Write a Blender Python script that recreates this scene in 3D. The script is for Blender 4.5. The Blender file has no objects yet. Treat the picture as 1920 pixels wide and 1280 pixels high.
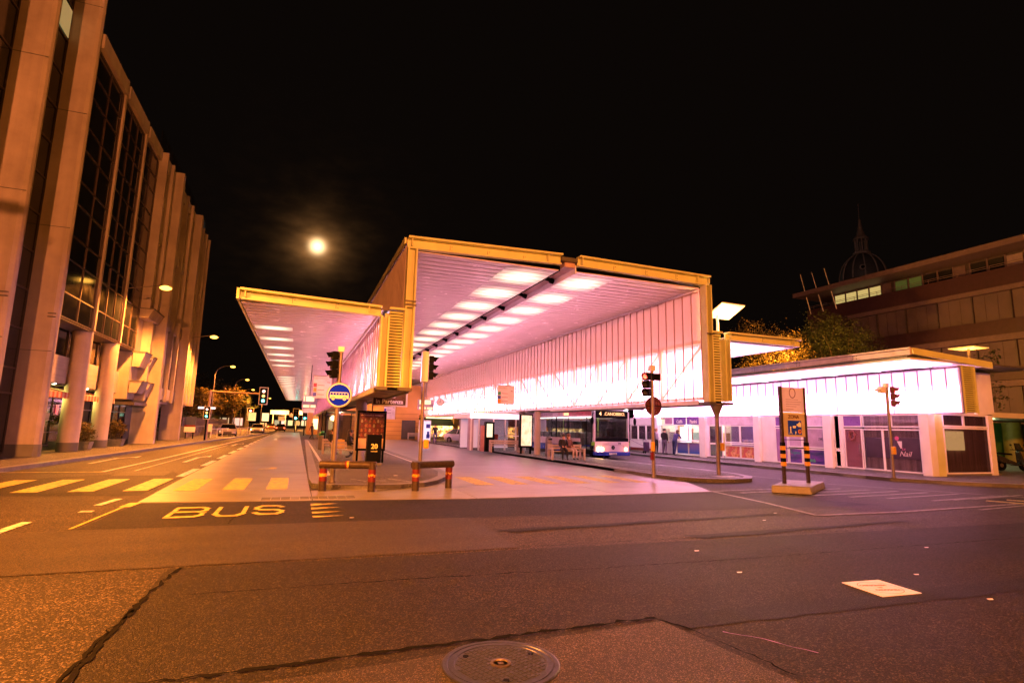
import bpy, bmesh, math, random
from mathutils import Matrix, Vector, Quaternion
R = math.radians
random.seed(7)
S = bpy.context.scene
COL = S.collection

# ------------------------------------------------------------------ camera
cam_d = bpy.data.cameras.new("camera"); cam = bpy.data.objects.new("camera", cam_d); COL.objects.link(cam)
cam_d.sensor_width = 36.0; cam_d.lens = 36.0 * 1040 / 1920; cam_d.clip_end = 3000; cam_d.clip_start = .05
M3 = Matrix(((0.933777, -0.074995, -0.349908), (-0.357194, -0.135947, -0.924084), (0.021733, 0.987874, -0.153732)))
# rows of M3 are the world X, -, Z axes seen by the lens; re-orthogonalised below
_x = Vector((0.933777, -0.074995, -0.349908)); _y = Vector((-0.357194, -0.135947, -0.924084))
_z = _x.cross(_y); _z.normalize(); _y = _z.cross(_x); _y.normalize()
M3 = Matrix((_x, _y, _z))
cam.matrix_world = Matrix.Translation((0, 0, 1.68)) @ M3.to_4x4()
S.camera = cam

# ------------------------------------------------------------------ world (night sky, moon glow through thin cloud)
W = bpy.data.worlds.new("World"); S.world = W; W.use_nodes = True
nt = W.node_tree; nt.nodes.clear()
def N(t, **k):
    n = nt.nodes.new(t)
    for a, b in k.items(): setattr(n, a, b)
    return n
L = nt.links.new
wo = N('ShaderNodeOutputWorld')
sky = N('ShaderNodeTexSky'); sky.sky_type = 'NISHITA'; sky.sun_disc = False
sky.sun_elevation = R(-6); sky.sun_rotation = R(150)
b1 = N('ShaderNodeBackground'); b1.inputs[1].default_value = .004; L(sky.outputs[0], b1.inputs[0])
b2 = N('ShaderNodeBackground'); b2.inputs[0].default_value = (.9, .55, .40, 1); b2.inputs[1].default_value = .0006
MOON = Vector((0.0087, 0.9559, 0.2936)).normalized()
geo = N('ShaderNodeTexCoord')
dot = N('ShaderNodeVectorMath', operation='DOT_PRODUCT'); dot.inputs[1].default_value = MOON
L(geo.outputs['Generated'], dot.inputs[0])
def mth(op, a, b=None, c=None):
    n = N('ShaderNodeMath', operation=op)
    for i, v in enumerate((a, b, c)):
        if v is None: continue
        if isinstance(v, (int, float)): n.inputs[i].default_value = v
        else: L(v, n.inputs[i])
    return n.outputs[0]
ang = mth('SQRT', mth('MULTIPLY', mth('MAXIMUM', mth('SUBTRACT', 1.0, dot.outputs['Value']), 0.0), 2.0))   # ~ radians
nz = N('ShaderNodeTexNoise'); nz.inputs['Scale'].default_value = 26; nz.inputs['Detail'].default_value = 5
mp = N('ShaderNodeMapping'); mp.inputs['Scale'].default_value = (1, 1, 2.2)
L(geo.outputs['Generated'], mp.inputs[0]); L(mp.outputs[0], nz.inputs['Vector'])
cloud = mth('MULTIPLY_ADD', nz.outputs[0], 1.5, .25)
g1 = mth('EXPONENT', mth('MULTIPLY', mth('POWER', mth('DIVIDE', ang, .010), 2.0), -1.0))
g2 = mth('MULTIPLY', mth('EXPONENT', mth('MULTIPLY', mth('DIVIDE', ang, .0145), -1.0)), cloud)
g3 = mth('MULTIPLY', mth('EXPONENT', mth('MULTIPLY', mth('DIVIDE', ang, .05), -1.0)), mth('MULTIPLY', mth('POWER', cloud, 3.0), .003))
b3 = N('ShaderNodeBackground'); b3.inputs[0].default_value = (1, .72, .36, 1)
L(mth('MULTIPLY', g1, .55), b3.inputs[1])
b4 = N('ShaderNodeBackground'); b4.inputs[0].default_value = (1, .42, .12, 1)
L(mth('ADD', mth('MULTIPLY', g2, .20), g3), b4.inputs[1])
def addsh(a, b):
    n = N('ShaderNodeAddShader'); L(a, n.inputs[0]); L(b, n.inputs[1]); return n.outputs[0]
L(addsh(addsh(b1.outputs[0], b2.outputs[0]), addsh(b3.outputs[0], b4.outputs[0])), wo.inputs[0])

S.view_settings.view_transform = 'Standard'; S.view_settings.look = 'None'
S.view_settings.exposure = 2.45; S.view_settings.gamma = 1; S.view_settings.use_curve_mapping = False
S.cycles.use_denoising = True
try: S.cycles.denoiser = 'OPENIMAGEDENOISE'
except Exception: pass
S.cycles.max_bounces = 8; S.cycles.diffuse_bounces = 3; S.cycles.glossy_bounces = 4
S.cycles.transparent_max_bounces = 12; S.cycles.sample_clamp_indirect = 2; S.cycles.sample_clamp_direct = 8
S.cycles.use_light_tree = True; S.cycles.caustics_reflective = False; S.cycles.caustics_refractive = False

# moonlight
sd = bpy.data.lights.new("moonlight", 'SUN'); sd.energy = .004; sd.angle = R(.5); sd.color = (1, .85, .7)
so = bpy.data.objects.new("moonlight", sd); COL.objects.link(so)
so.rotation_mode = 'QUATERNION'; so.rotation_quaternion = MOON.to_track_quat('Z', 'Y')

# ------------------------------------------------------------------ materials
MATS = {}
class Mat:
    def __init__(s, name):
        s.m = bpy.data.materials.new(name); s.m.use_nodes = True; s.t = s.m.node_tree; s.t.nodes.clear()
        s.out = s.n('ShaderNodeOutputMaterial')
    def n(s, t, **k):
        x = s.t.nodes.new(t)
        for a, b in k.items(): setattr(x, a, b)
        return x
    def l(s, a, b): s.t.links.new(a, b)
    def pos(s, obj=False, scale=(1, 1, 1)):
        if obj: o = s.n('ShaderNodeTexCoord').outputs['Object']
        else: o = s.n('ShaderNodeNewGeometry').outputs['Position']
        mp = s.n('ShaderNodeMapping'); mp.inputs['Scale'].default_value = scale; s.l(o, mp.inputs[0]); return mp.outputs[0]
    def noise(s, vec, sc, det=4, rough=.55):
        x = s.n('ShaderNodeTexNoise'); x.inputs['Scale'].default_value = sc; x.inputs['Detail'].default_value = det
        x.inputs['Roughness'].default_value = rough; s.l(vec, x.inputs['Vector']); return x.outputs[0]
    def ramp(s, f, *st):
        x = s.n('ShaderNodeValToRGB'); e = x.color_ramp.elements
        while len(e) < len(st): e.new(.5)
        for i, (p, c) in enumerate(st):
            e[i].position = p; e[i].color = (*c, 1) if not isinstance(c, (int, float)) else (c, c, c, 1)
        s.l(f, x.inputs[0]); return x.outputs[0]
    def mix(s, f, a, b, mode='MIX'):
        x = s.n('ShaderNodeMix', data_type='RGBA', blend_type=mode)
        for i, v in ((0, f), (6, a), (7, b)):
            if isinstance(v, (int, float)): x.inputs[i].default_value = v
            elif isinstance(v, tuple): x.inputs[i].default_value = (*v, 1)
            else: s.l(v, x.inputs[i])
        return x.outputs[2]
    def math(s, op, a, b=0):
        x = s.n('ShaderNodeMath', operation=op)
        for i, v in enumerate((a, b)):
            if isinstance(v, (int, float)): x.inputs[i].default_value = v
            else: s.l(v, x.inputs[i])
        return x.outputs[0]
    def pr(s, col, rough=.5, metal=0, spec=.5, bump=None, bs=.3, bd=.01, coat=0):
        p = s.n('ShaderNodeBsdfPrincipled')
        if isinstance(col, tuple): p.inputs['Base Color'].default_value = (*col, 1)
        else: s.l(col, p.inputs['Base Color'])
        if isinstance(rough, (int, float)): p.inputs['Roughness'].default_value = rough
        else: s.l(rough, p.inputs['Roughness'])
        p.inputs['Metallic'].default_value = metal; p.inputs['Specular IOR Level'].default_value = spec
        p.inputs['Coat Weight'].default_value = coat
        if bump is not None:
            b = s.n('ShaderNodeBump'); b.inputs['Strength'].default_value = bs; b.inputs['Distance'].default_value = bd
            s.l(bump, b.inputs['Height']); s.l(b.outputs[0], p.inputs['Normal'])
        return p
    def done(s, sh): s.l(sh, s.out.inputs[0]); return s.m

def plain(name, col, rough=.5, metal=0, var=.18, sc=3, obj=False, bump=0, spec=.5, coat=0):
    m = Mat(name); v = m.pos(obj)
    n = m.noise(v, sc, 5); d = tuple(c * (1 - var) for c in col); u = tuple(min(1, c * (1 + var)) for c in col)
    c = m.ramp(n, (.3, d), (.7, u))
    rr = m.math('MULTIPLY_ADD', m.noise(v, sc * 2.3, 3), .2); m.t.nodes[-1].inputs[2].default_value = max(.02, rough - .1)
    p = m.pr(c, rr, metal, spec, m.noise(v, 60, 3) if bump else None, bump, .004, coat)
    return m.done(p.outputs[0])
def emit(name, col, k, base=(.8, .8, .8)):
    m = Mat(name); p = m.pr(base, .4); p.inputs['Emission Color'].default_value = (*col, 1); p.inputs['Emission Strength'].default_value = k
    return m.done(p.outputs[0])
def asphalt(name, dark, light, sc=1.0, rough=.62, gl=.5):
    m = Mat(name); v = m.pos()
    vo = m.n('ShaderNodeTexVoronoi'); vo.inputs['Scale'].default_value = 80 * sc; m.l(v, vo.inputs['Vector'])
    hs = m.n('ShaderNodeSeparateColor'); m.l(vo.outputs['Color'], hs.inputs[0])
    grain = m.ramp(hs.outputs[0], (0, tuple(c * .5 for c in dark)), (.5, tuple(a * .7 + b * .3 for a, b in zip(dark, light))), (.82, light), (.93, tuple(min(1, c * 4) for c in light)))
    big = m.noise(v, .55, 6, .62)
    mid = m.noise(m.pos(scale=(.35, 1.6, 1)), 1.3, 4)
    f = m.math('MULTIPLY', m.math('MULTIPLY_ADD', big, .9), m.math('MULTIPLY_ADD', mid, .7)); 
    for x in m.t.nodes:
        if x.bl_idname == 'ShaderNodeMath' and x.operation == 'MULTIPLY_ADD': x.inputs[2].default_value = .6
    c = m.mix(1.0, grain, m.ramp(m.math('MULTIPLY', f, .5), (.34, .52), (.66, 1.3)), 'MULTIPLY')
    h = m.math('ADD', m.math('MULTIPLY', vo.outputs['Distance'], -1.0), m.noise(v, 210 * sc, 2))
    rr = m.math('ADD', m.math('MULTIPLY', big, .18), rough - .09)
    p = m.pr(c, rr, 0, gl * .45, h, .8, .006)
    return m.done(p.outputs[0])
def concrete_mat(name, col, rough=.5, sc=1.0, streak=(1, 1, 1), gl=.5, bump=.25):
    m = Mat(name); v = m.pos()
    a = m.noise(v, .8 * sc, 7, .62); b = m.noise(m.pos(scale=streak), 2.2 * sc, 5); g = m.noise(v, 90, 3)
    c1 = m.ramp(a, (.3, tuple(x * .7 for x in col)), (.72, tuple(x * 1.15 for x in col)))
    c = m.mix(.5, c1, m.mix(1.0, c1, m.ramp(b, (.3, .72), (.65, 1.15)), 'MULTIPLY'))
    c = m.mix(.35, c, m.mix(1.0, c, m.ramp(g, (.3, .7), (.7, 1.3)), 'MULTIPLY'))
    rr = m.math('ADD', m.math('MULTIPLY', b, .35), rough - .17)
    p = m.pr(c, rr, 0, gl, g, bump, .003)
    return m.done(p.outputs[0])
def roadpaint(name, col, under):
    m = Mat(name); v = m.pos()
    n1 = m.noise(v, 7, 7, .72); n2 = m.noise(v, 70, 3)
    f = m.ramp(m.math('ADD', m.math('MULTIPLY', n1, .75), m.math('MULTIPLY', n2, .25)), (.41, 0.0), (.50, 1.0))
    c = m.mix(f, under, m.mix(1.0, col, m.ramp(n1, (.3, .75), (.7, 1.1)), 'MULTIPLY'))
    p = m.pr(c, .55, 0, .5, n2, .35, .004); return m.done(p.outputs[0])
def glass(name, tint=(.03, .03, .035), transp=.35, rough=.04):
    m = Mat(name); p = m.pr(tint, rough, 0, .8)
    t = m.n('ShaderNodeBsdfTransparent'); x = m.n('ShaderNodeMixShader'); x.inputs[0].default_value = transp
    m.l(p.outputs[0], x.inputs[1]); m.l(t.outputs[0], x.inputs[2]); return m.done(x.outputs[0])
def spots(name, cols, sc, rough=.5, em=0, obj=True, back=None):
    """printed pictures: random colour cells"""
    m = Mat(name); v = m.pos(obj); vo = m.n('ShaderNodeTexVoronoi'); vo.inputs['Scale'].default_value = sc; m.l(v, vo.inputs['Vector'])
    h = m.n('ShaderNodeSeparateColor'); m.l(vo.outputs['Color'], h.inputs[0])
    st = [(i / len(cols), c) for i, c in enumerate(cols)]
    c = m.ramp(h.outputs[0], *st)
    if back is not None: c = m.mix(m.ramp(vo.outputs['Distance'], (.30, 0.0), (.36, 1.0)), c, back)
    p = m.pr(c, rough)
    if em: m.l(c, p.inputs['Emission Color']); p.inputs['Emission Strength'].default_value = em
    return m.done(p.outputs[0])

PINK = (1.0, .47, .76)
A_OLD = asphalt('asphalt_old', (.011, .009, .007), (.048, .037, .027), 1.0, .60)
A_DARK = asphalt('asphalt_dark', (.003, .0025, .002), (.019, .0145, .0105), 1.15, .62)
A_LIGHT = asphalt('asphalt_smooth', (.018, .015, .012), (.044, .034, .025), 1.9, .55)
A_WALK = asphalt('asphalt_walk', (.06, .055, .05), (.13, .12, .11), 1.7, .62)
C_SLAB = concrete_mat('concrete_slab', (.21, .20, .19), .36, 1, (.6, 4, 1), .6, .12)
C_KERB = concrete_mat('granite_kerb', (.18, .17, .165), .5, 5)
C_WALL = concrete_mat('concrete_facade', (.44, .37, .35), .8, .6, (2, 2, .12), .3)
C_BOARD = concrete_mat('concrete_board', (.42, .37, .32), .8, .6, (1, .4, 9), .3)
C_BASE = concrete_mat('concrete_base', (.13, .125, .12), .7)
P_WHITE = roadpaint('road_paint_white', (.62, .60, .56), (.07, .065, .06))
P_YEL = roadpaint('road_paint_yellow', (.55, .46, .08), (.09, .08, .06))
P_YSLAB = roadpaint('road_paint_yellow_slab', (.56, .44, .06), (.17, .16, .14))
CRACK = plain('tar_crack', (.005, .0045, .004), .85, spec=.08)
TAR = asphalt('tar_band', (.002, .0017, .0014), (.011, .0088, .0068), 1.3, .62)
BEAM = plain('cream_steel', (.62, .64, .30), .42, 0, .10, 1.2)
BEAMD = plain('grey_steel', (.10, .09, .08), .45, .3)
STEEL = plain('galvanised_pole', (.20, .17, .17), .4, .6, .12, 9)
WHITE = plain('white_frame', (.74, .72, .72), .35, 0, .06, 2)
SLAT = plain('white_slat', (.74, .64, .64), .24, 0, .07, .9, spec=.6)
DARK = plain('black_plastic', (.004, .004, .005), .5, spec=.06)
DKGL = plain('dark_glass', (.010, .011, .014), .06, 0, .3, .7, spec=.9)
GLASS = glass('clear_glass'); SGLASS = glass('shop_glass', (.10, .07, .10), .62, .05)
RIB = plain('ribbed_cladding', (.30, .23, .18), .45, 0, .15, 1)
RED = plain('red_paint', (.13, .004, .008), .45); YEL = plain('yellow_paint', (.62, .36, .03), .45, 0, .15, 14)
RUST = plain('brown_steel', (.055, .038, .028), .38, .35, .35, 14, bump=.2)
BLUE = plain('blue_enamel', (.012, .05, .80), .3); SKIN = plain('skin', (.48, .27, .19), .55, 0, .08)
WOOD = plain('bench_concrete', (.42, .34, .30), .6, 0, .15, 8)
CURT = Mat('salon_curtain'); _v = CURT.pos(scale=(1, 1, .05)); _n = CURT.noise(_v, 9, 3)
CURT = CURT.done(CURT.pr(CURT.ramp(_n, (.35, (.20, .13, .14)), (.65, (.50, .36, .38))), .8).outputs[0])

def panemat():
    m = Mat('translucent_panel')
    p = m.pr((.86, .62, .56), .20, 0, .5)
    t = m.n('ShaderNodeBsdfTransparent'); t.inputs[0].default_value = (1, .93, .97, 1)
    x = m.n('ShaderNodeMixShader'); x.inputs[0].default_value = .60
    m.l(p.outputs[0], x.inputs[1]); m.l(t.outputs[0], x.inputs[2]); return m.done(x.outputs[0])
PANE = panemat()
GLOW1 = emit('tube_light_strip', (1.0, .46, .68), 3.8); GLOW2 = emit('tube_light_strip_weak', (1.0, .62, .82), .95)
GLOWS = emit('shop_band_light', (1.0, .38, .68), 3.2)
WARM = emit('warm_diffuser', (1.0, .80, .52), .55); WARM2 = emit('warm_diffuser_soft', (1.0, .80, .52), .55)

def diffuser(name, col, k):
    """lamp diffuser whose tube sits along its middle: brightest there"""
    m = Mat(name); tc = m.n('ShaderNodeTexCoord'); sp = m.n('ShaderNodeSeparateXYZ'); m.l(tc.outputs['Generated'], sp.inputs[0])
    def bell(o, w, lo=.10):
        d = m.math('ABSOLUTE', m.math('SUBTRACT', o, .5)); x = m.n('ShaderNodeMapRange', interpolation_type='SMOOTHSTEP'); m.l(d, x.inputs[0])
        x.inputs[1].default_value = w; x.inputs[2].default_value = .5; x.inputs[3].default_value = 1; x.inputs[4].default_value = lo; return x.outputs[0]
    f = m.math('MULTIPLY', bell(sp.outputs[0], .05, .25), bell(sp.outputs[1], .0))
    p = m.pr((.6, .55, .55), .3); p.inputs['Emission Color'].default_value = (*col, 1); m.l(m.math('MULTIPLY', f, k), p.inputs['Emission Strength'])
    return m.done(p.outputs[0])
WARMP = diffuser('warm_ceiling_diffuser', (1.0, .72, .46), .5)

# ------------------------------------------------------------------ mesh helpers
class MB:
    def __init__(s): s.v = []; s.f = []; s.m = []
    def face(s, pts, m=0):
        i = len(s.v); s.v += [tuple(p) for p in pts]; s.f.append(tuple(range(i, i + len(pts)))); s.m.append(m)
    def hexa(s, p, m=0):   # 8 points: bottom 4 ccw, top 4 ccw
        i = len(s.v); s.v += [tuple(q) for q in p]
        for f in ((3, 2, 1, 0), (4, 5, 6, 7), (0, 1, 5, 4), (1, 2, 6, 5), (2, 3, 7, 6), (3, 0, 4, 7)):
            s.f.append(tuple(i + k for k in f)); s.m.append(m)
        return s
    def box(s, x0, x1, y0, y1, z0, z1, m=0):
        return s.hexa([(x0, y0, z0), (x1, y0, z0), (x1, y1, z0), (x0, y1, z0), (x0, y0, z1), (x1, y0, z1), (x1, y1, z1), (x0, y1, z1)], m)
    def prism(s, poly, z0, z1, m=0):
        i = len(s.v); n = len(poly); s.v += [(x, y, z0) for x, y in poly] + [(x, y, z1) for x, y in poly]
        s.f.append(tuple(i + k for k in reversed(range(n)))); s.m.append(m)
        s.f.append(tuple(i + n + k for k in range(n))); s.m.append(m)
        for k in range(n):
            j = (k + 1) % n; s.f.append((i + k, i + j, i + n + j, i + n + k)); s.m.append(m)
        return s
    def tube(s, a, b, r, r2=None, n=10, m=0, cap=True):
        a = Vector(a); b = Vector(b); d = (b - a).normalized(); r2 = r if r2 is None else r2
        u = d.cross(Vector((0, 0, 1)));
        if u.length < 1e-3: u = Vector((1, 0, 0))
        u.normalize(); w = d.cross(u); i = len(s.v)
        for c, rr in ((a, r), (b, r2)):
            for k in range(n):
                t = 2 * math.pi * k / n; s.v.append(tuple(c + (u * math.cos(t) + w * math.sin(t)) * rr))
        for k in range(n):
            j = (k + 1) % n; s.f.append((i + k, i + n + k, i + n + j, i + j)); s.m.append(m)
        if cap:
            s.f.append(tuple(i + k for k in range(n))); s.m.append(m)
            s.f.append(tuple(i + n + k for k in reversed(range(n)))); s.m.append(m)
        return s
    def path(s, pts, r, n=8, m=0):
        for a, b in zip(pts, pts[1:]): s.tube(a, b, r, n=n, m=m)
        return s
    def lathe(s, prof, c=(0, 0, 0), n=16, m=0, axis='Z'):
        i = len(s.v)
        for r, z in prof:
            for k in range(n):
                t = 2 * math.pi * k / n; a, b = r * math.cos(t), r * math.sin(t)
                s.v.append((c[0] + a, c[1] + b, c[2] + z) if axis == 'Z' else ((c[0] + a, c[1] - z, c[2] + b) if axis == 'Y' else (c[0] - z, c[1] - a, c[2] + b)))
        for q in range(len(prof) - 1):
            for k in range(n):
                j = (k + 1) % n; s.f.append((i + q * n + k, i + q * n + j, i + (q + 1) * n + j, i + (q + 1) * n + k)); s.m.append(m)
        s.f.append(tuple(i + k for k in reversed(range(n)))); s.m.append(m)
        s.f.append(tuple(i + (len(prof) - 1) * n + k for k in range(n))); s.m.append(m)
        return s
    def ball(s, c, rx, ry=None, rz=None, n=10, m=0):
        ry = ry or rx; rz = rz or rx; i = len(s.v); h = n // 2 + 1
        for q in range(h + 1):
            p = math.pi * q / h - math.pi / 2
            for k in range(n):
                t = 2 * math.pi * k / n; s.v.append((c[0] + rx * math.cos(p) * math.cos(t), c[1] + ry * math.cos(p) * math.sin(t), c[2] + rz * math.sin(p)))
        for q in range(h):
            for k in range(n):
                j = (k + 1) % n; s.f.append((i + q * n + k, i + q * n + j, i + (q + 1) * n + j, i + (q + 1) * n + k)); s.m.append(m)
        return s
    def mesh(s, name, mats):
        me = bpy.data.meshes.new(name); me.from_pydata(s.v, [], s.f)
        for x in (mats if isinstance(mats, (list, tuple)) else [mats]): me.materials.append(x)
        me.polygons.foreach_set('material_index', s.m); me.update(); return me
    def build(s, name, mats, parent=None, bevel=0, smooth=False, kind=None, center=True):
        pw = PW.get(parent.name, Vector((0, 0, 0))) if parent else Vector((0, 0, 0))
        if center and s.v:
            lo = [min(v[k] for v in s.v) for k in range(3)]; hi = [max(v[k] for v in s.v) for k in range(3)]
            c = Vector(((lo[0] + hi[0]) / 2, (lo[1] + hi[1]) / 2, lo[2]))
        else: c = pw.copy()
        s.v = [(v[0] - c.x, v[1] - c.y, v[2] - c.z) for v in s.v]
        me = s.mesh(name, mats)
        if smooth: me.polygons.foreach_set('use_smooth', [True] * len(me.polygons)); 
        o = bpy.data.objects.new(name, me); COL.objects.link(o); o.location = c - pw
        if parent: o.parent = parent
        PW[o.name] = c
        if bevel:
            md = o.modifiers.new('bevel', 'BEVEL'); md.width = bevel; md.segments = 2; md.limit_method = 'ANGLE'
        if smooth and not bevel:
            try:
                me.set_sharp_from_angle(angle=R(40))
            except Exception: pass
        if kind: o['kind'] = kind
        return o
PW = {}
def tag(o, label=None, cat=None, group=None, kind=None):
    if label: o['label'] = label
    if cat: o['category'] = cat
    if group: o['group'] = group
    if kind: o['kind'] = kind
    return o
def thing(name, label, cat, loc=(0, 0, 0), group=None):
    o = bpy.data.objects.new(name, None); o.empty_display_size = .2; COL.objects.link(o); o.location = loc
    PW[o.name] = Vector(loc); return tag(o, label, cat, group)
def link(name, me, loc, parent=None, rot=None, scale=None):
    """an object sharing mesh me, placed at world loc"""
    o = bpy.data.objects.new(name, me); COL.objects.link(o)
    pw = PW.get(parent.name, Vector((0, 0, 0))) if parent else Vector((0, 0, 0))
    o.location = Vector(loc) - pw
    if parent: o.parent = parent
    if rot: o.rotation_euler = rot
    if scale: o.scale = scale
    PW[o.name] = Vector(loc); return o
def copytree(o, parent=None):
    c = o.copy(); COL.objects.link(c); c.parent = parent; PW[c.name] = PW.get(o.name, Vector((0, 0, 0)))
    for ch in list(o.children): copytree(ch, c)
    return c
def dup(t, loc, rz=0, label=None, group=None, scale=None):
    c = copytree(t); c.location = loc; c.rotation_euler = (0, 0, rz)
    if label: c['label'] = label
    if group: c['group'] = group
    if scale: c.scale = scale
    return c
FRONT = (R(90), 0, 0); WEST = (R(90), 0, R(-90)); FLOOR = (0, 0, 0)
TEXTS = {}
def text(s, size, loc, rot, parent, mat, name='lettering', align='CENTER', ext=.004, shear=0, bold=0, sx=1, space=1):
    key = (s, size, mat.name, align, ext, shear, bold, sx, space)
    if key not in TEXTS:
        cu = bpy.data.curves.new('lettering', 'FONT'); cu.body = s; cu.size = size; cu.align_x = align; cu.align_y = 'CENTER'
        cu.extrude = ext; cu.shear = shear; cu.offset = bold; cu.resolution_u = 3; cu.space_character = space
        t = bpy.data.objects.new('tmp_lettering', cu); COL.objects.link(t)
        me = bpy.data.meshes.new_from_object(t.evaluated_get(bpy.context.evaluated_depsgraph_get()))
        me.materials.clear(); me.materials.append(mat); bpy.data.objects.remove(t); bpy.data.curves.remove(cu)
        me.name = 'lettering'; TEXTS[key] = me
    o = link(name, TEXTS[key], loc, parent, rot, (sx, 1, 1)); return o

# ================================================================== SETTING
def sheet(name, poly, z, mat, t=0.0, parent=None, kind='structure'):
    m = MB()
    if t: m.prism(poly, z - t, z)
    else: m.face([(x, y, z) for x, y in poly])
    o = m.build(name, mat, parent)
    if not parent: tag(o, kind=kind)
    return o
def rect(x0, x1, y0, y1): return [(x0, y0), (x1, y0), (x1, y1), (x0, y1)]
def jag(a, b, n, amp, seed):
    rnd = random.Random(seed); out = []
    for i in range(n + 1):
        t = i / n; out.append((a[0] + (b[0] - a[0]) * t + (rnd.uniform(-amp, amp) if 0 < i < n else 0), a[1] + (b[1] - a[1]) * t + (rnd.uniform(-amp, amp) if 0 < i < n else 0)))
    return out
road = sheet('road', rect(-600, 600, -400, 900), 0, A_OLD)
tag(road, 'grey brown asphalt of the crossing and its approach roads')
# resurfaced areas, each a thin sheet of its own
sheet('asphalt_patch', jag((-1.28, -6), (-1.31, 4.3), 2, .0, 1) + jag((-1.31, 4.3), (-1.26, 7.64), 30, .012, 2) + jag((-1.26, 7.64), (14, 7.2), 60, .012, 3) + [(30, 7.0), (30, -6)], .004, A_DARK)
sheet('asphalt_patch', jag((-3.02, 10.55), (13.2, 10.0), 40, .012, 4) + [(13.6, 9.9), (11.6, 13.05), (-2.9, 13.55)], .004, A_DARK)
sheet('asphalt_patch', [(-6.7, 15.4), (-3.2, 14.9), (-3.15, 19.7), (-3.8, 21.9), (-6.9, 19.3)], .004, A_DARK)
sheet('asphalt_patch', jag((-9, 10.2), (-3.0, 10.5), 6, .01, 5) + jag((-3.0, 10.5), (3.12, 10.33), 20, .01, 6) + jag((3.12, 10.33), (3.1, 7.64), 6, .02, 7) + jag((3.1, 7.64), (-3.0, 7.72), 30, .01, 8) + [(-9, 7.9)], .008, A_LIGHT)
sheet('asphalt_patch', jag((-1.9, 4.1), (3.17, 4.44), 30, .012, 9) + [(3.34, 3.0), (3.3, -3), (-1.9, -3)], .009, A_LIGHT)
sheet('asphalt_patch', jag((3.2, 4.22), (8.6, 4.05), 22, .02, 10) + jag((8.6, 4.40), (3.2, 4.56), 22, .02, 11), .008, TAR)
sheet('asphalt_patch', jag((6.2, 7.5), (11.6, 7.9), 10, .03, 12) + jag((11.6, 8.0), (6.0, 7.8), 10, .04, 13), .009, TAR)
sheet('asphalt_patch', jag((3.4, 8.75), (9.6, 9.25), 10, .03, 14) + jag((9.6, 9.42), (3.2, 9.0), 10, .04, 15), .009, TAR)
# cracks
def crack(pts, w, seed, z=.013):
    rnd = random.Random(seed); p = [];
    for (a, b) in zip(pts, pts[1:]):
        n = max(3, int(math.hypot(b[0] - a[0], b[1] - a[1]) / .07))
        for i in range(n): t = i / n; p.append((a[0] + (b[0] - a[0]) * t + rnd.gauss(0, .011), a[1] + (b[1] - a[1]) * t + rnd.gauss(0, .011)))
    p.append(pts[-1]); m = MB(); q = []
    for i, (x, y) in enumerate(p):
        ww = w * rnd.uniform(.15, 1.3) * .5
        dx, dy = (p[min(i + 1, len(p) - 1)][0] - p[max(i - 1, 0)][0], p[min(i + 1, len(p) - 1)][1] - p[max(i - 1, 0)][1]); l = math.hypot(dx, dy) or 1
        q.append(((x - dy / l * ww, y + dx / l * ww, z), (x + dy / l * ww, y - dx / l * ww, z)))
    for a, b in zip(q, q[1:]): m.face([a[0], a[1], b[1], b[0]])
    o = m.build('asphalt_crack', CRACK); tag(o, kind='structure'); return o
crack([(-1.25, 4.3), (-1.26, 5.3), (-1.24, 6.3), (-1.20, 7.0), (-1.13, 7.62)], .055, 1)
crack([(-1.31, 4.4), (-1.29, 5.3), (-1.24, 6.1)], .03, 2)
crack([(-.9, 6.45), (1.1, 6.43), (3.4, 6.27), (5.8, 6.18), (11.9, 6.14)], .018, 3)
crack([(-1.2, 4.42), (.3, 4.47), (1.7, 4.5), (3.16, 4.52)], .05, 4)
crack([(3.16, 4.5), (3.3, 4.1), (3.4, 3.2)], .02, 5)
crack([(-.95, 10.6), (-.9, 11.6), (-.7, 12.2)], .02, 6)
crack([(3.1, 7.64), (6, 7.6), (11, 7.3)], .015, 7)

# concrete bus lanes: cast slabs with recessed joints
lane_l = tag(bpy.data.objects.new('bus_lane', None), kind='structure'); COL.objects.link(lane_l); PW[lane_l.name] = Vector((0, 0, 0))
lane_r = tag(bpy.data.objects.new('bus_lane', None), kind='structure'); COL.objects.link(lane_r); PW[lane_r.name] = Vector((0, 0, 0))
def slabs(parent, x0f, x1f, y0, y1, step, z=.016):
    y = y0
    while y < y1:
        b = min(y + step, y1); n = MB(); g = .008
        n.prism([(x0f(y) + g, y + g), (x1f(y) - g, y + g), (x1f(b) - g, b - g), (x0f(b) + g, b - g)], z - .014, z)
        n.build('concrete_slab', C_SLAB, parent); y = b
lerp = lambda a, b, t: a + (b - a) * t
slabs(lane_l, lambda y: -2.93 - .12 * min(1, max(0, (y - 13.6) / 5)) - .2 * max(0, y - 18.6) / 60, lambda y: .42, 15.2, 110, 5.4)
lane_edge = MB(); lane_edge.prism([(-2.93, 13.62), (.42, 13.32), (.42, 15.18), (-2.95, 15.18)], .002, .016); lane_edge.build('concrete_slab', C_SLAB, lane_l)
slabs(lane_r, lambda y: 5.0 if y < 20 else 5.4, lambda y: 12.3, 18.6, 90, 5.4)
for a, b in (((.44, 4.1), (13.32, 12.95)), ((4.12, 8.0), (12.94, 12.98)), ((8.02, 11.15), (12.98, 13.14))):
    q = MB(); x0, x1 = a
    poly = [(x0, b[0]), (x1, b[1])] + ([(12.4, 15.9), (12.2, 18.58), (8.02, 18.58)] if x0 > 8 else ([(8.0, 18.58), (4.12, 18.58)] if x0 > 4 else [(4.1, 16.6), (.44, 15.18)]))
    q.prism(poly, .002, .016); q.build('concrete_slab', C_SLAB, lane_r)

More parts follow.
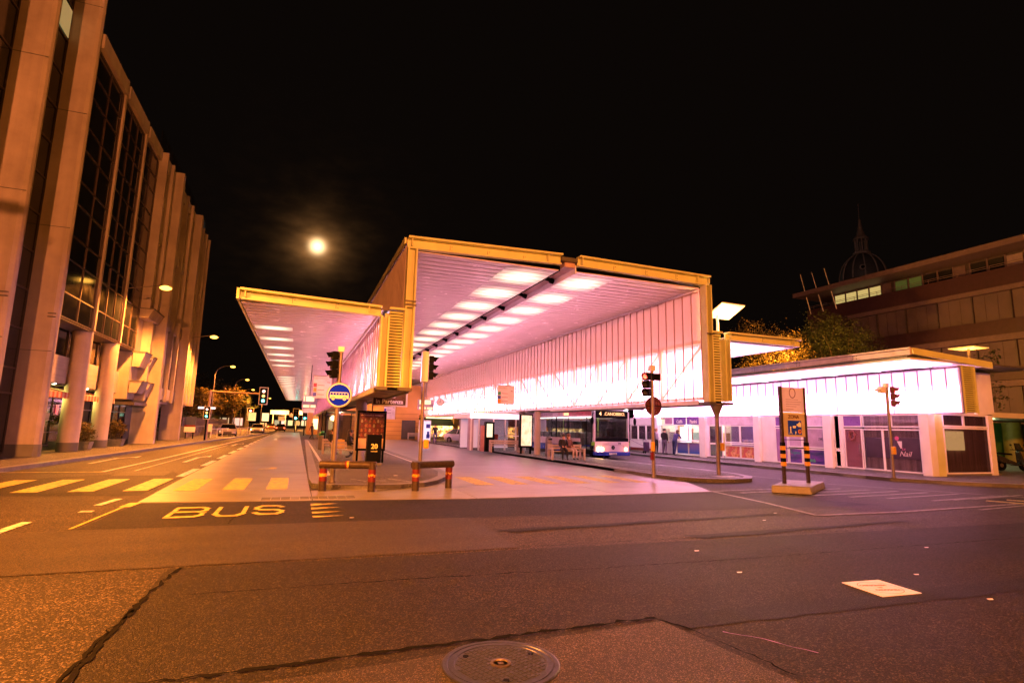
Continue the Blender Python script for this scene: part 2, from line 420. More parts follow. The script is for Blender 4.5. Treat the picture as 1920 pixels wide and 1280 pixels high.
# markings -----------------------------------------------------------
mk = tag(bpy.data.objects.new('road_markings', None), kind='structure'); COL.objects.link(mk); PW[mk.name] = Vector((0, 0, 0))
def mark(poly, mat, z=.014, name='road_line'):
    m = MB(); m.face([(x, y, z) for x, y in poly]); return m.build(name, mat, mk)
def line(a, b, w, mat=P_WHITE, z=.014, name='road_line'):
    dx, dy = b[0] - a[0], b[1] - a[1]; l = math.hypot(dx, dy); nx, ny = -dy / l * w / 2, dx / l * w / 2
    return mark([(a[0] + nx, a[1] + ny), (a[0] - nx, a[1] - ny), (b[0] - nx, b[1] - ny), (b[0] + nx, b[1] + ny)], mat, z, name)
for x in (-8.0, -6.95, -5.88, -4.82, -3.74): mark(rect(x, x + .5, 15.85, 18.95), P_YEL, name='crossing_stripe')
for x in (-2.68, -1.62, -.62): mark(rect(x, x + .5, 15.65, 18.75), P_YSLAB, .0205, 'crossing_stripe')
for i, x in enumerate((5.0, 6.08, 7.16, 8.24, 9.32, 10.4)): mark(rect(x, x + .55, 15.8, 18.4), P_YSLAB, .0205, 'crossing_stripe')
mark(rect(-5.1, -3.72, 20.1, 21.7), A_LIGHT, .0125, 'repair_patch')
line((-9.4, 21.5), (-5.7, 21.6), .14, P_YEL); line((-5.7, 21.6), (-5.45, 29.2), .14); line((-5.45, 29.2), (-4.0, 90), .14)
line((-4.9, 21.9), (-4.55, 45), .05)
for i in range(14):
    y = 19.6 + i * 4.6; line((-3.2 - i * .012, y), (-3.2 - (i + .7) * .012, y + 3.1), .22)
line((-3.0, 13.0), (-2.95, 13.6), .2, P_YEL); line((-3.12, 10.6), (-3.02, 13.0), .05, P_YEL)
line((-4.03, 8.9), (-3.95, 11.45), .15); line((-3.53, 13.32), (-3.42, 14.32), .14); mark(rect(-3.57, -3.36, 12.4, 12.6), P_WHITE)
# lane arrows
def arrow(x, y, bend):
    line((x, y), (x + .02, y + 3.4), .16, z=.0145, name='lane_arrow'); line((x + .02, y + 3.3), (x + bend * .55, y + 4.3), .16, z=.0185, name='lane_arrow')
    mark([(x + bend * .4, y + 3.9), (x + bend * .75, y + 3.75), (x + bend * .62, y + 5.1)] if bend < 0 else [(x + bend * .75, y + 3.75), (x + bend * .4, y + 3.9), (x + bend * .62, y + 5.1)], P_WHITE, .019, 'lane_arrow')
arrow(-4.2, 26.3, .6); arrow(-7.2, 25.6, .9); arrow(-4.2, 44, .6)
# BUS, built from strokes
def glyph(ch, x, w, y0, y1, t=.078):
    h = y1 - y0
    P = {'B': [[(0, 0), (0, 1), (.8, 1), (1, .85), (1, .62), (.85, .5), (1, .38), (1, .15), (.8, 0), (0, 0)], [(0, .5), (.85, .5)]],
         'U': [[(0, 1), (0, .2), (.2, 0), (.8, 0), (1, .2), (1, 1)]],
         'S': [[(1, .82), (.8, 1), (.2, 1), (0, .82), (0, .66), (.2, .53), (.8, .47), (1, .34), (1, .18), (.8, 0), (.2, 0), (0, .18)]]}[ch]
    m = MB(); k = 0
    for pl in P:
        pts = [(x + a * w, y0 + b * h) for a, b in pl]
        for a, b in zip(pts, pts[1:]):
            dx, dy = b[0] - a[0], b[1] - a[1]; l = math.hypot(dx, dy); ux, uy = dx / l, dy / l
            tw = t * (1 + 1.1 * abs(ux)) / 2; nx, ny = -uy * tw, ux * tw; e = t * .45; z = .014 + k * .0004; k += 1
            m.face([(a[0] + nx - ux * e, a[1] + ny - uy * e, z), (a[0] - nx - ux * e, a[1] - ny - uy * e, z), (b[0] - nx + ux * e, b[1] - ny + uy * e, z), (b[0] + nx + ux * e, b[1] + ny + uy * e, z)])
    m.build('road_lettering', P_YEL, mk)
glyph('B', -2.02, .52, 11.45, 12.65); glyph('U', -1.28, .46, 11.45, 12.6); glyph('S', -.62, .46, 11.5, 12.62)
for i, y in enumerate((12.78, 12.2, 11.62, 11.1)): mark([(.38, y), (.94, y - .05), (.38, y - .33 + i * .05)], P_YEL, name='give_way_tooth')
# faint arrow and number on the bus lane
mark([(-1.2, 22.2), (-.6, 22.4), (-.6, 23.2), (-.8, 23.2), (-.85, 22.6), (-1.2, 22.5)], P_YSLAB, .0205, 'faded_mark')
# hatching round the zone sign
P_WORN = roadpaint('road_paint_worn', (.24, .21, .20), (.03, .026, .023))
line = (lambda f: (lambda a, b, w, mat=P_WORN, z=.014, name='road_line': f(a, b, w, mat, z, name)))(line)
line((11.2, 13.1), (10.8, 10.8), .13); line((10.8, 10.8), (10.3, 8.95), .13); line((10.3, 8.95), (12.7, 8.9), .13); line((12.7, 8.9), (17.6, 9.2), .13)
for i in range(9):
    x = 11.0 + i * .82; line((x, 13.2 - i * .47 if i < 6 else 10.2), (x + 4.6 - i * .2, 13.6 - i * .47 if i < 6 else 10.6), .12)
line((16.6, 19.9), (17.2, 14.5), .1); line((17.2, 14.5), (20.4, 9.3), .1); line((20.4, 9.3), (15.2, 8.7), .1)
for i in range(5): line((17.6 + i * .9, 9.9), (18.2 + i * .9, 8.6), .3, P_YEL)
for i in range(5): line((16.9, 20 + i * 5.5), (16.9, 23 + i * 5.5), .12)
line((11.9, 19), (11.55, 60), .1, z=.021); line((18.3, 22), (18.9, 33), .1)
mark(rect(18.0, 19.4, 9.75, 10.1), TAR, .0125, 'repair_patch'); mark(rect(19.9, 21.6, 8.2, 8.5), TAR, .0125, 'repair_patch')

# raised walks ---------------------------------------------------------
def walk(name, outline, label=None, kerbline=None, top=A_WALK, h=.13, kw=.28, step=1.0, near=50):
    """outline ccw polygon; kerbline = indices run whose edge gets single kerb stones"""
    o = sheet(name, outline, h - .004, top, h + .2)
    if kerbline:
        pts = kerbline; far = MB(); d = 0
        for a, b in zip(pts, pts[1:]):
            L_ = math.hypot(b[0] - a[0], b[1] - a[1]); n = max(1, round(L_ / step)); ux, uy = (b[0] - a[0]) / L_, (b[1] - a[1]) / L_
            for i in range(n):
                s0, s1 = L_ * i / n + .004, L_ * (i + 1) / n - .004
                nx, ny = -uy * kw, ux * kw
                q = [(a[0] + ux * s0 + ux * 0, a[1] + uy * s0), (a[0] + ux * s1, a[1] + uy * s1), (a[0] + ux * s1 + nx, a[1] + uy * s1 + ny), (a[0] + ux * s0 + nx, a[1] + uy * s0 + ny)]
                j = random.uniform(0, .003)
                if q[0][1] < near: m = MB(); m.prism(q, -.1, h + j); m.build('kerb_stone', C_KERB, o)
                else: far.prism(q, -.1, h + j)
        if far.v: tag(far.build('kerb_row', C_KERB, o), kind='stuff')
    return o
KL = [(-4.2, 110), (-5.1, 83), (-6.8, 55), (-8.0, 31), (-8.55, 22), (-9.0, 12), (-9.3, 2)]
w1 = walk('pavement_left', [(-40, 2), (-9.3, 2)] + KL[::-1][1:] + [(-4.2, 140), (-40, 140)], kerbline=KL)
KC = lambda cx, cy, r, a0, a1, n: [(cx + r * math.cos(R(lerp(a0, a1, i / n))), cy + r * math.sin(R(lerp(a0, a1, i / n)))) for i in range(n + 1)]
ISL = [(.75, 58), (.48, 25), (.42, 17.2)] + [(.47, 15.9), (.7, 15.55), (1.15, 15.38), (1.9, 15.25), (2.7, 15.25), (3.4, 15.6), (3.95, 16.3), (4.55, 17.6), (4.95, 19.3), (5.15, 22), (5.4, 34), (5.6, 47), (5.7, 58)]
w2 = walk('bus_island', ISL, kerbline=ISL, step=.9)
PLT = [(12.25, 62), (12.3, 38), (12.3, 25), (12.3, 20.3), (12.25, 17.5), (12.5, 16.3), (13.1, 15.65), (14.0, 15.35), (14.9, 15.5), (15.6, 16.2), (16.1, 17.5), (16.2, 19.6), (15.8, 23.8), (15.6, 30), (15.6, 62)]
w3 = walk('bus_platform', PLT, kerbline=PLT, step=.9)
SK = [(26.5, 10.2), (24.4, 11.6), (22.2, 13.2), (21.1, 15.0), (21.2, 20), (21.3, 27), (21.9, 34), (22.2, 60)]
w4 = walk('pavement_right', [(60, 8.8)] + [(60, 60), (22.2, 60)] + SK[::-1][1:] + [(30, 9.4)], kerbline=SK[::-1])
# painted safety lines on the platforms
def topline(a, b, w, z=.131, mat=P_WHITE): line(a, b, w, mat, z, 'edge_line')
topline((.95, 58), (1.02, 21.3), .13); topline((1.02, 21.3), (1.0, 18.2), .13)
topline((5.0, 40), (4.75, 23), .12); topline((4.75, 23), (3.7, 17.9), .12); topline((2.6, 16.9), (3.1, 15.9), .05); topline((1.55, 17.0), (1.9, 16.2), .03)
topline((12.75, 60), (12.8, 19.8), .10); topline((12.8, 19.8), (13.2, 18.2), .1)
mark(rect(14.0, 14.9, 16.0, 16.5), P_WHITE, .131, 'floor_mark')
# tactile / drainage channel before the island
dr = tag(bpy.data.objects.new('drain_channel', None), kind='structure'); COL.objects.link(dr); PW[dr.name] = Vector((0, 0, 0))
for i in range(10):
    q = MB(); q.box(-.62 + i * .2, -.62 + i * .2 + .185, 13.52, 13.95, .0, .0225); q.build('drain_grate', C_BASE if i != 3 else C_KERB, dr)
q = MB(); q.box(2.15, 2.45, 16.2, 16.42, .12, .134); tag(q.build('drain_cover', C_KERB), 'small pale rectangular cover in the island tip between the barriers', 'cover')
q = MB(); q.box(2.93, 3.05, 17.9, 17.97, .12, .1335); tag(q.build('litter', WHITE), 'small white scrap of paper on the island tip', 'litter')
for i, (x, y) in enumerate(((5.4, 6.75), (9.6, 9.4), (8.6, 8.7), (5.1, 5.6), (7.2, 4.9), (9.1, 6.0), (1.0, 10.75), (6.9, 3.95))):
    q = MB(); q.prism([(x, y), (x + .05, y - .012), (x + .09, y + .02), (x + .02, y + .035)], .012, .0145)
    tag(q.build('paper_scrap', WHITE), ('white scrap left of the pale square decal', 'white scrap beside the dark tar bands, farthest right', 'white scrap between the hatching and the tar band', 'white scrap on the dark asphalt left of the decal, nearer', 'white scrap just right of the decal', 'lone white scrap far right beyond the decal', 'white scrap below the give way teeth', 'white scrap nearest the camera, right of the decal')[i], 'litter', 'scraps of paper on the road')

# ================================================================== CANOPY
Y0, MOD, NM = 16.9, 2.7, 27
Y1 = Y0 + MOD * NM
can = thing('bus_station_canopy', 'long cream steel bus station canopy with glowing translucent walls and slatted ceilings over the lanes', 'canopy', (8.2, Y0, 0))
def front_beam(xa, za, xb, zb, d, y=Y0, dep=.28, name='front_beam', back=False):
    m = MB()
    def bar(z_hi, z_lo, ya, yb, x0=xa, x1=xb):
        t0 = (x0 - xa) / (xb - xa); t1 = (x1 - xa) / (xb - xa); A = lerp(za, zb, t0); B = lerp(za, zb, t1)
        m.hexa([(x0, ya, A + z_lo), (x1, ya, B + z_lo), (x1, yb, B + z_lo), (x0, yb, A + z_lo), (x0, ya, A + z_hi), (x1, ya, B + z_hi), (x1, yb, B + z_hi), (x0, yb, A + z_hi)])
    bar(0, -.06, y - dep, y + .05); bar(-.062, -d + .05, y - .05, y + .02); bar(-d + .048, -d, y - dep * .55, y + .05)
    for x in (xa + .12, xa + .9 * (xb - xa)): bar(-.063, -d + .052, y - dep * .8, y - .052, x, x + .03)
    return m.build(name, BEAM, can)
# main hall portal
front_beam(2.80, 7.52, 8.12, 7.66, .36); front_beam(8.78, 7.68, 14.42, 7.62, .36)
front_beam(-1.76, 5.36, 2.12, 5.22, .30)
front_beam(15.2, 5.50, 18.9, 5.50, .30)
q = MB(); q.box(8.13, 8.77, Y0 - .1, Y0 + .04, 7.46, 7.60); q.build('gutter_end', BEAMD, can)
for xa, xb, z in ((2.9, 8.0, 7.36), (8.9, 14.3, 7.46), (-1.6, 2.0, 5.14), (15.4, 18.7, 5.35)):
    n_ = int((xb - xa) / 1.7)
    for k in range(1, n_ + 1):
        x = xa + (xb - xa) * k / (n_ + 1)
        q = MB(); q.box(x - .006, x + .006, Y0 - .056, Y0 - .05, z - .14, z + .08); q.build('beam_seam', BEAMD, can)
        for dz in (-.08, .04): q = MB(); q.tube((x + .06, Y0 - .05, z + dz), (x + .06, Y0 - .066, z + dz), .014, n=8); q.build('bolt', BEAMD, can)
# portal posts (channel sections)
def post(x0, x1, z0, z1, name='portal_post'):
    m = MB(); m.box(x0, x1, Y0 - .02, Y0 + .04, z0, z1); m.box(x0, x0 + .05, Y0 - .28, Y0 - .021, z0, z1); m.box(x1 - .05, x1, Y0 - .28, Y0 - .021, z0, z1)
    return m.build(name, BEAM, can)
post(2.80, 3.10, 2.80, 7.15); post(14.14, 14.42, 2.80, 7.25); post(2.10, 2.36, 2.80, 4.92); post(14.96, 15.22, 2.84, 5.19)
for x0, x1 in ((2.72, 3.12), (2.08, 2.38), (14.12, 14.44), (14.94, 15.24)):
    q = MB(); q.box(x0, x1, Y0 - .3, Y0 + .3, 2.70, 2.795); q.build('post_shoe', BEAMD, can)
for x, z in ((2.95, 5.32), (14.28, 5.35), (2.95, 5.38)): 
    q = MB(); q.box(x - .17, x + .17, Y0 - .33, Y0 - .285, z - .03 + (.0 if z != 5.38 else .06), z + .02 + (.0 if z != 5.38 else .06)); q.build('cable_clip', BEAMD, can)
# louvred ends of the two side boxes
def louvre(x0, x1, z0, z1, n, y=Y0 - .06):
    h = (z1 - z0) / n; m = MB(); m.hexa([(x0, y, 0), (x1, y, 0), (x1, y + .06, 0.03), (x0, y + .06, .03), (x0, y - .03, h * .62), (x1, y - .03, h * .62), (x1, y + .03, h * .68), (x0, y + .03, h * .68)])
    me = m.mesh('louvre_blade', BEAM)
    for i in range(n): link('louvre_blade', me, (0, 0, z0 + i * h), can)
    q = MB(); q.box(x0, x1, Y0 + .01, Y0 + .03, z0 - .08, z1); q.build('louvre_backing', DARK, can)
louvre(2.37, 2.79, 2.80, 5.14, 26); louvre(14.43, 14.95, 2.84, 5.42, 26)
q = MB(); q.box(2.36, 2.8, Y0 - .2, Y0 + .03, 5.16, 5.22); q.build('louvre_cap', BEAM, can)
q = MB(); q.box(14.43, 14.95, Y0 - .2, Y0 + .03, 5.43, 5.5); q.build('louvre_cap', BEAM, can)
# box bottoms, roofs
def part(name, mat, x0, x1, y0, y1, z0, z1, parent=None, **k):
    m = MB(); m.box(x0, x1, y0, y1, z0, z1); return m.build(name, mat, parent or can, **k)
part('box_soffit', RIB, 2.14, 3.08, Y0 + .05, Y1, 2.72, 2.76); part('bottom_rail', BEAM, 2.08, 2.14, Y0 + .31, Y1, 2.66, 2.80); part('bottom_rail', BEAMD, 3.08, 3.14, Y0 + .31, Y1, 2.66, 2.80)
part('box_soffit', RIB, 14.16, 15.2, Y0 + .05, Y1, 2.72, 2.76); part('bottom_rail', WHITE, 14.10, 14.16, Y0 + .31, Y1, 2.70, 2.86); part('bottom_rail', BEAMD, 15.2, 15.26, Y0 + .31, Y1, 2.70, 2.84)
for i in range(12): part('soffit_plate', BEAMD, 2.35, 2.75, Y0 + .6 + i * 1.35, Y0 + 1.0 + i * 1.35, 2.712, 2.7185)
for x0, x1, z0, z1 in ((2.75, 8.12, 7.45, 7.52), (8.78, 14.45, 7.48, 7.55), (-1.76, 2.1, 5.12, 5.18), (15.25, 18.9, 5.26, 5.34), (2.1, 2.79, 5.14, 5.16)):
    part('roof_deck', BEAMD, x0, x1, Y0 + .06, Y1, z0, z1)
for x0, x1, z in ((2.70, 2.76, 7.5), (14.45, 14.5, 7.56), (18.9, 18.96, 5.4)): part('roof_edge', BEAM, x0, x1, Y0 - .1, Y1, z - .2, z)
part('roof_edge', BEAM, -1.84, -1.77, Y0 - .25, Y1, 5.04, 5.34)
# slatted ceilings
def ceiling(x0, x1, z, near=42, mat=SLAT):
    p = MOD / 6; n = NM * 6; m = MB(); m.box(0, x1 - x0, .034, p - .034, 0, .028); me = m.mesh('ceiling_slat', mat); far = MB()
    for i in range(n):
        y = Y0 + .06 + i * p
        if i < near: link('ceiling_slat', me, (x0, y, z), can)
        else: far.box(x0, x1, y + .034, y + p - .034, z, z + .028)
    tag(far.build('ceiling_slats', mat, can), kind='stuff')
    part('slat_carrier', DARK, x0, x1, Y0 + .06, Y1, z + .05, z + .06)
ceiling(3.12, 8.12, 7.14); ceiling(8.80, 14.12, 7.16); ceiling(-1.74, 2.08, 5.02); ceiling(15.26, 18.88, 5.17, 24)
# lamp diffusers behind / between the slats
def lamps_row(x0, x1, z, ys, ln, name='ceiling_light', mat=WARMP, nseg=3):
    m = MB(); m.box(0, x1 - x0, 0, ln, 0, .01); me = m.mesh(name, mat)
    for y in ys: 
        o = link(name, me, (x0, y, z), can)
rows = [Y0 + .75 + i * MOD for i in range(NM)]
lamps_row(6.3, 8.08, 7.125, [y - .4 for y in rows], 2.2); lamps_row(8.84, 10.5, 7.145, [y - .4 for y in rows], 2.2)
lamps_row(-1.66, -.42, 5.005, [Y0 + 3.85 + i * 2.8 for i in range(6)] + [Y0 + 26.8 + i * 2.1 for i in range(22)], .95)
lamps_row(15.6, 18.6, 5.15, [Y0 + .35 + i * 1.35 for i in range(26)], 1.1, mat=emit('wing_diffuser', (1, .62, .8), .5))
# seams of the slats running on across the diffusers
sm = MB()
for y in rows:
    for k in (-.09, .36, .81, 1.26, 1.71):
        for x0, x1, z in ((6.3, 8.08, 7.118), (8.84, 10.5, 7.138)): sm.box(x0, x1, y + k, y + k + .024, z, z + .006)
tag(sm.build('diffuser_seams', RIB, can), kind='stuff')
# gutter slot with spotlights
part('gutter_beam', plain('pink_gutter', (.5, .33, .33), .4), 8.34, 8.74, Y0 + .06, Y1, 7.30, 7.62)
part('gutter_rail', DARK, 8.13, 8.16, Y0 + .06, Y1, 7.12, 7.5); part('gutter_rail', WHITE, 8.75, 8.79, Y0 + .06, Y1, 7.10, 7.4)
for i in range(NM):
    y = Y0 + 1.7 + i * MOD; q = MB(); q.tube((8.1, y, 7.34), (8.62, y - .02, 7.2), .07, n=10); q.tube((8.52, y - .02, 7.22), (8.66, y - .02, 7.19), .10, n=12); q.box(8.16, 8.3, y - .05, y + .05, 7.3, 7.42)
    if i == 0: me0 = q.mesh('spotlight', DARK); me0o = link('spotlight', me0, (0, 0, 0), can); y00 = y
    else: link('spotlight', me0, (0, y - y00, 0), can)
# translucent walls: panels, mullions, truss, light strips and one added glow sheet inside
def wall(x, z0, z1, face, npan, mat=PANE, name='wall_panel', w=MOD / 5, rib=True, bars=True, lim=290):
    m = MB(); m.box(-.003, .003, .012, w - .012, 0, z1 - z0); me = m.mesh(name, mat)
    b = MB(); b.box(-.022, .022, -.010, .010, 0, z1 - z0); bm_ = b.mesh('wall_mullion', WHITE)
    far = MB()
    for i in range(npan):
        y = Y0 + .06 + i * w
        if i < lim: link(name, me, (x, y, z0), can)
        if bars: far.box(x - .022, x + .012, y - .017, y + .017, z0, z1)
    if bars: tag(far.build('wall_mullions', plain('pink_mullion', (.30, .15, .15), .5), can), kind='stuff')
wall(14.15, 2.86, 7.14, -1, NM * 5)
part('wall_top_rail', WHITE, 14.10, 14.13, Y0 + .06, Y1, 7.08, 7.155)
wall(2.12, 2.80, 5.0, -1, NM * 5)
part('wall_top_rail', WHITE, 2.07, 2.10, Y0 + .06, Y1, 4.95, 5.018)
# inner faces of the left box towards the hall, clerestory cladding outside
part('hall_cladding', SLAT, 3.09, 3.11, Y0 + .06, Y1, 5.2, 7.13)
wall(3.12, 2.80, 5.2, 1, NM, w=MOD, bars=False)
cl = MB(); cl.box(-.01, .01, .01, MOD / 5 - .01, 0, 2.02); cl.box(-.04, -.011, .0, .05, 0, 2.02); cl.box(-.04, -.011, .26, .29, 0, 2.02)
cme = cl.mesh('cladding_panel', RIB)
for i in range(NM * 5): link('cladding_panel', cme, (2.80, Y0 + .06 + i * MOD / 5, 5.24), can)
# trusses inside the boxes
def truss(xc, z0, z1, n):
    m = MB(); t = MB()
    for i in range(n):
        y = Y0 + .2 + i * MOD; t = MB()
        t.box(xc - .04, xc + .04, y - .05, y + .05, z0, z1)
        up = (i % 9) >= 4
        a, b = ((y, z1), (y + MOD, z0)) if not up else ((y, z0), (y + MOD, z1))
        t.hexa([(xc - .04, a[0] - .05, a[1]), (xc + .04, a[0] - .05, a[1]), (xc + .04, a[0] + .05, a[1]), (xc - .04, a[0] + .05, a[1]),
                (xc - .04, b[0] - .05, b[1] + .001), (xc + .04, b[0] - .05, b[1] + .001), (xc + .04, b[0] + .05, b[1] + .001), (xc - .04, b[0] + .05, b[1] + .001)] if b[1] > a[1] else
               [(xc - .04, b[0] - .05, b[1]), (xc + .04, b[0] - .05, b[1]), (xc + .04, b[0] + .05, b[1]), (xc - .04, b[0] + .05, b[1]),
                (xc - .04, a[0] - .05, a[1] + .001), (xc + .04, a[0] - .05, a[1] + .001), (xc + .04, a[0] + .05, a[1] + .001), (xc - .04, a[0] + .05, a[1] + .001)])
        t.build('truss_bay', BEAM, can)
    part('truss_chord', BEAM, xc - .06, xc + .06, Y0 + .1, Y1, z0 - .1, z0); part('truss_chord', BEAM, xc - .06, xc + .06, Y0 + .1, Y1, z1, z1 + .12)
truss(14.36, 3.0, 5.05, NM); truss(2.32, 2.95, 4.95, NM)
part('glow_sheet', GLOW1, 14.78, 14.80, Y0 + .3, Y1, 2.98, 4.12); part('glow_sheet', GLOW2, 14.82, 14.84, Y0 + .3, Y1, 4.12, 5.02)
part('glow_sheet', GLOW1, 2.68, 2.70, Y0 + .3, Y1, 2.9, 3.95); part('glow_sheet', GLOW2, 2.72, 2.74, Y0 + .3, Y1, 3.95, 4.7)
part('glow_sheet', emit('added_wall_glow', (1, .50, .44), .12), 14.30, 14.32, Y0 + .3, Y1, 5.2, 7.06)  # glowing sheet added to brighten the upper wall, no tubes here
part('glow_sheet', GLOW1, 2.90, 2.92, Y0 + .3, Y1, 2.95, 3.7)
part('box_back', WHITE, 15.16, 15.19, Y0 + .06, Y1, 2.78, 5.2); part('box_back', WHITE, 2.79, 2.81, Y0 + .06, Y1, 2.78, 5.1)
# columns
for x, y, r, z0 in ((2.6, 25.6, .24, .126), (2.6, 42, .24, .126), (2.6, 58.2, .24, 0), (13.45, 33.3, .19, .126), (13.45, 30.9, .19, .126), (14.7, 47, .2, .126), (14.7, 52, .2, .126), (14.7, 68, .2, 0), (2.6, 74, .24, 0), (14.7, 80, .2, 0)):
    q = MB(); q.lathe([(r, 0), (r, 2.72 - z0)], (x, y, z0), 20); q.build('column', C_WALL, can, smooth=True)
for x in (13.45,): part('column_bracket', BEAMD, x - .3, 14.2, 30.5, 33.7, 2.70, 2.76)
q = MB(); q.tube((14.78, Y0 + .1, .126), (14.78, Y0 + .1, 2.3), .075, n=14); q.lathe([(.075, 2.2), (.10, 2.35), (.24, 2.69)], (14.78, Y0 + .1, 0), 14); q.build('post', STEEL, can, smooth=True)
part('button_box', YEL, 14.86, 14.98, Y0 - .06, Y0 + .08, 1.0, 1.3, bevel=.02)
# hanging floodlight above the right box
fl = thing('floodlight', 'square glowing floodlight plate on a short mast above the louvred canopy box', 'floodlight', (15.15, 17.2, 5.5))
q = MB(); q.tube((15.15, 17.2, 5.5), (15.15, 17.2, 6.25), .05, n=12); q.build('mast', WHITE, fl, smooth=True)
q = MB(); q.hexa([(14.82, 17.45, 6.20), (15.95, 17.45, 6.18), (16.15, 16.75, 6.62), (15.02, 16.75, 6.64), (14.82, 17.45, 6.24), (15.95, 17.45, 6.22), (16.15, 16.75, 6.66), (15.02, 16.75, 6.68)])
q.build('lamp_housing', WHITE, fl)
q = MB(); q.face([(14.85, 17.43, 6.185), (15.03, 16.78, 6.625), (16.12, 16.78, 6.605), (15.92, 17.43, 6.165)]); q.build('lamp_plate', emit('flood_plate', (1, .50, .08), .8), fl)
# ================================================================== STREET LAMPS
BULB = emit('sodium_bulb', (1, .45, .055), 1.2)
def street_lamp(x, y, z, label, energy=6000, arm=(-1.9, 0), ground=None, col=(1, .285, .034), spot=True, r=.2):
    t = thing('street_lamp', label, 'street lamp', (x, y, z), 'sodium street lamps along the road')
    q = MB(); q.hexa([(x - .35, y - .14, z + .02), (x + .3, y - .12, z), (x + .3, y + .12, z), (x - .35, y + .14, z + .02), (x - .3, y - .08, z + .13), (x + .2, y - .07, z + .1), (x + .2, y + .07, z + .1), (x - .3, y + .08, z + .13)])
    q.build('lamp_head', BEAMD, t, bevel=.02)
    q = MB(); q.ball((x, y, z - .03), .32, .22, .14, 14); q.build('lamp_bowl', BULB, t, smooth=True)
    q = MB()
    if ground is None: q.path([(x - .3, y, z + .08), (x + arm[0], y + arm[1], z - .25)], .025)
    else:
        gx, gz = ground; pts = [(x - .3, y, z + .1)] + [(lerp(x - .3, gx, math.sin(k * math.pi / 12)), y, lerp(z - 1.2, z + .1, math.cos(k * math.pi / 12))) for k in range(1, 7)] + [(gx, y, gz)]
        q.path(pts, .07)
    q.build('arm' if ground is None else 'pole', STEEL, t, smooth=True)
    ld = bpy.data.lights.new('sodium_light', 'SPOT' if spot else 'POINT'); ld.energy = energy; ld.color = col; ld.shadow_soft_size = r
    if spot: ld.spot_size = R(158); ld.spot_blend = .35
    lo = bpy.data.objects.new('sodium_light', ld); COL.objects.link(lo); lo.parent = t; lo.location = (0, 0, -.38)
    return t
street_lamp(-7.75, 36.6, 9.3, 'bright sodium lamp on a wall arm before the glass office facade, nearest in view', 2600)
street_lamp(-7.3, 53.5, 8.9, 'sodium lamp on a wall arm at the far corner of the finned concrete building', 2100)
street_lamp(-8.5, 81, 8.85, 'sodium lamp on a curved pole beyond the buildings, over the left kerb', 2400, ground=(-10.5, .1))
street_lamp(-8.6, 105, 8.85, 'smallest sodium lamp on a curved pole far down the left kerb', 1700, ground=(-10.4, .1))
street_lamp(-7.0, 8.5, 8.9, 'sodium lamp of the same row hanging over the near left road, out of frame', 5000, arm=(-3.6, 0))
street_lamp(-3.0, -12, 9.2, 'sodium lamp on a curved pole behind the crossing on the left', 8200, ground=(-5.4, .1), spot=False, col=(1, .265, .065))
street_lamp(13.0, -10, 9.2, 'sodium lamp on a curved pole behind the crossing in the middle', 3000, ground=(10.6, .1), spot=False)
street_lamp(30.5, 5.5, 9.2, 'sodium lamp on a curved pole off the right kerb', 260, ground=(28.3, .1))
# far-off street lights at the end of the road
for i, (x, y, z) in enumerate(((-9.5, 132, 8.6), (6.0, 150, 8.5), (-8, 175, 8.6))):
    t = street_lamp(x, y, z, ('tiny lamp far down the road above the left trees', 'tiny lamp at the end of the road on the right side', 'tiniest lamp at the very end of the road')[i], 5000, ground=(x - 2, .1))

def tint_light(parent, loc, col, e, r=.15, kind='POINT', size=None):
    ld = bpy.data.lights.new('lamp_light', kind); ld.energy = e; ld.color = col
    if kind == 'POINT': ld.shadow_soft_size = r
    lo = bpy.data.objects.new('lamp_light', ld); COL.objects.link(lo); lo.parent = parent
    lo.location = Vector(loc) - PW.get(parent.name, Vector((0, 0, 0))); return lo
tint_light(fl, (15.5, 16.9, 6.0), (1, .5, .14), 260)

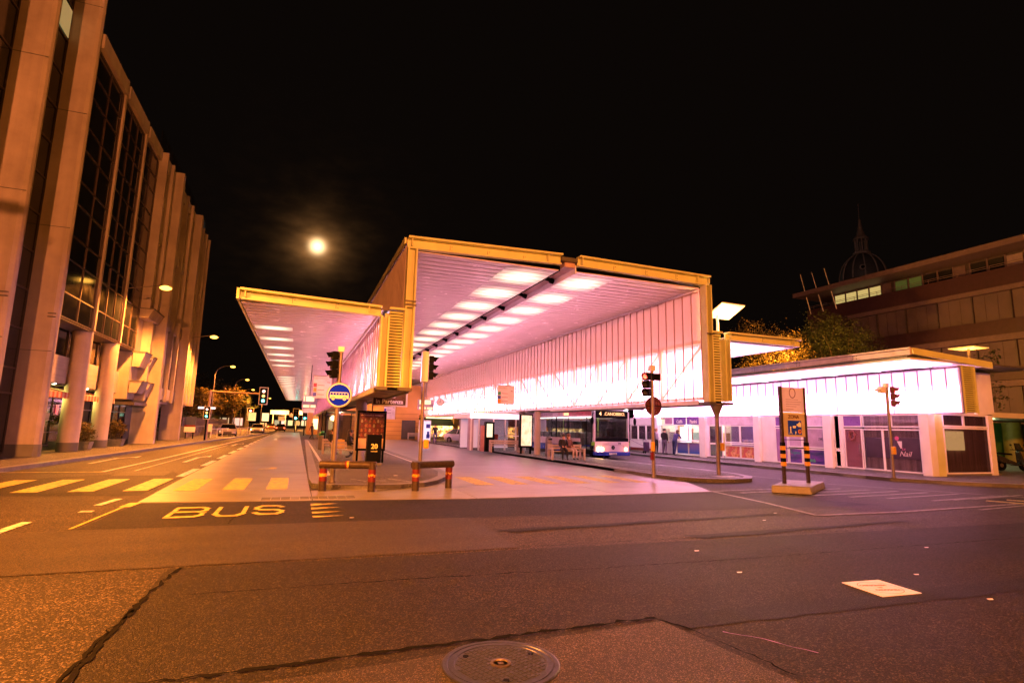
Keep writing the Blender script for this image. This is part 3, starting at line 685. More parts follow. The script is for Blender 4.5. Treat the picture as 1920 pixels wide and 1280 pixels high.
# ================================================================== SIGNALS AND SIGNS
LR = emit('signal_red', (1, .05, .03), 1.2); LG = emit('signal_green', (.05, .9, .75), 2.2); LY = plain('amber_lens', (.25, .12, .02), .2)
LOFF = plain('dark_lens', (.06, .06, .06), .15); LWARM = emit('amber_lens_reflection', (1, .5, .1), .5)  # amber lens is off, its emission stands in for reflected light
def signal_head(t, x, y, z, yaw, lit=None, n=3, name='signal_head', s=1.0, body=DARK, edge=None):
    """yaw: direction the lenses look, 0 = towards -Y; z is the bottom"""
    Rm = Matrix.Rotation(yaw, 4, 'Z')
    P = lambda a, b, c: tuple((Matrix.Translation((x, y, z)) @ Rm) @ Vector((a * s, b * s, c * s)))
    q = MB(); 
    for k in range(n):
        zz = k * .27
        q.hexa([P(-.13, -.06, zz), P(.13, -.06, zz), P(.13, .10, zz), P(-.13, .10, zz), P(-.13, -.06, zz + .255), P(.13, -.06, zz + .255), P(.13, .10, zz + .255), P(-.13, .10, zz + .255)])
    h = q.build(name, body, t, bevel=.012)
    if edge:
        q = MB(); q.hexa([P(-.24, .02, -.1), P(.24, .02, -.1), P(.24, .04, -.1), P(-.24, .04, -.1), P(-.24, .02, n * .27 + .1), P(.24, .02, n * .27 + .1), P(.24, .04, n * .27 + .1), P(-.24, .04, n * .27 + .1)]); q.build('backboard_edge', edge, t)
        q = MB(); q.hexa([P(-.20, .0, -.06), P(.20, .0, -.06), P(.20, .02, -.06), P(-.20, .02, -.06), P(-.20, .0, n * .27 + .06), P(.20, .0, n * .27 + .06), P(.20, .02, n * .27 + .06), P(-.20, .02, n * .27 + .06)]); q.build('backboard', DARK, t)
    for k in range(n):
        v = MB(); zz = k * .27 + .128; m = 12
        for i in range(m):      # hood: open half-tube, shorter below
            a0, a1 = R(-20 + 220 * i / m), R(-20 + 220 * (i + 1) / m); r = .105
            d0 = .17 * (.45 + .55 * max(0, math.sin(a0))); d1 = .17 * (.45 + .55 * max(0, math.sin(a1)))
            A = [P(r * math.cos(a0), -.061, zz + r * math.sin(a0)), P(r * math.cos(a1), -.061, zz + r * math.sin(a1)), P(r * math.cos(a1), -.061 - d1, zz + r * math.sin(a1) - .02), P(r * math.cos(a0), -.061 - d0, zz + r * math.sin(a0) - .02)]
            v.face(A); r2 = .1
            v.face([P(r2 * math.cos(a0), -.061, zz + r2 * math.sin(a0)), P(r2 * math.cos(a0), -.061 - d0, zz + r2 * math.sin(a0) - .02), P(r2 * math.cos(a1), -.061 - d1, zz + r2 * math.sin(a1) - .02), P(r2 * math.cos(a1), -.061, zz + r2 * math.sin(a1))])
        c = MB(); cs = [P(.088 * math.cos(2 * math.pi * i / 14), -.066, zz + .088 * math.sin(2 * math.pi * i / 14)) for i in range(14)]
        c.face(cs); c.build('lens', (lit or {}).get(k, LOFF), h)
        v.build('visor', body, h)
    return h
def pole(t, x, y, z0, z1, r, name='pole', mat=STEEL):
    q = MB(); q.tube((x, y, z0), (x, y, z1), r, n=14); q.tube((x, y, z0), (x, y, z0 + .05), r * 1.5, n=14); return q.build(name, mat, t, smooth=True)

# left island signal with round bus sign
t = thing('traffic_light', 'traffic light pole at the island tip with a round blue bus sign fixed on it', 'traffic light', (.98, 15.95, .13))
pole(t, .98, 15.95, .13, 3.72, .062)
part('pole_cap', WHITE, .90, 1.06, 15.88, 16.02, 3.66, 3.80, t); signal_head(t, .80, 15.93, 2.92, R(-75), s=.92)
q = MB(); q.box(.85, .98, 15.9, 15.94, 3.05, 3.1); q.box(.85, .98, 15.9, 15.94, 3.5, 3.55); q.build('bracket', DARK, t)
_m = Mat('glow_blue_face'); _p = _m.pr((.002, .012, .25), .6, 0, .05); _p.inputs['Emission Color'].default_value = (0, .012, .25, 1); _p.inputs['Emission Strength'].default_value = .17; BLUEF = _m.done(_p.outputs[0])  # emission put into the blue of an unlit sign so it shows
sg = MB(); sg.tube((1.0, 15.86, 2.46), (1.0, 15.84, 2.46), .335, n=48); sgo = sg.build('bus_sign', plain('sign_rim', (.55, .40, .38), .3), t)
q = MB(); q.tube((1.0, 15.838, 2.46), (1.0, 15.832, 2.46), .315, n=48); q.build('sign_border', WHITE, sgo)
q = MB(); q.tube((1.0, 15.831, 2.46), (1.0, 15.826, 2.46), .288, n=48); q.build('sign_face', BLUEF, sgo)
q = MB(); yb = 15.824; bx = lambda a, b, c, d: q.box(1.0 + a, 1.0 + b, yb - .003, yb, 2.46 + c, 2.46 + d)
bx(-.245, .255, -.095, .0); bx(-.235, .225, .058, .075)
for i in range(7): bx(-.24 + i * .076, -.228 + i * .076, .0, .058)
q.face([(1.216, yb - .003, 2.535), (1.225, yb - .003, 2.46), (1.255, yb - .003, 2.46), (1.228, yb - .003, 2.535)])
q.build('bus_symbol', WHITE, sgo)
for dx in (-.155, .14):
    q = MB(); q.tube((1 + dx, yb - .0035, 2.36), (1 + dx, yb - .0055, 2.36), .054, n=20); q.build('wheel_gap', BLUE, sgo)
    q = MB(); q.tube((1 + dx, yb - .006, 2.36), (1 + dx, yb - .008, 2.36), .042, n=20); q.build('wheel_symbol', WHITE, sgo)
    q = MB(); q.tube((1 + dx, yb - .0085, 2.36), (1 + dx, yb - .0105, 2.36), .012, n=10); q.build('hub_symbol', DARK, sgo)
# second
t = thing('traffic_light', 'traffic light pole behind the right striped barrier, its three hoods pointing right', 'traffic light', (3.57, 17.1, .13))
pole(t, 3.57, 17.1, .13, 4.0, .058); part('control_box', WHITE, 3.47, 3.68, 17.0, 17.16, 3.03, 3.98, t, bevel=.015); signal_head(t, 3.80, 17.08, 3.12, R(80), s=.92)
part('button_box', YEL, 3.64, 3.80, 17.0, 17.12, 1.0, 1.27, t, bevel=.03)
# third, with the back of a round sign
t = thing('traffic_light', 'platform nose traffic light with the back of a round sign, red lamp lit', 'traffic light', (11.35, 16.2, .13))
pole(t, 11.35, 16.2, .13, 3.88, .06); part('pole_cap', WHITE, 11.26, 11.44, 16.12, 16.28, 3.74, 3.92, t)
signal_head(t, 11.08, 16.15, 2.86, R(-62), {2: LR}, s=1.0); q = MB(); q.box(11.30, 11.60, 16.05, 16.16, 3.40, 3.64); q.build('side_lamp_box', DARK, t, bevel=.015)
q = MB(); q.tube((11.46, 16.3, 2.53), (11.46, 16.33, 2.53), .32, n=40); q.build('round_sign_back', plain('sign_back', (.16, .05, .07), .25, .5), t)
q = MB()
for i in range(40):
    a, b = 2 * math.pi * i / 40, 2 * math.pi * (i + 1) / 40; q.tube((11.46 + .32 * math.cos(a), 16.29, 2.53 + .32 * math.sin(a)), (11.46 + .32 * math.cos(b), 16.29, 2.53 + .32 * math.sin(b)), .011, n=5)
q.box(11.15, 11.77, 16.282, 16.296, 2.52, 2.545); q.build('sign_rim', DARK, t)
part('button_box', YEL, 11.22, 11.34, 16.06, 16.18, 1.0, 1.32, t, bevel=.03); part('warning_tag', RED, 11.20, 11.30, 16.10, 16.16, .72, .98, t)
# fourth, near the nail salon
t = thing('traffic_light', 'traffic light pole on the kerb before the nail salon, red lamp lit', 'traffic light', (21.1, 14.85, .13))
pole(t, 21.1, 14.85, .13, 3.62, .055); part('pole_cap', WHITE, 20.98, 21.14, 14.78, 14.92, 3.52, 3.68, t)
signal_head(t, 21.28, 14.72, 2.80, R(25), {2: LR}, s=.95, body=plain('maroon_housing', (.10, .02, .03), .4))
q = MB(); q.box(20.72, 21.0, 14.8, 14.95, 3.30, 3.55); q.tube((20.70, 14.84, 3.42), (20.42, 14.80, 3.40), .05, n=10); q.build('side_lamp_box', WHITE, t, bevel=.01)
part('button_box', YEL, 20.98, 21.14, 14.68, 14.80, 1.0, 1.3, t, bevel=.03)

# zone sign on concrete block
t = thing('zone_sign', 'tall zone sign on two black and yellow posts set in a low concrete block', 'sign', (14.2, 12.95, 0))
q = MB(); q.hexa([(12.82, 12.62, .004), (13.62, 11.95, .004), (15.75, 13.3, .004), (14.95, 14.1, .004), (12.86, 12.64, .22), (13.62, 12.0, .22), (15.70, 13.3, .22), (14.95, 14.05, .22)])
q.build('concrete_block', C_KERB, t, bevel=.03)
for x, tp in ((13.74, 13.70), (14.70, 14.66)):
    q = MB(); q.box(x - .04, x + .04, 12.96, 13.04, .2, 3.12); p_ = q.build('sign_post', RUST, t)
    for k in range(3):
        z = .73 + k * .235; q = MB(); q.box(x - .055, x + .055, 12.94, 13.055, z, z + .12); q.build('yellow_band', YEL, p_)
        q = MB(); q.box(x - .052, x + .052, 12.943, 13.052, z + .121, z + .233); q.build('black_band', DARK, p_)
pf = plain('sign_panel_pale', (.62, .42, .42), .35); pt = plain('sign_panel_tan', (.40, .36, .34), .4)
TRL = Mat('backlit_sign_sheet'); _a = TRL.pr((.62, .56, .62), .35); _b = TRL.n('ShaderNodeBsdfTranslucent'); _b.inputs[0].default_value = (.8, .7, .8, 1); _c = TRL.n('ShaderNodeMixShader'); _c.inputs[0].default_value = .55; TRL.l(_a.outputs[0], _c.inputs[1]); TRL.l(_b.outputs[0], _c.inputs[2]); TRL = TRL.done(_c.outputs[0])
part('upper_panel', TRL, 13.79, 14.65, 12.965, 12.99, 2.34, 3.10, t); part('lower_panel', pt, 13.79, 14.65, 12.965, 12.99, 1.60, 2.29, t)
part('divider', WHITE, 13.79, 14.65, 12.955, 12.985, 2.29, 2.335, t); part('cross_rail', DARK, 13.79, 14.65, 12.98, 13.0, 1.50, 1.52, t); part('cross_rail', DARK, 13.79, 14.65, 12.98, 13.0, 1.24, 1.26, t)
GR = plain('grey_print', (.25, .15, .2), .6)
q = MB(); n = 36
for i in range(n):
    a, b = 2 * math.pi * i / n, 2 * math.pi * (i + 1) / n
    q.face([(14.2 + .10 * math.cos(a), 12.962, 2.93 + .13 * math.sin(a)), (14.2 + .135 * math.cos(a), 12.962, 2.93 + .165 * math.sin(a)), (14.2 + .135 * math.cos(b), 12.962, 2.93 + .165 * math.sin(b)), (14.2 + .10 * math.cos(b), 12.962, 2.93 + .13 * math.sin(b))])
q.build('ring_emblem', GR, t)
q = MB()
for i, (z, w) in enumerate(((2.72, .5), (2.65, .62), (2.58, .56), (2.51, .42), (2.43, .3))): q.box(13.92, 13.92 + w, 12.958, 12.963, z, z + .012)
q.build('text_lines', GR, t)
text('ZONA', .15, (14.2, 12.96, 2.20), FRONT, t, plain('brown_print', (.12, .06, .03), .6), bold=.004)
part('zone_picture', BLUE, 13.96, 14.5, 12.955, 12.963, 1.66, 2.09, t)
q = MB(); yy = 12.951
def ring(cx, cz, r, w, n=20):
    for i in range(n):
        a, b = 2 * math.pi * i / n, 2 * math.pi * (i + 1) / n
        q.face([(cx + r * math.cos(a), yy, cz + r * math.sin(a)), (cx + r * math.cos(b), yy, cz + r * math.sin(b)), (cx + (r - w) * math.cos(b), yy, cz + (r - w) * math.sin(b)), (cx + (r - w) * math.cos(a), yy, cz + (r - w) * math.sin(a))])
ring(14.05, 1.88, .03, .03); q.face([(14.03, yy, 1.77), (14.07, yy, 1.77), (14.07, yy, 1.85), (14.03, yy, 1.85)]); q.face([(13.99, yy, 1.68), (14.01, yy, 1.68), (14.06, yy, 1.77), (14.03, yy, 1.77)]); q.face([(14.09, yy, 1.68), (14.11, yy, 1.68), (14.07, yy, 1.77), (14.04, yy, 1.77)])
q.build('walker_pictogram', WHITE, t); q = MB(); q.face([(14.14, yy, 1.86), (14.26, yy, 1.86), (14.26, yy, 1.93), (14.14, yy, 1.93)]); q.build('bus_pictogram', WHITE, t); q = MB(); q.face([(14.3, yy, 1.93), (14.36, yy, 1.93), (14.36, yy, 1.99), (14.3, yy, 1.99)]); q.face([(14.36, yy, 1.90), (14.48, yy, 1.90), (14.48, yy, 2.0), (14.42, yy, 2.06), (14.36, yy, 2.0)])
q.build('house_pictogram', WHITE, t); q = MB(); ring(14.25, 1.75, .02, .02); q.face([(14.22, yy, 1.68), (14.24, yy, 1.68), (14.28, yy, 1.73), (14.24, yy, 1.73)])
q.build('pictogram', WHITE, t)
q = MB(); ring(14.41, 1.76, .07, .07); q.build('pictogram_disc', plain('pale_red', (.6, .25, .2), .5), t); text('20', .07, (14.41, 12.945, 1.76), FRONT, t, DARK)

# U barriers
def barrier(x0, x1, y0, y1, label, seed):
    t = thing('crash_barrier', label, 'barrier', ((x0 + x1) / 2, (y0 + y1) / 2, 0), 'U shaped steel barriers at the island tip')
    r = .095; q = MB(); H = .72
    pts = [(x0, y0, .0), (x0, y0, H), (x1, y1, H), (x1, y1, 0)]
    q.tube(pts[0], (x0, y0, H + .02), r, n=20); q.tube((x0 - r * .98, y0, H - .055), (x1 + r * .98, y1, H - .055), r, n=20); q.tube(pts[3], (x1, y1, H + .02), r, n=20)
    q.build('frame', RUST, t, smooth=True)
    rnd = random.Random(seed)
    def wrap(cx, cy, z0, z1, mat, nm, rr=.002, frac=1, jagd=0):
        m = MB(); n = 28
        for i in range(int(n * frac)):
            a, b = 2 * math.pi * i / n + 2.6, 2 * math.pi * (i + 1) / n + 2.6; jz = rnd.uniform(0, jagd); R_ = r + rr
            m.face([(cx + R_ * math.cos(a), cy + R_ * math.sin(a), z0 + jz), (cx + R_ * math.cos(b), cy + R_ * math.sin(b), z0 + jz), (cx + R_ * math.cos(b), cy + R_ * math.sin(b), z1 - rnd.uniform(0, jagd)), (cx + R_ * math.cos(a), cy + R_ * math.sin(a), z1 - rnd.uniform(0, jagd))])
        m.build(nm, mat, t)
    for i, (cx, cy) in enumerate(((x0, y0), (x1, y1))):
        wrap(cx, cy, .26, .56, RED, 'red_band', .002, 1 if (i + seed) % 2 == 0 else .8)
        wrap(cx, cy, .36, .46, YEL, 'yellow_band', .004, 1 if seed == 1 else .75, .02 if seed == 1 and i == 0 else .06)
    if seed == 1:
        m = MB(); cx = (x0 + x1) / 2; cy = (y0 + y1) / 2
        for k in range(14):
            a, b = R(20 + k * 22), R(20 + (k + 1) * 22); w0, w1 = rnd.uniform(.03, .06), rnd.uniform(.03, .06); rr = r + .003
            m.face([(cx - w0, cy + rr * math.cos(a), .665 + rr * math.sin(a)), (cx + w0, cy + rr * math.cos(a), .665 + rr * math.sin(a)), (cx + w1, cy + rr * math.cos(b), .665 + rr * math.sin(b)), (cx - w1, cy + rr * math.cos(b), .665 + rr * math.sin(b))])
        m.build('torn_yellow_tape', YEL, t)
        m = MB()
        for k in range(14):
            a, b = R(20 + k * 22), R(20 + (k + 1) * 22); rr = r + .002
            m.face([(cx - .09, cy + rr * math.cos(a), .665 + rr * math.sin(a)), (cx + .11, cy + rr * math.cos(a), .665 + rr * math.sin(a)), (cx + .11, cy + rr * math.cos(b), .665 + rr * math.sin(b)), (cx - .09, cy + rr * math.cos(b), .665 + rr * math.sin(b))])
        m.build('red_tape', RED, t)
barrier(.70, 1.86, 15.10, 14.72, 'left steel barrier with red and yellow bands and torn tape on its rail', 1)
barrier(2.98, 4.0, 14.72, 15.25, 'right steel barrier with worn red and yellow bands, in front of a light pole', 2)

# manhole and square cover ------------------------------------------------
IRON = plain('cast_iron', (.045, .045, .065), .38, .6, .25, 30, bump=.3)
t = thing('manhole_cover', 'round cast iron manhole cover with raised grid in the near asphalt', 'manhole cover', (1.49, 4.02, .0))
q = MB(); q.lathe([(.425, 0), (.425, .014), (.415, .018), (.385, .018), (.38, .012)], (1.49, 4.02, 0), 64); q.build('ring', IRON, t)
q = MB(); q.lathe([(.374, 0), (.374, .016), (.335, .016), (.33, .010)], (1.49, 4.02, 0), 64); q.build('lid', IRON, t)
q = MB(); p = .042
for i in range(-8, 9):
    for j in range(-8, 9):
        x, y = i * p, j * p
        if math.hypot(x, y) > .315 or math.hypot(x, y) < .085: continue
        a = .0155; c_, s_ = math.cos(.35), math.sin(.35); xx, yy2 = x * c_ - y * s_, x * s_ + y * c_
        P8 = [(xx + u * c_ - v_ * s_ + 1.49, yy2 + u * s_ + v_ * c_ + 4.02) for u, v_ in ((-a, -a), (a, -a), (a, a), (-a, a))]
        q.hexa([(px_, py_, .0095) for px_, py_ in P8] + [(1.49 + (px_ - 1.49 - xx) * .8 + xx, 4.02 + (py_ - 4.02 - yy2) * .8 + yy2, .0165) for px_, py_ in P8])
tag(q.build('grip_studs', IRON, t), kind='stuff')
q = MB(); q.lathe([(.075, 0), (.075, .019), (.055, .021), (.05, .012)], (1.49, 4.02, 0), 32); q.box(1.47, 1.51, 4.0, 4.04, .01, .016); q.build('hub', plain('brass_hub', (.16, .12, .08), .4, .7), t)
for a in (0.3, 2.4, 4.5):
    q = MB(); q.lathe([(.022, 0), (.022, .018)], (1.49 + .28 * math.cos(a), 4.02 + .28 * math.sin(a), 0), 12); q.build('lift_socket', DARK, t)
t = thing('floor_plate', 'pale square street decal with a ring and dark lettering lying on the asphalt', 'floor plate', (6.15, 4.6, 0))
plm = plain('pale_decal', (.62, .60, .80), .4, 0, .08, 20)
pts = [(5.87, 4.98), (5.84, 4.42), (6.36, 4.40), (6.42, 4.95)]; pts = [(5.96, 4.90), (5.88, 4.36), (6.44, 4.33), (6.50, 4.86)]
q = MB(); q.prism([pts[0], pts[1], pts[2], pts[3]], .010, .016); q.build('plate', plm, t)
q = MB(); cx, cy = 6.19, 4.61
for i in range(48):
    a, b = 2 * math.pi * i / 48, 2 * math.pi * (i + 1) / 48; r0, r1 = .215, .222
    q.face([(cx + r0 * math.cos(a), cy + r0 * math.sin(a), .0172), (cx + r1 * math.cos(a), cy + r1 * math.sin(a), .0172), (cx + r1 * math.cos(b), cy + r1 * math.sin(b), .0172), (cx + r0 * math.cos(b), cy + r0 * math.sin(b), .0172)])
q.build('ring_print', GR, t)
def floor_text(s, size, x, y, a): text(s, size, (x, y, .0175), (0, 0, a), t, GR, ext=.0006, bold=.002)
floor_text('MENDRISIO', .062, 6.19, 4.70, 2.9); floor_text('DA', .035, 6.19, 4.61, 2.9); floor_text('VEDEGGIO', .062, 6.19, 4.52, 2.9)
# litter on the road edge: chalk line
crack([(3.5, 4.05), (3.75, 3.75), (3.9, 3.45)], .012, 31).data.materials[0] = plain('violet_chalk', (.30, .16, .50), .6)

# hanging information signs ------------------------------------------------
def info_sign(x0, x1, y, z0, z1, label, cols, frame_left=False):
    t = thing('information_sign', label, 'sign', ((x0 + x1) / 2, y, z0), 'hanging bus stop information signs')
    q = MB(); q.box(x0, x1, y - .02, y + .02, z0, z1); q.build('panel', plain('sign_white', (.66, .60, .66), .35), t)
    w = x1 - x0; h = z1 - z0
    q = MB(); q.box(x0 - .01, x1 + .01, y - .025, y + .025, z1 + .001, z1 + .02); q.box(x1 + .06, x1 + .08, y - .01, y + .01, z0 - .02, z1 + .5); q.box(x1, x1 + .06, y - .01, y + .01, z1 - .12, z1 - .1); q.box(x1, x1 + .06, y - .01, y + .01, z0 + .1, z0 + .12); q.build('hanger', BEAMD, t)
    for i, c in enumerate(cols):
        zz = z0 + h * (.50 - i * .21); q = MB(); q.box(x0 + .01, x0 + .01 + w * .18, y - .026, y - .021, zz, zz + h * .17); q.build('line_square', c, t)
        q = MB(); q.box(x0 + w * .24, x0 + w * .62, y - .025, y - .021, zz + h * .07, zz + h * .10); q.build('destination_line', GR, t)
    text('TPL', h * .10, (x1 - w * .17, y - .022, z1 - h * .28), FRONT, t, DARK, shear=.3)
    text('Lugano Centro', h * .075, (x0 + w * .30, y - .022, z1 - h * .1), FRONT, t, GR)
    return t
CR = plain('crimson_square', (.42, .01, .08), .4); CO = plain('orange_square', (.7, .25, .05), .4); CB = plain('blue_square', (.02, .05, .45), .4); CG = plain('green_square', (.03, .25, .12), .4)
info_sign(.47, 1.15, 23.4, 2.68, 3.55, 'hanging white line sign with crimson, orange and blue squares behind the blue bus sign', [CR, CO, CB])
info_sign(8.43, 9.25, 24, 2.74, 3.58, 'hanging white line sign with green, blue and yellow squares in front of the glowing wall', [CG, CB, CO])
info_sign(5.62, 6.4, 40, 2.1, 3.2, 'small hanging white line sign beside the departure board', [CB, CG])
info_sign(.2, .95, 38, 2.35, 2.85, 'small far hanging white sign below the left display board', [CB])
t = thing('direction_sign', 'dark sign reading Bus in Partenza hanging behind the left canopy box', 'sign', (3.4, 22, 2.5))
part('frame', WHITE, 2.62, 3.98, 21.98, 22.03, 2.40, 3.04, t); part('panel', plain('maroon_panel', (.05, .008, .014), .3), 2.66, 3.90, 21.965, 21.979, 2.46, 2.98, t)
text('Bus', .26, (3.32, 21.96, 2.82), FRONT, t, WHITE, bold=.006); text('in Partenza', .235, (3.28, 21.96, 2.58), FRONT, t, WHITE, bold=.006)
part('hanger', BEAMD, 3.2, 3.23, 21.99, 22.01, 3.04, 5.0, t)
t = thing('direction_sign', 'narrow dark sign reading in Partenza hanging beside the bus display', 'sign', (18.0, 27.6, 2.7))
part('panel', plain('violet_panel', (.12, .03, .09), .3), 17.35, 18.75, 27.58, 27.62, 2.85, 3.12, t); text('in Partenza', .2, (18.05, 27.57, 2.985), FRONT, t, WHITE, bold=.004)
def board(x0, x1, y, z0, z1, label):
    t = thing('departure_board', label, 'display', ((x0 + x1) / 2, y, z0), 'departure boards hanging from the canopy')
    part('casing', plain('board_case', (.35, .28, .36), .4), x0, x1, y - .08, y + .08, z0, z1, t)
    YD = emit('display_yellow', (1, .60, .20), .28); w = x1 - x0; h = z1 - z0
    for a, b, c, d in ((.08, .18, .55, .95), (.24, .8, .55, .95), (.08, .5, .08, .28), (.58, .92, .08, .28)):
        q = MB(); q.box(x0 + w * a, x0 + w * b, y - .086, y - .081, z0 + h * c, z0 + h * d); q.build('display_row', YD, t)
    part('hanger', BEAMD, (x0 + x1) / 2 - .02, (x0 + x1) / 2 + .02, y - .02, y + .02, z1, z1 + 1.8, t)
board(.15, .95, 34, 2.52, 3.25, 'lit departure board hanging under the left wing'); board(8.0, 9.15, 40, 2.82, 3.56, 'lit departure board hanging in the hall beside the clock')
t = thing('clock', 'round white station clock hanging in front of the glowing wall', 'clock', (9.16, 38, 3.05))
q = MB(); q.tube((9.16, 38.05, 3.33), (9.16, 37.98, 3.33), .26, n=32); q.build('case', DARK, t)
q = MB(); q.tube((9.16, 37.979, 3.33), (9.16, 37.975, 3.33), .24, n=32); q.build('dial', WHITE, t)
q = MB(); q.box(9.15, 9.17, 37.965, 37.972, 3.33, 3.52); q.hexa([(9.02, 37.968, 3.37), (9.16, 37.968, 3.32), (9.16, 37.973, 3.32), (9.02, 37.973, 3.37), (9.02, 37.968, 3.39), (9.16, 37.968, 3.345), (9.16, 37.973, 3.345), (9.02, 37.973, 3.39)]); q.build('hands', DARK, t)
part('arm', BEAMD, 9.4, 9.6, 38.0, 38.03, 3.32, 3.35, t)
# ================================================================== LEFT BUILDINGS
FRM = plain('bronze_frame', (.07, .05, .05), .35, .4); DARKW = plain('dark_cladding', (.05, .04, .045), .5)
def boxpart(name, mat, x0, x1, y0, y1, z0, z1, parent, **k):
    m = MB(); m.box(x0, x1, y0, y1, z0, z1); return m.build(name, mat, parent, **k)
ob = thing('office_building', 'dark glass office block with huge concrete pillars and an awninged ground floor on the left', 'building', (-14, 28, .13))
XF = -9.72
for y0, x0 in ((23.6, -10.95), (27.7, -10.85), (19.4, -10.95), (14.0, -10.95)):
    q = MB(); pr_ = [(x0, y0), (-9.72, y0), (-9.60, y0 + .08), (-9.56, y0 + .22), (-9.60, y0 + .42), (-9.72, y0 + .5), (x0, y0 + .5)]
    q.prism(pr_, .13, .62); pb = q.build('pillar_base', C_BASE, ob)
    q = MB(); q.prism([(a + (.012 if a < -10 else -.012), b) for a, b in pr_], .62, 24.5); q.build('pillar', C_WALL, ob)
    for z in ((5.9,) if y0 > 20 else ()):
        q = MB(); q.box(-9.9, -9.62, y0 - .06, y0, z, z + .04); q.box(-9.9, -9.62, y0 - .06, y0, z - .14, z - .10); q.build('cable_bracket', BEAMD, ob)
for y0 in (19.4, 23.6, 27.7):
    for z in (4.35, 9.6, 14.8, 20.0):
        q = MB(); q.box(-10.86, -9.60, y0 - .004, y0 + .002, z, z + .03); q.build('pour_joint', C_BASE, ob)
# dark core behind everything
boxpart('dark_core', DARKW, -24, -12.9, 6, 39.8, .13, 18.2, ob); boxpart('dark_core', DARKW, -24, -10.72, 6, 28.2, 5.2, 24.4, ob)
def curtain(x, y0, y1, ncol, zs, litrow=(), parent=ob, fw=.06, lit=None, pw_mat=DKGL):
    w = (y1 - y0) / ncol; cache = {}
    for zi, (za, zb) in enumerate(zip(zs, zs[1:])):
        h = round(zb - za, 3)
        if h not in cache:
            m = MB(); m.box(-.02, .0, fw / 2, w - fw / 2, fw / 2, h - fw / 2); cache[h] = m.mesh('window_pane', pw_mat)
        for c in range(ncol):
            o = link('window_pane', cache[h], (x, y0 + c * w, za), parent)
            o.rotation_euler = (0, R(random.uniform(-.25, .25)), R(random.uniform(-.3, .3)))
    for c in range(ncol + 1):
        yy = y0 + c * w; boxpart('mullion', FRM, x - .05, x + .045, yy - fw / 2, yy + fw / 2, zs[0], zs[-1], parent)
    for z in zs: boxpart('transom', FRM, x - .05, x + .040, y0, y1, z - fw / 2, z + fw / 2, parent)
ZS = [5.95, 7.0, 8.45, 9.5, 10.95, 12.0, 13.45, 14.5, 15.95, 17.0, 18.25]
curtain(XF, 28.3, 32.05, 2, ZS); curtain(XF, 32.5, 36.35, 3, ZS); curtain(XF, 36.8, 39.8, 2, ZS)
boxpart('glass_box_core', DARKW, -12.85, XF - .1, 28.25, 39.85, 5.9, 18.2, ob); boxpart('box_underside', FRM, -10.6, XF + .02, 28.25, 39.85, 5.82, 5.89, ob)
for yc in (32.28, 36.58):
    boxpart('pilaster', C_WALL, -9.75, -9.60, yc - .11, yc + .11, 5.9, 19.25, ob)
boxpart('parapet', C_WALL, -10.6, -9.52, 28.2, 32.1, 18.35, 19.05, ob); boxpart('parapet', C_WALL, -10.6, -9.52, 32.45, 36.4, 18.35, 19.05, ob); boxpart('parapet', C_WALL, -10.6, -9.52, 36.75, 39.9, 18.35, 19.05, ob)
for yc in (32.3, 36.6):
    q = MB(); q.lathe([(.43, 0), (.43, .42)], (-10.06, yc, .13), 24); q.build('column_base', C_BASE, ob, smooth=True)
    q = MB(); q.lathe([(.42, .42), (.42, 5.72)], (-10.06, yc, .13), 24); q.build('column', C_WALL, ob, smooth=True)
# slit glazing between the big pillars and beyond them
curtain(-10.7, 24.1, 27.7, 2, [.3, 2.6, 3.6, 5.2, 6.8, 8.4, 10, 11.6, 13.2, 14.8, 16.4, 18, 19.6, 21.2, 22.8]); curtain(-10.7, 19.9, 23.6, 2, [.3, 2.6, 3.6, 5.2, 6.8, 8.4, 10, 11.6, 13.2, 14.8, 16.4, 18, 19.6, 21.2, 22.8]); curtain(-10.7, 14.5, 19.4, 3, [.3, 2.6, 5.2, 8.4, 11.6, 14.8, 18, 21.2])
boxpart('lit_window', emit('green_window', (.55, .6, .25), .05), -10.66, -10.64, 26.6, 27.6, 18.1, 19.4, ob)
boxpart('poster_window', emit('magenta_poster', (.8, .08, .6), .18), -10.66, -10.64, 25.0, 26.0, 1.5, 3.3, ob)
# recessed floor, board marked band, awnings, shopfront
curtain(-10.75, 28.4, 39.7, 8, [4.55, 5.9], pw_mat=DKGL)
for a, b in ((28.3, 32.2), (32.4, 36.45), (36.7, 39.8)):
    boxpart('board_marked_band', C_BOARD, -11.2, -10.35, a, b, 3.25, 4.5, ob)
AWN = Mat('awning_stripes'); _v = AWN.pos(); _s = AWN.n('ShaderNodeSeparateXYZ'); AWN.l(_v, _s.inputs[0])
_f = AWN.math('GREATER_THAN', AWN.math('FRACT', AWN.math('MULTIPLY', _s.outputs[1], 2.2)), .5)
AWN = AWN.done(AWN.pr(AWN.mix(_f, (.55, .12, .06), (.62, .42, .30)), .8).outputs[0])
for a, b in ((28.4, 31.9), (32.6, 36.1), (36.9, 39.0)):
    aw = MB(); aw.hexa([(-11.2, a, 3.10), (-10.15, a, 2.80), (-10.15, b, 2.80), (-11.2, b, 3.10), (-11.2, a, 3.14), (-10.15, a, 2.84), (-10.15, b, 2.84), (-11.2, b, 3.14)])
    n = int((b - a) / .16)
    for i in range(n):
        y = a + (b - a) * i / n; y2 = a + (b - a) * (i + 1) / n; aw.face([(-10.145, y, 2.84), (-10.145, y, 2.60), (-10.145, (y + y2) / 2, 2.55), (-10.145, y2, 2.60), (-10.145, y2, 2.84)])
    aw.build('awning', AWN, ob)
    q = MB(); q.ball((-10.4, (a + b) / 2 + .6, 3.2), .10, .10, .04, 8); q.build('soffit_lamp', emit('soffit_lamp', (1, .85, .5), 2.5), ob)
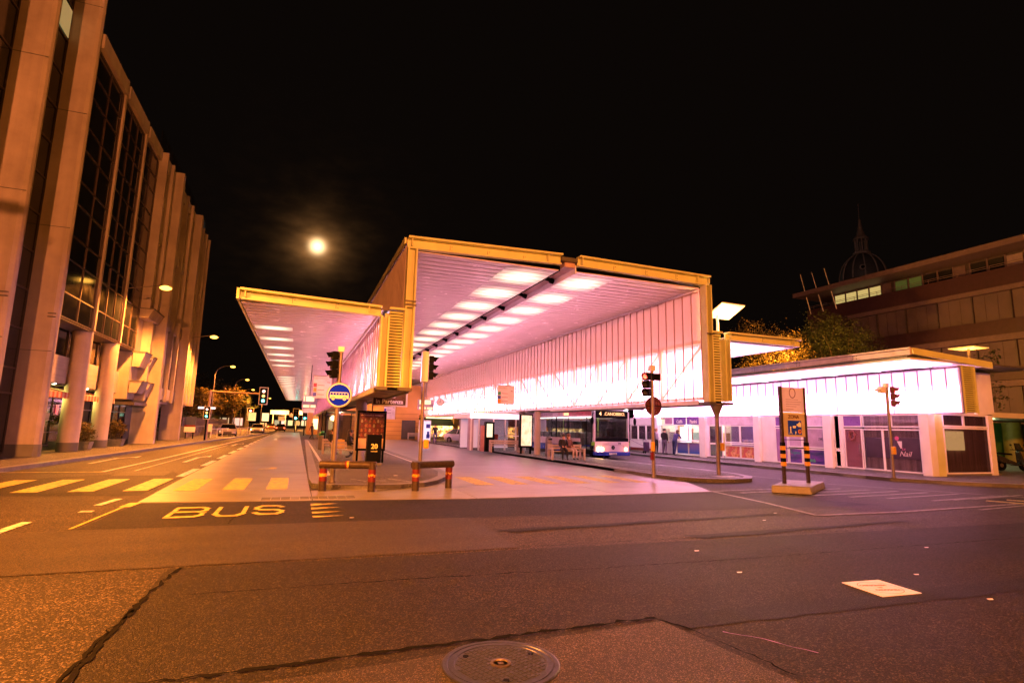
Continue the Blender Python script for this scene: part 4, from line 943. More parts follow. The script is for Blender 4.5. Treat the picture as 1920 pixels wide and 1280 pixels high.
boxpart('soffit', DARKW, -12.8, -10.36, 28.3, 39.8, 3.18, 3.24, ob)
curtain(-12.7, 28.4, 39.6, 6, [.2, .9, 2.3, 3.1])
for yc in (31.2, 35.4): boxpart('inner_pier', C_WALL, -11.4, -10.95, yc - .25, yc + .25, .13, 3.15, ob); 
tint_light(ob, (-10.9, 31.9, 2.6), (.9, .75, .15), 14, .05); tint_light(ob, (-10.9, 36.1, 2.6), (.9, .75, .15), 14, .05)
for i in range(5): boxpart('poster_panel', plain('pale_panel', (.35, .22, .24), .6), -12.66, -12.64, 32.7 + i * 1.3, 33.6 + i * 1.3, 1.55, 1.95, ob)
boxpart('shop_glow', emit('red_shop_glow', (.8, .05, .08), .25), -12.66, -12.63, 38.2, 38.5, 1.5, 2.4, ob)

# finned concrete building
fb = thing('office_building', 'pale concrete building with tall fins, wide pillars and stepped balconies beyond the glass block', 'building', (-14, 50, .13))
boxpart('wall_core', C_WALL, -24, -9.85, 40.0, 59.0, 2.9, 18.6, fb); boxpart('ground_core', DARKW, -24, -12.6, 40, 59, .13, 2.85, fb)
FY = [40.15, 42.0, 45.6, 47.6, 49.7, 53.6, 55.3, 57.1, 58.9]
for y in FY:
    q = MB(); q.box(-9.84, -9.2, y - .11, y + .11, 8.6 if y < 42.5 else 3.0, 19.0); q.build('fin', C_WALL, fb)
for y, h in ((43.3, 19.0), (51.6, 18.9)):
    q = MB(); q.box(-10.2, -8.80, y - .22, y + .30, .13, h); q.build('wide_pillar', C_WALL, fb)
segs = sorted(FY + [43.3, 51.6]); FL = [3.6 + 2.5 * i for i in range(7)]
for a, b in zip(segs, segs[1:]):
    for i, z in enumerate(FL):
        if a < 42 and z < 8: continue
        boxpart('spandrel', C_WALL, -9.84, -9.36 if (i % 2 == 0) else -9.5, a + .25, b - .25, z - .45, z + .35, fb)
        fr = boxpart('window', DKGL, -9.84, -9.78, a + .25, b - .25, z + .36, z + 2.04, fb)
        if i in (4, 5) and 44 < a < 56: boxpart('window_blind', plain('pale_blind', (.30, .22, .22), .7), -9.775, -9.76, a + .3, b - .3, z + 1.1, z + 2.0, fb)
# stepped balconies beside the glass block
def balcony(y0, y1, z0, z1, x=-9.15):
    q = MB(); q.hexa([(-9.8, y0, z0), (x - .25, y0, z0 + .0), (x - .25, y1, z0), (-9.8, y1, z0), (-9.8, y0, z1), (x, y0, z1), (x, y1, z1), (-9.8, y1, z1)]); b = q.build('balcony', C_WALL, fb)
    q = MB(); q.box(-9.8, x + .05, y0 - .05, y1 + .05, z1, z1 + .06); q.build('coping', C_BASE, b)
balcony(40.1, 41.7, 4.9, 5.8); balcony(40.1, 41.7, 3.3, 4.0); balcony(42.2, 43.0, 4.9, 5.7); balcony(42.2, 43.0, 3.3, 4.0); balcony(40.1, 42.9, 8.0, 8.55, -9.0)
q = MB(); q.box(-10.3, -9.3, 41.75, 42.1, 2.9, 8.4); q.build('pier', C_WALL, fb)
for y0, y1, z in ((59.0, 60.2, 15.9), (59.0, 60.0, 10.2), (59.0, 60.4, 7.4), (59, 60.2, 5.0), (59, 60, 3.2)): 
    boxpart('end_balcony', C_WALL, -11.2, -9.6, y0, y1, z, z + 1.1, fb)
boxpart('entrance_canopy', DARKW, -10.3, -9.3, 39.6, 42.6, 2.55, 2.72, fb); boxpart('entrance_canopy', DARKW, -10.3, -9.3, 43.7, 46.5, 2.55, 2.72, fb)
curtain(-12.5, 40.1, 51, 7, [.2, 2.2, 2.85], parent=fb)

# foliage -------------------------------------------------------------------
def leafmat(name, a, b):
    m = Mat(name); o = m.n('ShaderNodeObjectInfo'); n = m.noise(m.pos(), 3.5, 3); c = m.ramp(n, (.3, a), (.7, b))
    p = m.pr(c, .55); p.inputs['Subsurface Weight'].default_value = 0
    t = m.n('ShaderNodeBsdfTranslucent'); m.l(c, t.inputs[0]); x = m.n('ShaderNodeMixShader'); x.inputs[0].default_value = .3; m.l(p.outputs[0], x.inputs[1]); m.l(t.outputs[0], x.inputs[2]); return m.done(x.outputs[0])
LEAF = leafmat('leaf_olive', (.07, .05, .010), (.16, .115, .022)); LEAFD = leafmat('leaf_dark', (.02, .035, .012), (.06, .08, .025)); BARK = plain('bark', (.07, .05, .035), .85, 0, .3, 12, bump=.4)
def crown_mesh(name, blobs, n, leaf, seed, mat):
    rnd = random.Random(seed); m = MB(); tot = sum(b[3] ** 2 for b in blobs)
    for bx_, by_, bz_, br in blobs:
        k = int(n * br ** 2 / tot)
        ncl = max(6, int(k / 26))
        for _ in range(ncl):
            d = Vector((rnd.gauss(0, 1), rnd.gauss(0, 1), rnd.gauss(0, 1) * .8)).normalized() * br * (rnd.random() ** .33) * rnd.uniform(.75, 1.12)
            c = Vector((bx_, by_, bz_)) + d; cr = br * rnd.uniform(.12, .24)
            for _ in range(26):
                p = c + Vector((rnd.gauss(0, cr), rnd.gauss(0, cr), rnd.gauss(0, cr * .7))); u = Vector((rnd.gauss(0, 1), rnd.gauss(0, 1), rnd.gauss(0, .6))).normalized(); w = u.cross(Vector((rnd.gauss(0, 1), rnd.gauss(0, 1), rnd.gauss(0, 1)))).normalized()
                s = leaf * rnd.uniform(.6, 1.3); m.face([p - u * s, p + w * s * .5, p + u * s, p - w * s * .5])
    return m
def tree(name, label, loc, h, cr, seed, n=5000, leaf=.11, mat=LEAF, cat='tree', group=None, trunk=.16, low=.35, limbs=7):
    rnd = random.Random(seed); x, y, z = loc; t = thing(name, label, cat, loc, group); m = MB()
    top = h * .8; m.tube((x, y, z), (x + rnd.uniform(-.1, .1), y, z + h * low), trunk, trunk * .75, 9); blobs = []
    base = Vector((x, y, z + h * low))
    for i in range(limbs):
        a = 2 * math.pi * i / limbs + rnd.uniform(-.3, .3); rr = cr * rnd.uniform(.35, .75); zz = z + h * rnd.uniform(low + .15, .86)
        e = Vector((x + rr * math.cos(a), y + rr * math.sin(a), zz)); mid = base.lerp(e, .5) + Vector((0, 0, .15 * h * rnd.random()))
        m.tube(base, mid, trunk * .5, trunk * .3, 6); m.tube(mid, e, trunk * .3, trunk * .1, 5); blobs.append((e.x, e.y, e.z, cr * rnd.uniform(.36, .55)))
        for k in range(2): e2 = e + Vector((rnd.uniform(-1, 1), rnd.uniform(-1, 1), rnd.uniform(.1, 1))) * cr * .35; m.tube(mid, e2, trunk * .16, trunk * .05, 4)
    m.tube(base, (x, y, z + h * .85), trunk * .7, trunk * .15, 7); blobs.append((x, y, z + h * .82, cr * .5)); blobs.append((x, y, z + h * .62, cr * .6))
    m.build('trunk', BARK, t, smooth=True); crown_mesh('crown', blobs, n, leaf, seed, mat).build('crown', mat, t)
    return t
def shrub(label, loc, r, h, seed, potw=.35, poth=.4, lift=0, n=1400):
    x, y, z = loc; t = thing('potted_shrub', label, 'plant', loc, 'potted plants in front of the shops')
    q = MB(); q.hexa([(x - potw * .8, y - potw * .8, z), (x + potw * .8, y - potw * .8, z), (x + potw * .8, y + potw * .8, z), (x - potw * .8, y + potw * .8, z), (x - potw, y - potw, z + poth), (x + potw, y - potw, z + poth), (x + potw, y + potw, z + poth), (x - potw, y + potw, z + poth)]); q.build('pot', C_KERB, t)
    q = MB(); q.tube((x, y, z + poth), (x, y, z + poth + lift + h * .4), .03, n=6); q.build('stem', BARK, t)
    crown_mesh('foliage', [(x, y, z + poth + lift + h * .35, r * .8), (x + r * .3, y - r * .3, z + poth + lift + h * .6, r * .6), (x - r * .3, y + r * .2, z + poth + lift + h * .75, r * .5)], n, .055, seed, LEAF).build('foliage', LEAF, t)
shrub('bushy potted shrub in a stone box between the two round columns', (-10.0, 34.2, .13), .62, 1.1, 3); shrub('round potted shrub in a wide box right of the second column', (-9.85, 39.0, .13), .55, 1.2, 4, .4)
shrub('small potted tree in a pale tub behind the first column', (-11.4, 31.0, .13), .45, .6, 5, .3, .45, .6); shrub('low potted plant in a tub beside the huge pillar', (-11.2, 29.2, .13), .3, .4, 6, .25, .45, .1, 500); shrub('dark potted shrub under the second awning', (-11.3, 34.9, .13), .55, .6, 8, .3, .4, .7)
# ================================================================== SHOP PAVILION (right)
sh = thing('shop_pavilion', 'low white glazed pavilion of kiosks under a brightly glowing translucent band', 'kiosk building', (26, 25, .13))
XS = 23.9; PZ = .13; BZ0, BZ1 = 2.66, 4.42; YA, YB = 14.0, 37.2
def sp(name, mat, x0, x1, y0, y1, z0, z1, parent=None, **k): return part(name, mat, x0, x1, y0, y1, z0, z1, parent or sh, **k)
# glowing band: panes, mullions, lit sheet behind
GP = Mat('glowing_pane'); _p = GP.pr((.75, .62, .70), .25); _t = GP.n('ShaderNodeBsdfTransparent'); _x = GP.n('ShaderNodeMixShader'); _x.inputs[0].default_value = .6
GP.l(_p.outputs[0], _x.inputs[1]); GP.l(_t.outputs[0], _x.inputs[2]); GP = GP.done(_x.outputs[0])
m = MB(); m.box(-.008, .008, .006, .540, 0, BZ1 - BZ0); gme = m.mesh('band_panel', GP)
MUL = plain('band_mullion', (.12, .06, .09), .5)
npn = int((YB - YA) / .546)
for i in range(npn):
    y = YA + i * .546; link('band_panel', gme, (XS + .25, y, BZ0), sh); sp('band_mullion', MUL, XS + .233, XS + .262, y - .018, y + .018, 3.55 if i % 5 else BZ0, BZ1)
sp('band_rail', MUL, XS + .22, XS + .27, YA, YB, BZ1, BZ1 + .05); sp('band_rail', MUL, XS + .22, XS + .27, YA, YB, BZ0 - .04, BZ0)
sp('band_light', GLOWS, XS + .42, XS + .44, YA + .1, YB, BZ0, 3.75); sp('band_light', emit('shop_band_light_upper', (1, .42, .72), .62), XS + .46, XS + .48, YA + .1, YB, 3.75, BZ1)
# louvred end and roof
m = MB(); m.hexa([(0, 0, 0), (.66, 0, 0), (.66, .06, .02), (0, .06, .02), (0, -.03, .055), (.66, -.03, .055), (.66, .03, .062), (0, .03, .062)]); lme = m.mesh('louvre_blade', BEAM)
for i in range(22): link('louvre_blade', lme, (XS + .36, YA, BZ0 + .02 + i * .084), sh)
sp('louvre_backing', BEAMD, XS + .36, XS + 1.02, YA + .07, YA + .09, BZ0, 4.5); sp('end_post', BEAM, XS + .26, XS + .36, YA - .03, YA + .1, BZ0 - .04, 4.5); sp('end_post', BEAM, XS + 1.02, XS + 1.12, YA - .03, YA + .1, BZ0 - .04, 4.5)
q = MB(); q.hexa([(21.25, YA - .05, 4.72), (21.33, YA - .05, 4.72), (21.33, YB, 4.72), (21.25, YB, 4.72), (21.25, YA - .05, 4.98), (21.33, YA - .05, 4.98), (21.33, YB, 4.98), (21.25, YB, 4.98)]); q.box(21.15, 21.249, YA - .1, YB, 4.93, 4.99); q.build('roof_fascia', plain('lilac_steel', (.50, .42, .50), .4), sh)
for y in (16.1, 18.9, 21.6, 24.4, 27.0):
    for dy in (0, .16):
        for z in (4.79, 4.89): q = MB(); q.tube((21.25, y + dy, z), (21.235, y + dy, z), .018, n=8); q.build('bolt', DARK, sh)
q = MB(); q.hexa([(21.33, YA - .12, 4.74), (26.0, YA - .12, 4.46), (26.0, YA - .03, 4.46), (21.33, YA - .03, 4.74), (21.33, YA - .12, 4.98), (26.0, YA - .12, 4.72), (26.0, YA - .03, 4.72), (21.33, YA - .03, 4.98)])
q.build('roof_end_beam', BEAM, sh)
sp('roof_deck', WHITE, 21.33, 26.0, YA, YB, 4.55, 4.62); sp('roof_top', BEAMD, 21.3, 29.5, YA + .1, YB, 4.63, 4.70)
m = MB(); m.box(0, 2.5, 0, .5, 0, .02); cme2 = m.mesh('soffit_panel', emit('lit_soffit', (1, .42, .72), .62)); 
for i in range(42): link('soffit_panel', cme2, (21.4, YA + .1 + i * .55, 4.52), sh)
for i in range(11): sp('soffit_lamp', emit('soffit_tube', (1, .55, .85), 1.0), 22.2, 23.9, YA + .9 + i * 2.1, YA + 1.2 + i * 2.1, 4.49, 4.51)
sp('upper_return', WHITE, XS + .5, 28.4, 15.3, YB, 2.66, 4.5); sp('back_wall', DARKW, 28.9, 29.0, 15.8, YB, PZ, 4.5)
sp('floor_plinth', C_KERB, XS - .06, 28.6, 15.36, YB, PZ, PZ + .06)
# pillars
PILL = [(15.10, 15.48), (19.55, 20.0), (24.0, 24.42), (28.4, 28.95), (33.4, 33.9)]
for a, b in PILL: q = MB(); q.box(XS - .18, XS + .22, a, b, PZ, BZ0 - .045); q.build('pillar', WHITE, sh, bevel=.02)
# window helper on the street side: x = XS, between y0 and y1
FR = .05
def win(y0, y1, z0, z1, mat=SGLASS, frame=WHITE, nm='window', parent=None, x=None, fr=FR):
    x = XS if x is None else x
    q = MB(); q.box(x - .02, x + .04, y0, y1, z0, z0 + fr); q.box(x - .02, x + .04, y0, y1, z1 - fr, z1); q.box(x - .018, x + .038, y0, y0 + fr, z0 + fr, z1 - fr); q.box(x - .018, x + .038, y1 - fr, y1, z0 + fr, z1 - fr)
    f = q.build(nm, frame, parent or sh)
    q = MB(); q.box(x, x + .012, y0 + fr, y1 - fr, z0 + fr, z1 - fr); q.build('pane', mat, f); return f
VIO = plain('violet_film', (.17, .07, .34), .3); LILF = plain('lilac_blind', (.42, .30, .44), .5); MAR = plain('dark_maroon_film', (.045, .025, .05), .2)
T = BZ0 - .05
# salon: door, big window
win(15.55, 17.15, .2, 1.98, nm='salon_window'); win(17.15, 18.1 - .02, .2, 1.98, nm='salon_window'); 
win(15.55, 16.75, 2.06, T, nm='transom'); win(16.77, 18.05, 2.06, T, nm='transom')
sp('salon_sign_board', MAR, XS - .004, XS - .001, 15.6, 17.95, .75, 1.62); 
sp('curtain', CURT, XS + .16, XS + .2, 15.5, 18.1, .2, T)
text('Nail', .30, (XS - .008, 16.25, .95), WEST, sh, plain('pale_pink_print', (.6, .45, .5), .5), shear=.35, ext=.002)
text('Le', .15, (XS - .008, 16.30, 1.16), WEST, sh, plain('pink_print', (.5, .08, .25), .5), shear=.35, ext=.002)
q = MB()
for i in range(12): a, b = 2 * math.pi * i / 12, 2 * math.pi * (i + 1) / 12; q.face([(XS - .008, 16.55, 1.62), (XS - .008, 16.55 - .09 * math.cos(a), 1.60 + .09 * math.sin(a)), (XS - .008, 16.55 - .09 * math.cos(b), 1.60 + .09 * math.sin(b))])
q.build('flower_print', plain('rose_print', (.45, .05, .18), .5), sh)
q = MB()
for i in range(10):
    a, b = .6 * i, .6 * (i + 1); r0, r1 = .11 - i * .008, .11 - (i + 1) * .008; cx0, cz0, cx1, cz1 = 16.45 - i * .006, 1.48 - i * .03, 16.45 - (i + 1) * .006, 1.48 - (i + 1) * .03
    q.face([(XS - .0085, cx0 - r0, cz0), (XS - .0085, cx0 + r0, cz0), (XS - .0085, cx1 + r1, cz1), (XS - .0085, cx1 - r1, cz1)])
q.build('swirl_print', plain('white_print', (.6, .55, .58), .5), sh)
d = win(18.12, 19.0, .2, 2.0, nm='door', mat=glass('rose_glass', (.26, .10, .14), .35)); sp('handle', STEEL, XS - .07, XS - .04, 18.22, 18.25, .9, 1.3, d)
q = MB()
for i in range(30):
    a, b = 2 * math.pi * i / 30, 2 * math.pi * (i + 1) / 30; q.tube((XS - .05, 18.58 + .13 * math.cos(a), 1.68 + .2 * math.sin(a)), (XS - .05, 18.58 + .13 * math.cos(b), 1.68 + .2 * math.sin(b)), .04 + .012 * math.sin(i * 5), n=6)
tag(q.build('door_wreath', plain('wreath', (.22, .08, .09), .8), None), 'oval dark red wreath hanging on the rose tinted salon door', 'wreath')
win(18.1, 19.05, 2.06, T, nm='transom', mat=VIO); sp('wall_panel', WHITE, XS, XS + .05, 19.05, 19.5, PZ + .06, T)
win(19.2, 19.52, 1.02, T, nm='side_window', mat=LILF); win(19.2, 19.52, .2, .98, nm='side_window', mat=plain('navy_print', (.01, .02, .12), .3))
text('TPL', .18, (XS - .008, 20.3, 1.45), WEST, sh, plain('navy_ink', (.01, .012, .06), .5), shear=.3)
# ticket office: blinds over city poster
CITY = spots('night_city_print', [(.01, .01, .10), (.05, .02, .25), (.25, .02, .10), (.02, .08, .25), (.55, .30, .10), (.01, .02, .14)], 5, .25)
BASEF = Mat('poster_blue'); _n = BASEF.noise(BASEF.pos(scale=(1, .7, 3)), 1.1, 3); BASEF = BASEF.done(BASEF.pr(BASEF.ramp(_n, (.35, (.012, .015, .11)), (.55, (.10, .03, .28)), (.72, (.40, .03, .10))), .25).outputs[0])
for a, b in ((20.05, 21.35), (21.37, 22.2)):
    win(a, b, 1.02, 2.0, mat=LILF, nm='office_window'); f = win(a, b, .2, .98, mat=BASEF, nm='poster_window'); win(a, b, 2.06, T, mat=plain('pale_lilac', (.60, .50, .66), .4), nm='transom')
for i in range(12): sp('blind_slat', LILF, XS - .012, XS - .004, 20.1, 21.3, 1.1 + i * .07, 1.115 + i * .07)
win(22.25, 23.05, .2, 2.0, nm='door', mat=plain('lilac_door', (.30, .16, .36), .2)); win(22.25, 23.05, 2.06, T, nm='transom', mat=VIO); text('TPL', .18, (XS - .008, 22.62, 1.35), WEST, sh, plain('navy_ink2', (.01, .012, .06), .5), shear=.3)
sp('wall_panel', WHITE, XS, XS + .05, 23.07, 23.98, PZ + .06, T); text('città', .24, (XS - .008, 20.85, .42), WEST, sh, plain('green_print', (.02, .45, .08), .5), ext=.002)
text('Lugano', .2, (XS - .008, 21.8, .75), WEST, sh, plain('teal_print', (.02, .25, .22), .5), ext=.002)
# bakery bay 24.4 - 28.4
BREAD = spots('bread_picture', [(.55, .18, .05), (.70, .38, .16), (.30, .08, .04), (.75, .50, .28), (.50, .10, .10)], 7, .4)
for a, b in ((24.55, 25.6), (25.62, 26.85)):
    win(a, b, 1.1, 2.1, nm='bakery_window'); win(a, b, .24, .95, mat=BREAD, nm='bread_poster')
sp('sill', WHITE, XS - .12, XS + .04, 24.45, 27.0, 1.0, 1.06); sp('wall_panel', plain('pale_lilac_panel', (.6, .5, .62), .4), XS, XS + .03, 24.45, 28.35, 2.12, T)
d = win(27.05, 28.2, .2, 2.1, nm='door', mat=glass('dim_glass', (.05, .03, .05), .3)); sp('door_rail', WHITE, XS - .02, XS + .03, 27.05, 28.2, .95, 1.05, d); sp('handle', DARK, XS - .08, XS - .03, 27.15, 27.35, .99, 1.02, d)
# cafe bay 29 - 33.4
ICE = Mat('ice_cream_poster'); _v = ICE.pos(True, (1, 1, .7)); _vo = ICE.n('ShaderNodeTexVoronoi'); _vo.inputs['Scale'].default_value = 2.6; ICE.l(_v, _vo.inputs['Vector'])
_g = ICE.n('ShaderNodeSeparateXYZ'); ICE.l(ICE.n('ShaderNodeTexCoord').outputs['Generated'], _g.inputs[0])
ICE = ICE.done(ICE.pr(ICE.mix(ICE.ramp(_vo.outputs['Distance'], (.24, 1.0), (.30, 0.0)), ICE.ramp(_g.outputs[2], (0, (.02, .12, .55)), (.9, (.30, .22, .62))), (.40, .05, .08)), .35).outputs[0])
for a, b in ((29.05, 30.2), (30.22, 31.4)): win(a, b, .24, 1.0, mat=ICE, nm='ice_cream_panel'); win(a, b, 1.12, 2.12, nm='serving_window', mat=glass('clear_shop_glass', (.3, .3, .3), .85))
sp('counter', WHITE, XS - .32, XS + .1, 29.0, 31.5, 1.04, 1.1)
win(31.5, 33.3, 1.0, 2.12, nm='serving_window', mat=glass('clear_shop_glass2', (.3, .3, .3), .85)); sp('wall_panel', WHITE, XS, XS + .05, 31.5, 33.35, PZ + .06, .98)
for (a, b, s_) in ((28.98, 30.3, 'Panini'), (30.4, 31.7, 'Caffè')):
    sp('shop_sign', VIO, XS - .03, XS - .002, a, b, 2.14, T); text(s_, .30, (XS - .035, (a + b) / 2, 2.33), WEST, sh, WHITE, bold=.008)
win(31.8, 32.7, 2.14, T, nm='transom', mat=plain('rose_panel', (.5, .25, .4), .4))
# far kiosk bay 33.9 - 37
for i in range(3): win(33.95 + i * 1.03, 34.93 + i * 1.03, 1.02, 2.1, nm='kiosk_window')
sp('wall_panel', WHITE, XS, XS + .04, 33.92, 37.1, .45, 1.0); sp('red_stripe', RED, XS - .004, XS, 33.95, 37.0, .24, .44); sp('white_panel', WHITE, XS, XS + .04, 33.92, 37.1, 2.12, T)
q = MB()
for i in range(14):
    a, b = i / 14, (i + 1) / 14; z = lambda t: .95 - .45 * math.sin(math.pi * t * .55)
    q.face([(XS - .006, 36.9 - a * 2.9, z(a)), (XS - .006, 36.9 - b * 2.9, z(b)), (XS - .006, 36.9 - b * 2.9, z(b) + .03), (XS - .006, 36.9 - a * 2.9, z(a) + .03)])
q.build('swoosh_print', plain('lilac_print', (.3, .15, .35), .5), sh)
# end front (facing the street corner)
YE = 15.34
def fwin(x0, x1, z0, z1, mat, nm='window', y=YE):
    q = MB(); q.box(x0, x1, y - .02, y + .04, z0, z0 + .06); q.box(x0, x1, y - .02, y + .04, z1 - .06, z1); q.box(x0, x0 + .07, y - .018, y + .038, z0 + .06, z1 - .06); q.box(x1 - .07, x1, y - .018, y + .038, z0 + .06, z1 - .06)
    f = q.build(nm, WHITE, sh); q = MB(); q.box(x0 + .07, x1 - .07, y, y + .012, z0 + .06, z1 - .06); q.build('pane', mat, f); return f
DG = glass('front_glass', (.05, .03, .035), .38, .04)
sp('pillar', BEAM, XS + .22, XS + .7, 15.12, 15.42, PZ, BZ0 - .045); fwin(24.95, 26.3, 2.12, 2.66, DG, 'transom'); fwin(26.3, 27.9, 2.12, 2.66, DG, 'transom'); fwin(24.95, 27.9, .2, 2.10, DG, 'front_window')
q = MB(); q.box(27.9, 28.25, 15.3, 15.5, PZ, 2.7); q.build('corner_post', WHITE, sh); sp('curtain', CURT, 24.9, 27.9, 15.7, 15.74, .2, 2.6)
sp('price_board', emit('lit_price_board', (1, .55, .2), .5), 25.4, 26.7, 15.60, 15.66, 1.15, 1.95)
# interiors
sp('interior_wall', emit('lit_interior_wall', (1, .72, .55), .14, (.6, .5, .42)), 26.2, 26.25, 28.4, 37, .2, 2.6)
for i in range(9):
    y = 28.9 + i * .9
    sp('shelf_unit', plain('shelf%d' % i, ((.5, .35, .12), (.18, .16, .2), (.5, .45, .4), (.15, .25, .2), (.4, .1, .08))[i % 5], .5), 25.9, 26.15, y, y + .62, .9 + .2 * (i % 2), 1.9 + .25 * ((i * 7) % 3 - 1))
for y in (29.6, 32, 35): tint_light(sh, (25.0, y, 2.5), (1, .74, .55), 16, .3)
sp('menu_screen', emit('menu_screen', (.7, .85, 1), .7), XS + .5, XS + .55, 30.6, 31.2, 1.85, 2.15); sp('fridge', emit('fridge_light', (.85, .9, 1), .35), XS + 1.2, XS + 1.6, 31.9, 32.6, .3, 2.0); sp('coffee_machine', STEEL, XS + .9, XS + 1.3, 29.4, 30.0, 1.0, 1.45)
sp('interior_wall', plain('violet_interior', (.22, .14, .34), .6), 25.8, 25.85, 24.5, 28.4, .2, 2.6); tint_light(sh, (24.9, 26, 2.5), (.8, .5, 1), 9, .3)
for i in range(5): q = MB(); q.ball((24.6 + .1 * i, 24.9 + i * .42, 1.16), .2, .22, .16, 8); q.build('goods', plain('goods%d' % i, ((.5, .4, .35), (.2, .15, .3), (.3, .3, .35))[i % 3], .5), sh)
# pavement cover before the shops
q = MB(); q.lathe([(.32, 0), (.32, .004)], (22.6, 18.6, .127), 30); tag(q.build('pavement_cover', IRON), 'round dark cover in the pavement before the ticket office', 'manhole cover')

# ---- to the right of the pavilion
lc = thing('side_canopy', 'low pale canopy over a green lit passage right of the pavilion', 'canopy', (33, 20, .13))
part('roof_beam', WHITE, 28.2, 48, 17.2, 17.5, 2.70, 2.95, lc); part('roof_slab', BEAMD, 28.2, 48, 17.52, 24, 2.8, 2.95, lc)
part('green_wall', plain('green_wall', (.06, .16, .02), .6), 29.0, 48, 23.0, 23.1, .13, 2.7, lc)
for x in (33.2, 38.5, 43): q = MB(); q.lathe([(.5, 0), (.5, 2.6)], (x, 22.3, .13), 20); q.build('column', plain('ochre_column', (.2, .15, .02), .6), lc, smooth=True)
for x in (32.2, 33.0 + 1.3, 36.4, 40): q = MB(); q.box(x - .3, x + .3, 22.8, 22.95, 2.15, 2.5); q.build('lit_sign', emit('passage_sign', (.95, .8, 1), .9), lc)
for x in (31, 35, 39): tint_light(lc, (x, 21.3, 2.5), (.8, .9, .4), 20, .2)
def scooter(label, loc, rz, col):
    t = thing('motor_scooter', label, 'scooter', (0, 0, 0), 'scooters parked right of the pavilion')
    for y in (-.62, .62):
        q = MB(); q.lathe([(.10, -.05), (.25, -.05), (.27, 0), (.25, .05), (.10, .05)], (0, y, .27), 20, axis='X'); w = q.build('wheel', DARK, t, smooth=True)
        q = MB(); q.lathe([(.05, -.052), (.10, -.052), (.10, .052), (.05, .052)], (0, y, .27), 12, axis='X'); q.build('rim', STEEL, w)
    m_ = plain('scooter_paint', col, .25)
    q = MB(); q.hexa([(-.15, -.1, .28), (.15, -.1, .28), (.17, .75, .42), (-.17, .75, .42), (-.16, -.1, .42), (.16, -.1, .42), (.15, .85, .78), (-.15, .85, .78)]); q.hexa([(-.2, -.55, .3), (.2, -.55, .3), (.2, -.45, .3), (-.2, -.45, .3), (-.12, -.42, .95), (.12, -.42, .95), (.12, -.34, .95), (-.12, -.34, .95)]); q.box(-.17, .17, -.5, -.05, .26, .32)
    q.build('body', m_, t, bevel=.03)
    q = MB(); q.hexa([(-.15, .05, .76), (.15, .05, .76), (.13, .8, .80), (-.13, .8, .80), (-.13, .08, .84), (.13, .08, .84), (.1, .78, .9), (-.1, .78, .9)]); q.build('saddle', DARK, t, bevel=.03)
    q = MB(); q.tube((-.34, -.33, 1.02), (.34, -.33, 1.02), .018); q.tube((0, -.62, .3), (0, -.34, 1.03), .03); q.build('handlebar', DARK, t)
    q = MB(); q.hexa([(-.2, -.5, .95), (.2, -.5, .95), (.2, -.48, .95), (-.2, -.48, .95), (-.14, -.36, 1.35), (.14, -.36, 1.35), (.14, -.34, 1.35), (-.14, -.34, 1.35)]); q.build('windscreen', GLASS, t)
    for s in (-1, 1): q = MB(); q.path([(s * .2, -.33, 1.03), (s * .32, -.38, 1.2)], .008, 5); q.ball((s * .34, -.39, 1.25), .07, .02, .045, 8); q.build('mirror', DARK, t)
    q = MB(); q.ball((0, -.5, .86), .09, .05, .07, 10); q.build('headlight', STEEL, t)
    t.location = loc; t.rotation_euler = (0, 0, rz); return t
scooter('dark scooter with a windscreen parked behind the pavilion corner post', (31.0, 17.9, .13), R(60), (.02, .02, .022)); scooter('dark scooter at the right picture edge beside the slim tree', (32.9, 17.2, .13), R(75), (.03, .03, .035))
scooter('scooter with yellow bodywork against the corner of the pavilion', (29.6, 17.4, .13), R(20), (.05, .04, .02))
t = thing('street_bench', 'low brown bench at the right picture edge', 'bench', (32.6, 15.2, .13))
part('seat', RUST, 31.2, 34.2, 15.0, 15.5, .50, .60, t, bevel=.02); part('leg', DARK, 31.4, 31.6, 15.05, 15.45, .13, .50, t); part('leg', DARK, 33.6, 33.8, 15.05, 15.45, .13, .50, t)

# ================================================================== RIGHT OFFICE BLOCK, DOME
MARO = plain('maroon_cladding', (.035, .012, .022), .5); PINKC = plain('pink_concrete', (.11, .075, .10), .6)
of = thing('office_block', 'long maroon office block with pale window bands behind the trees on the right', 'building', (55, 30, 0))
def op(name, mat, x0, x1, y0, y1, z0, z1, parent=None): return part(name, mat, x0, x1, y0, y1, z0, z1, parent or of)
op('core', DARKW, 51.2, 70, 5, 42.4, 0, 15.0)
op('roof_slab', PINKC, 48.6, 71, 2, 43.6, 16.05, 16.5); op('attic_wall', DARKW, 51.1, 69, 4, 40.9, 14.9, 16.04)
op('parapet_band', MARO, 50.0, 70, 3, 43.1, 13.35, 14.75); op('lower_band', MARO, 50.0, 70, 3, 43.1, 9.6, 10.75); op('lower_band', MARO, 50.0, 70, 3, 43.1, 6.1, 7.1); op('sill_band', PINKC, 49.85, 50.6, 3, 38.4, 12.95, 13.32); op('sill_band', PINKC, 49.85, 50.6, 3, 38.4, 9.1, 9.58); op('sill_band', PINKC, 49.85, 50.6, 3, 38.4, 5.6, 6.05)
op('end_block', MARO, 50.1, 60, 38.5, 42.9, 0, 13.34)
PANELS = plain('blind_panel', (.085, .062, .085), .6, 0, .2, .6); 
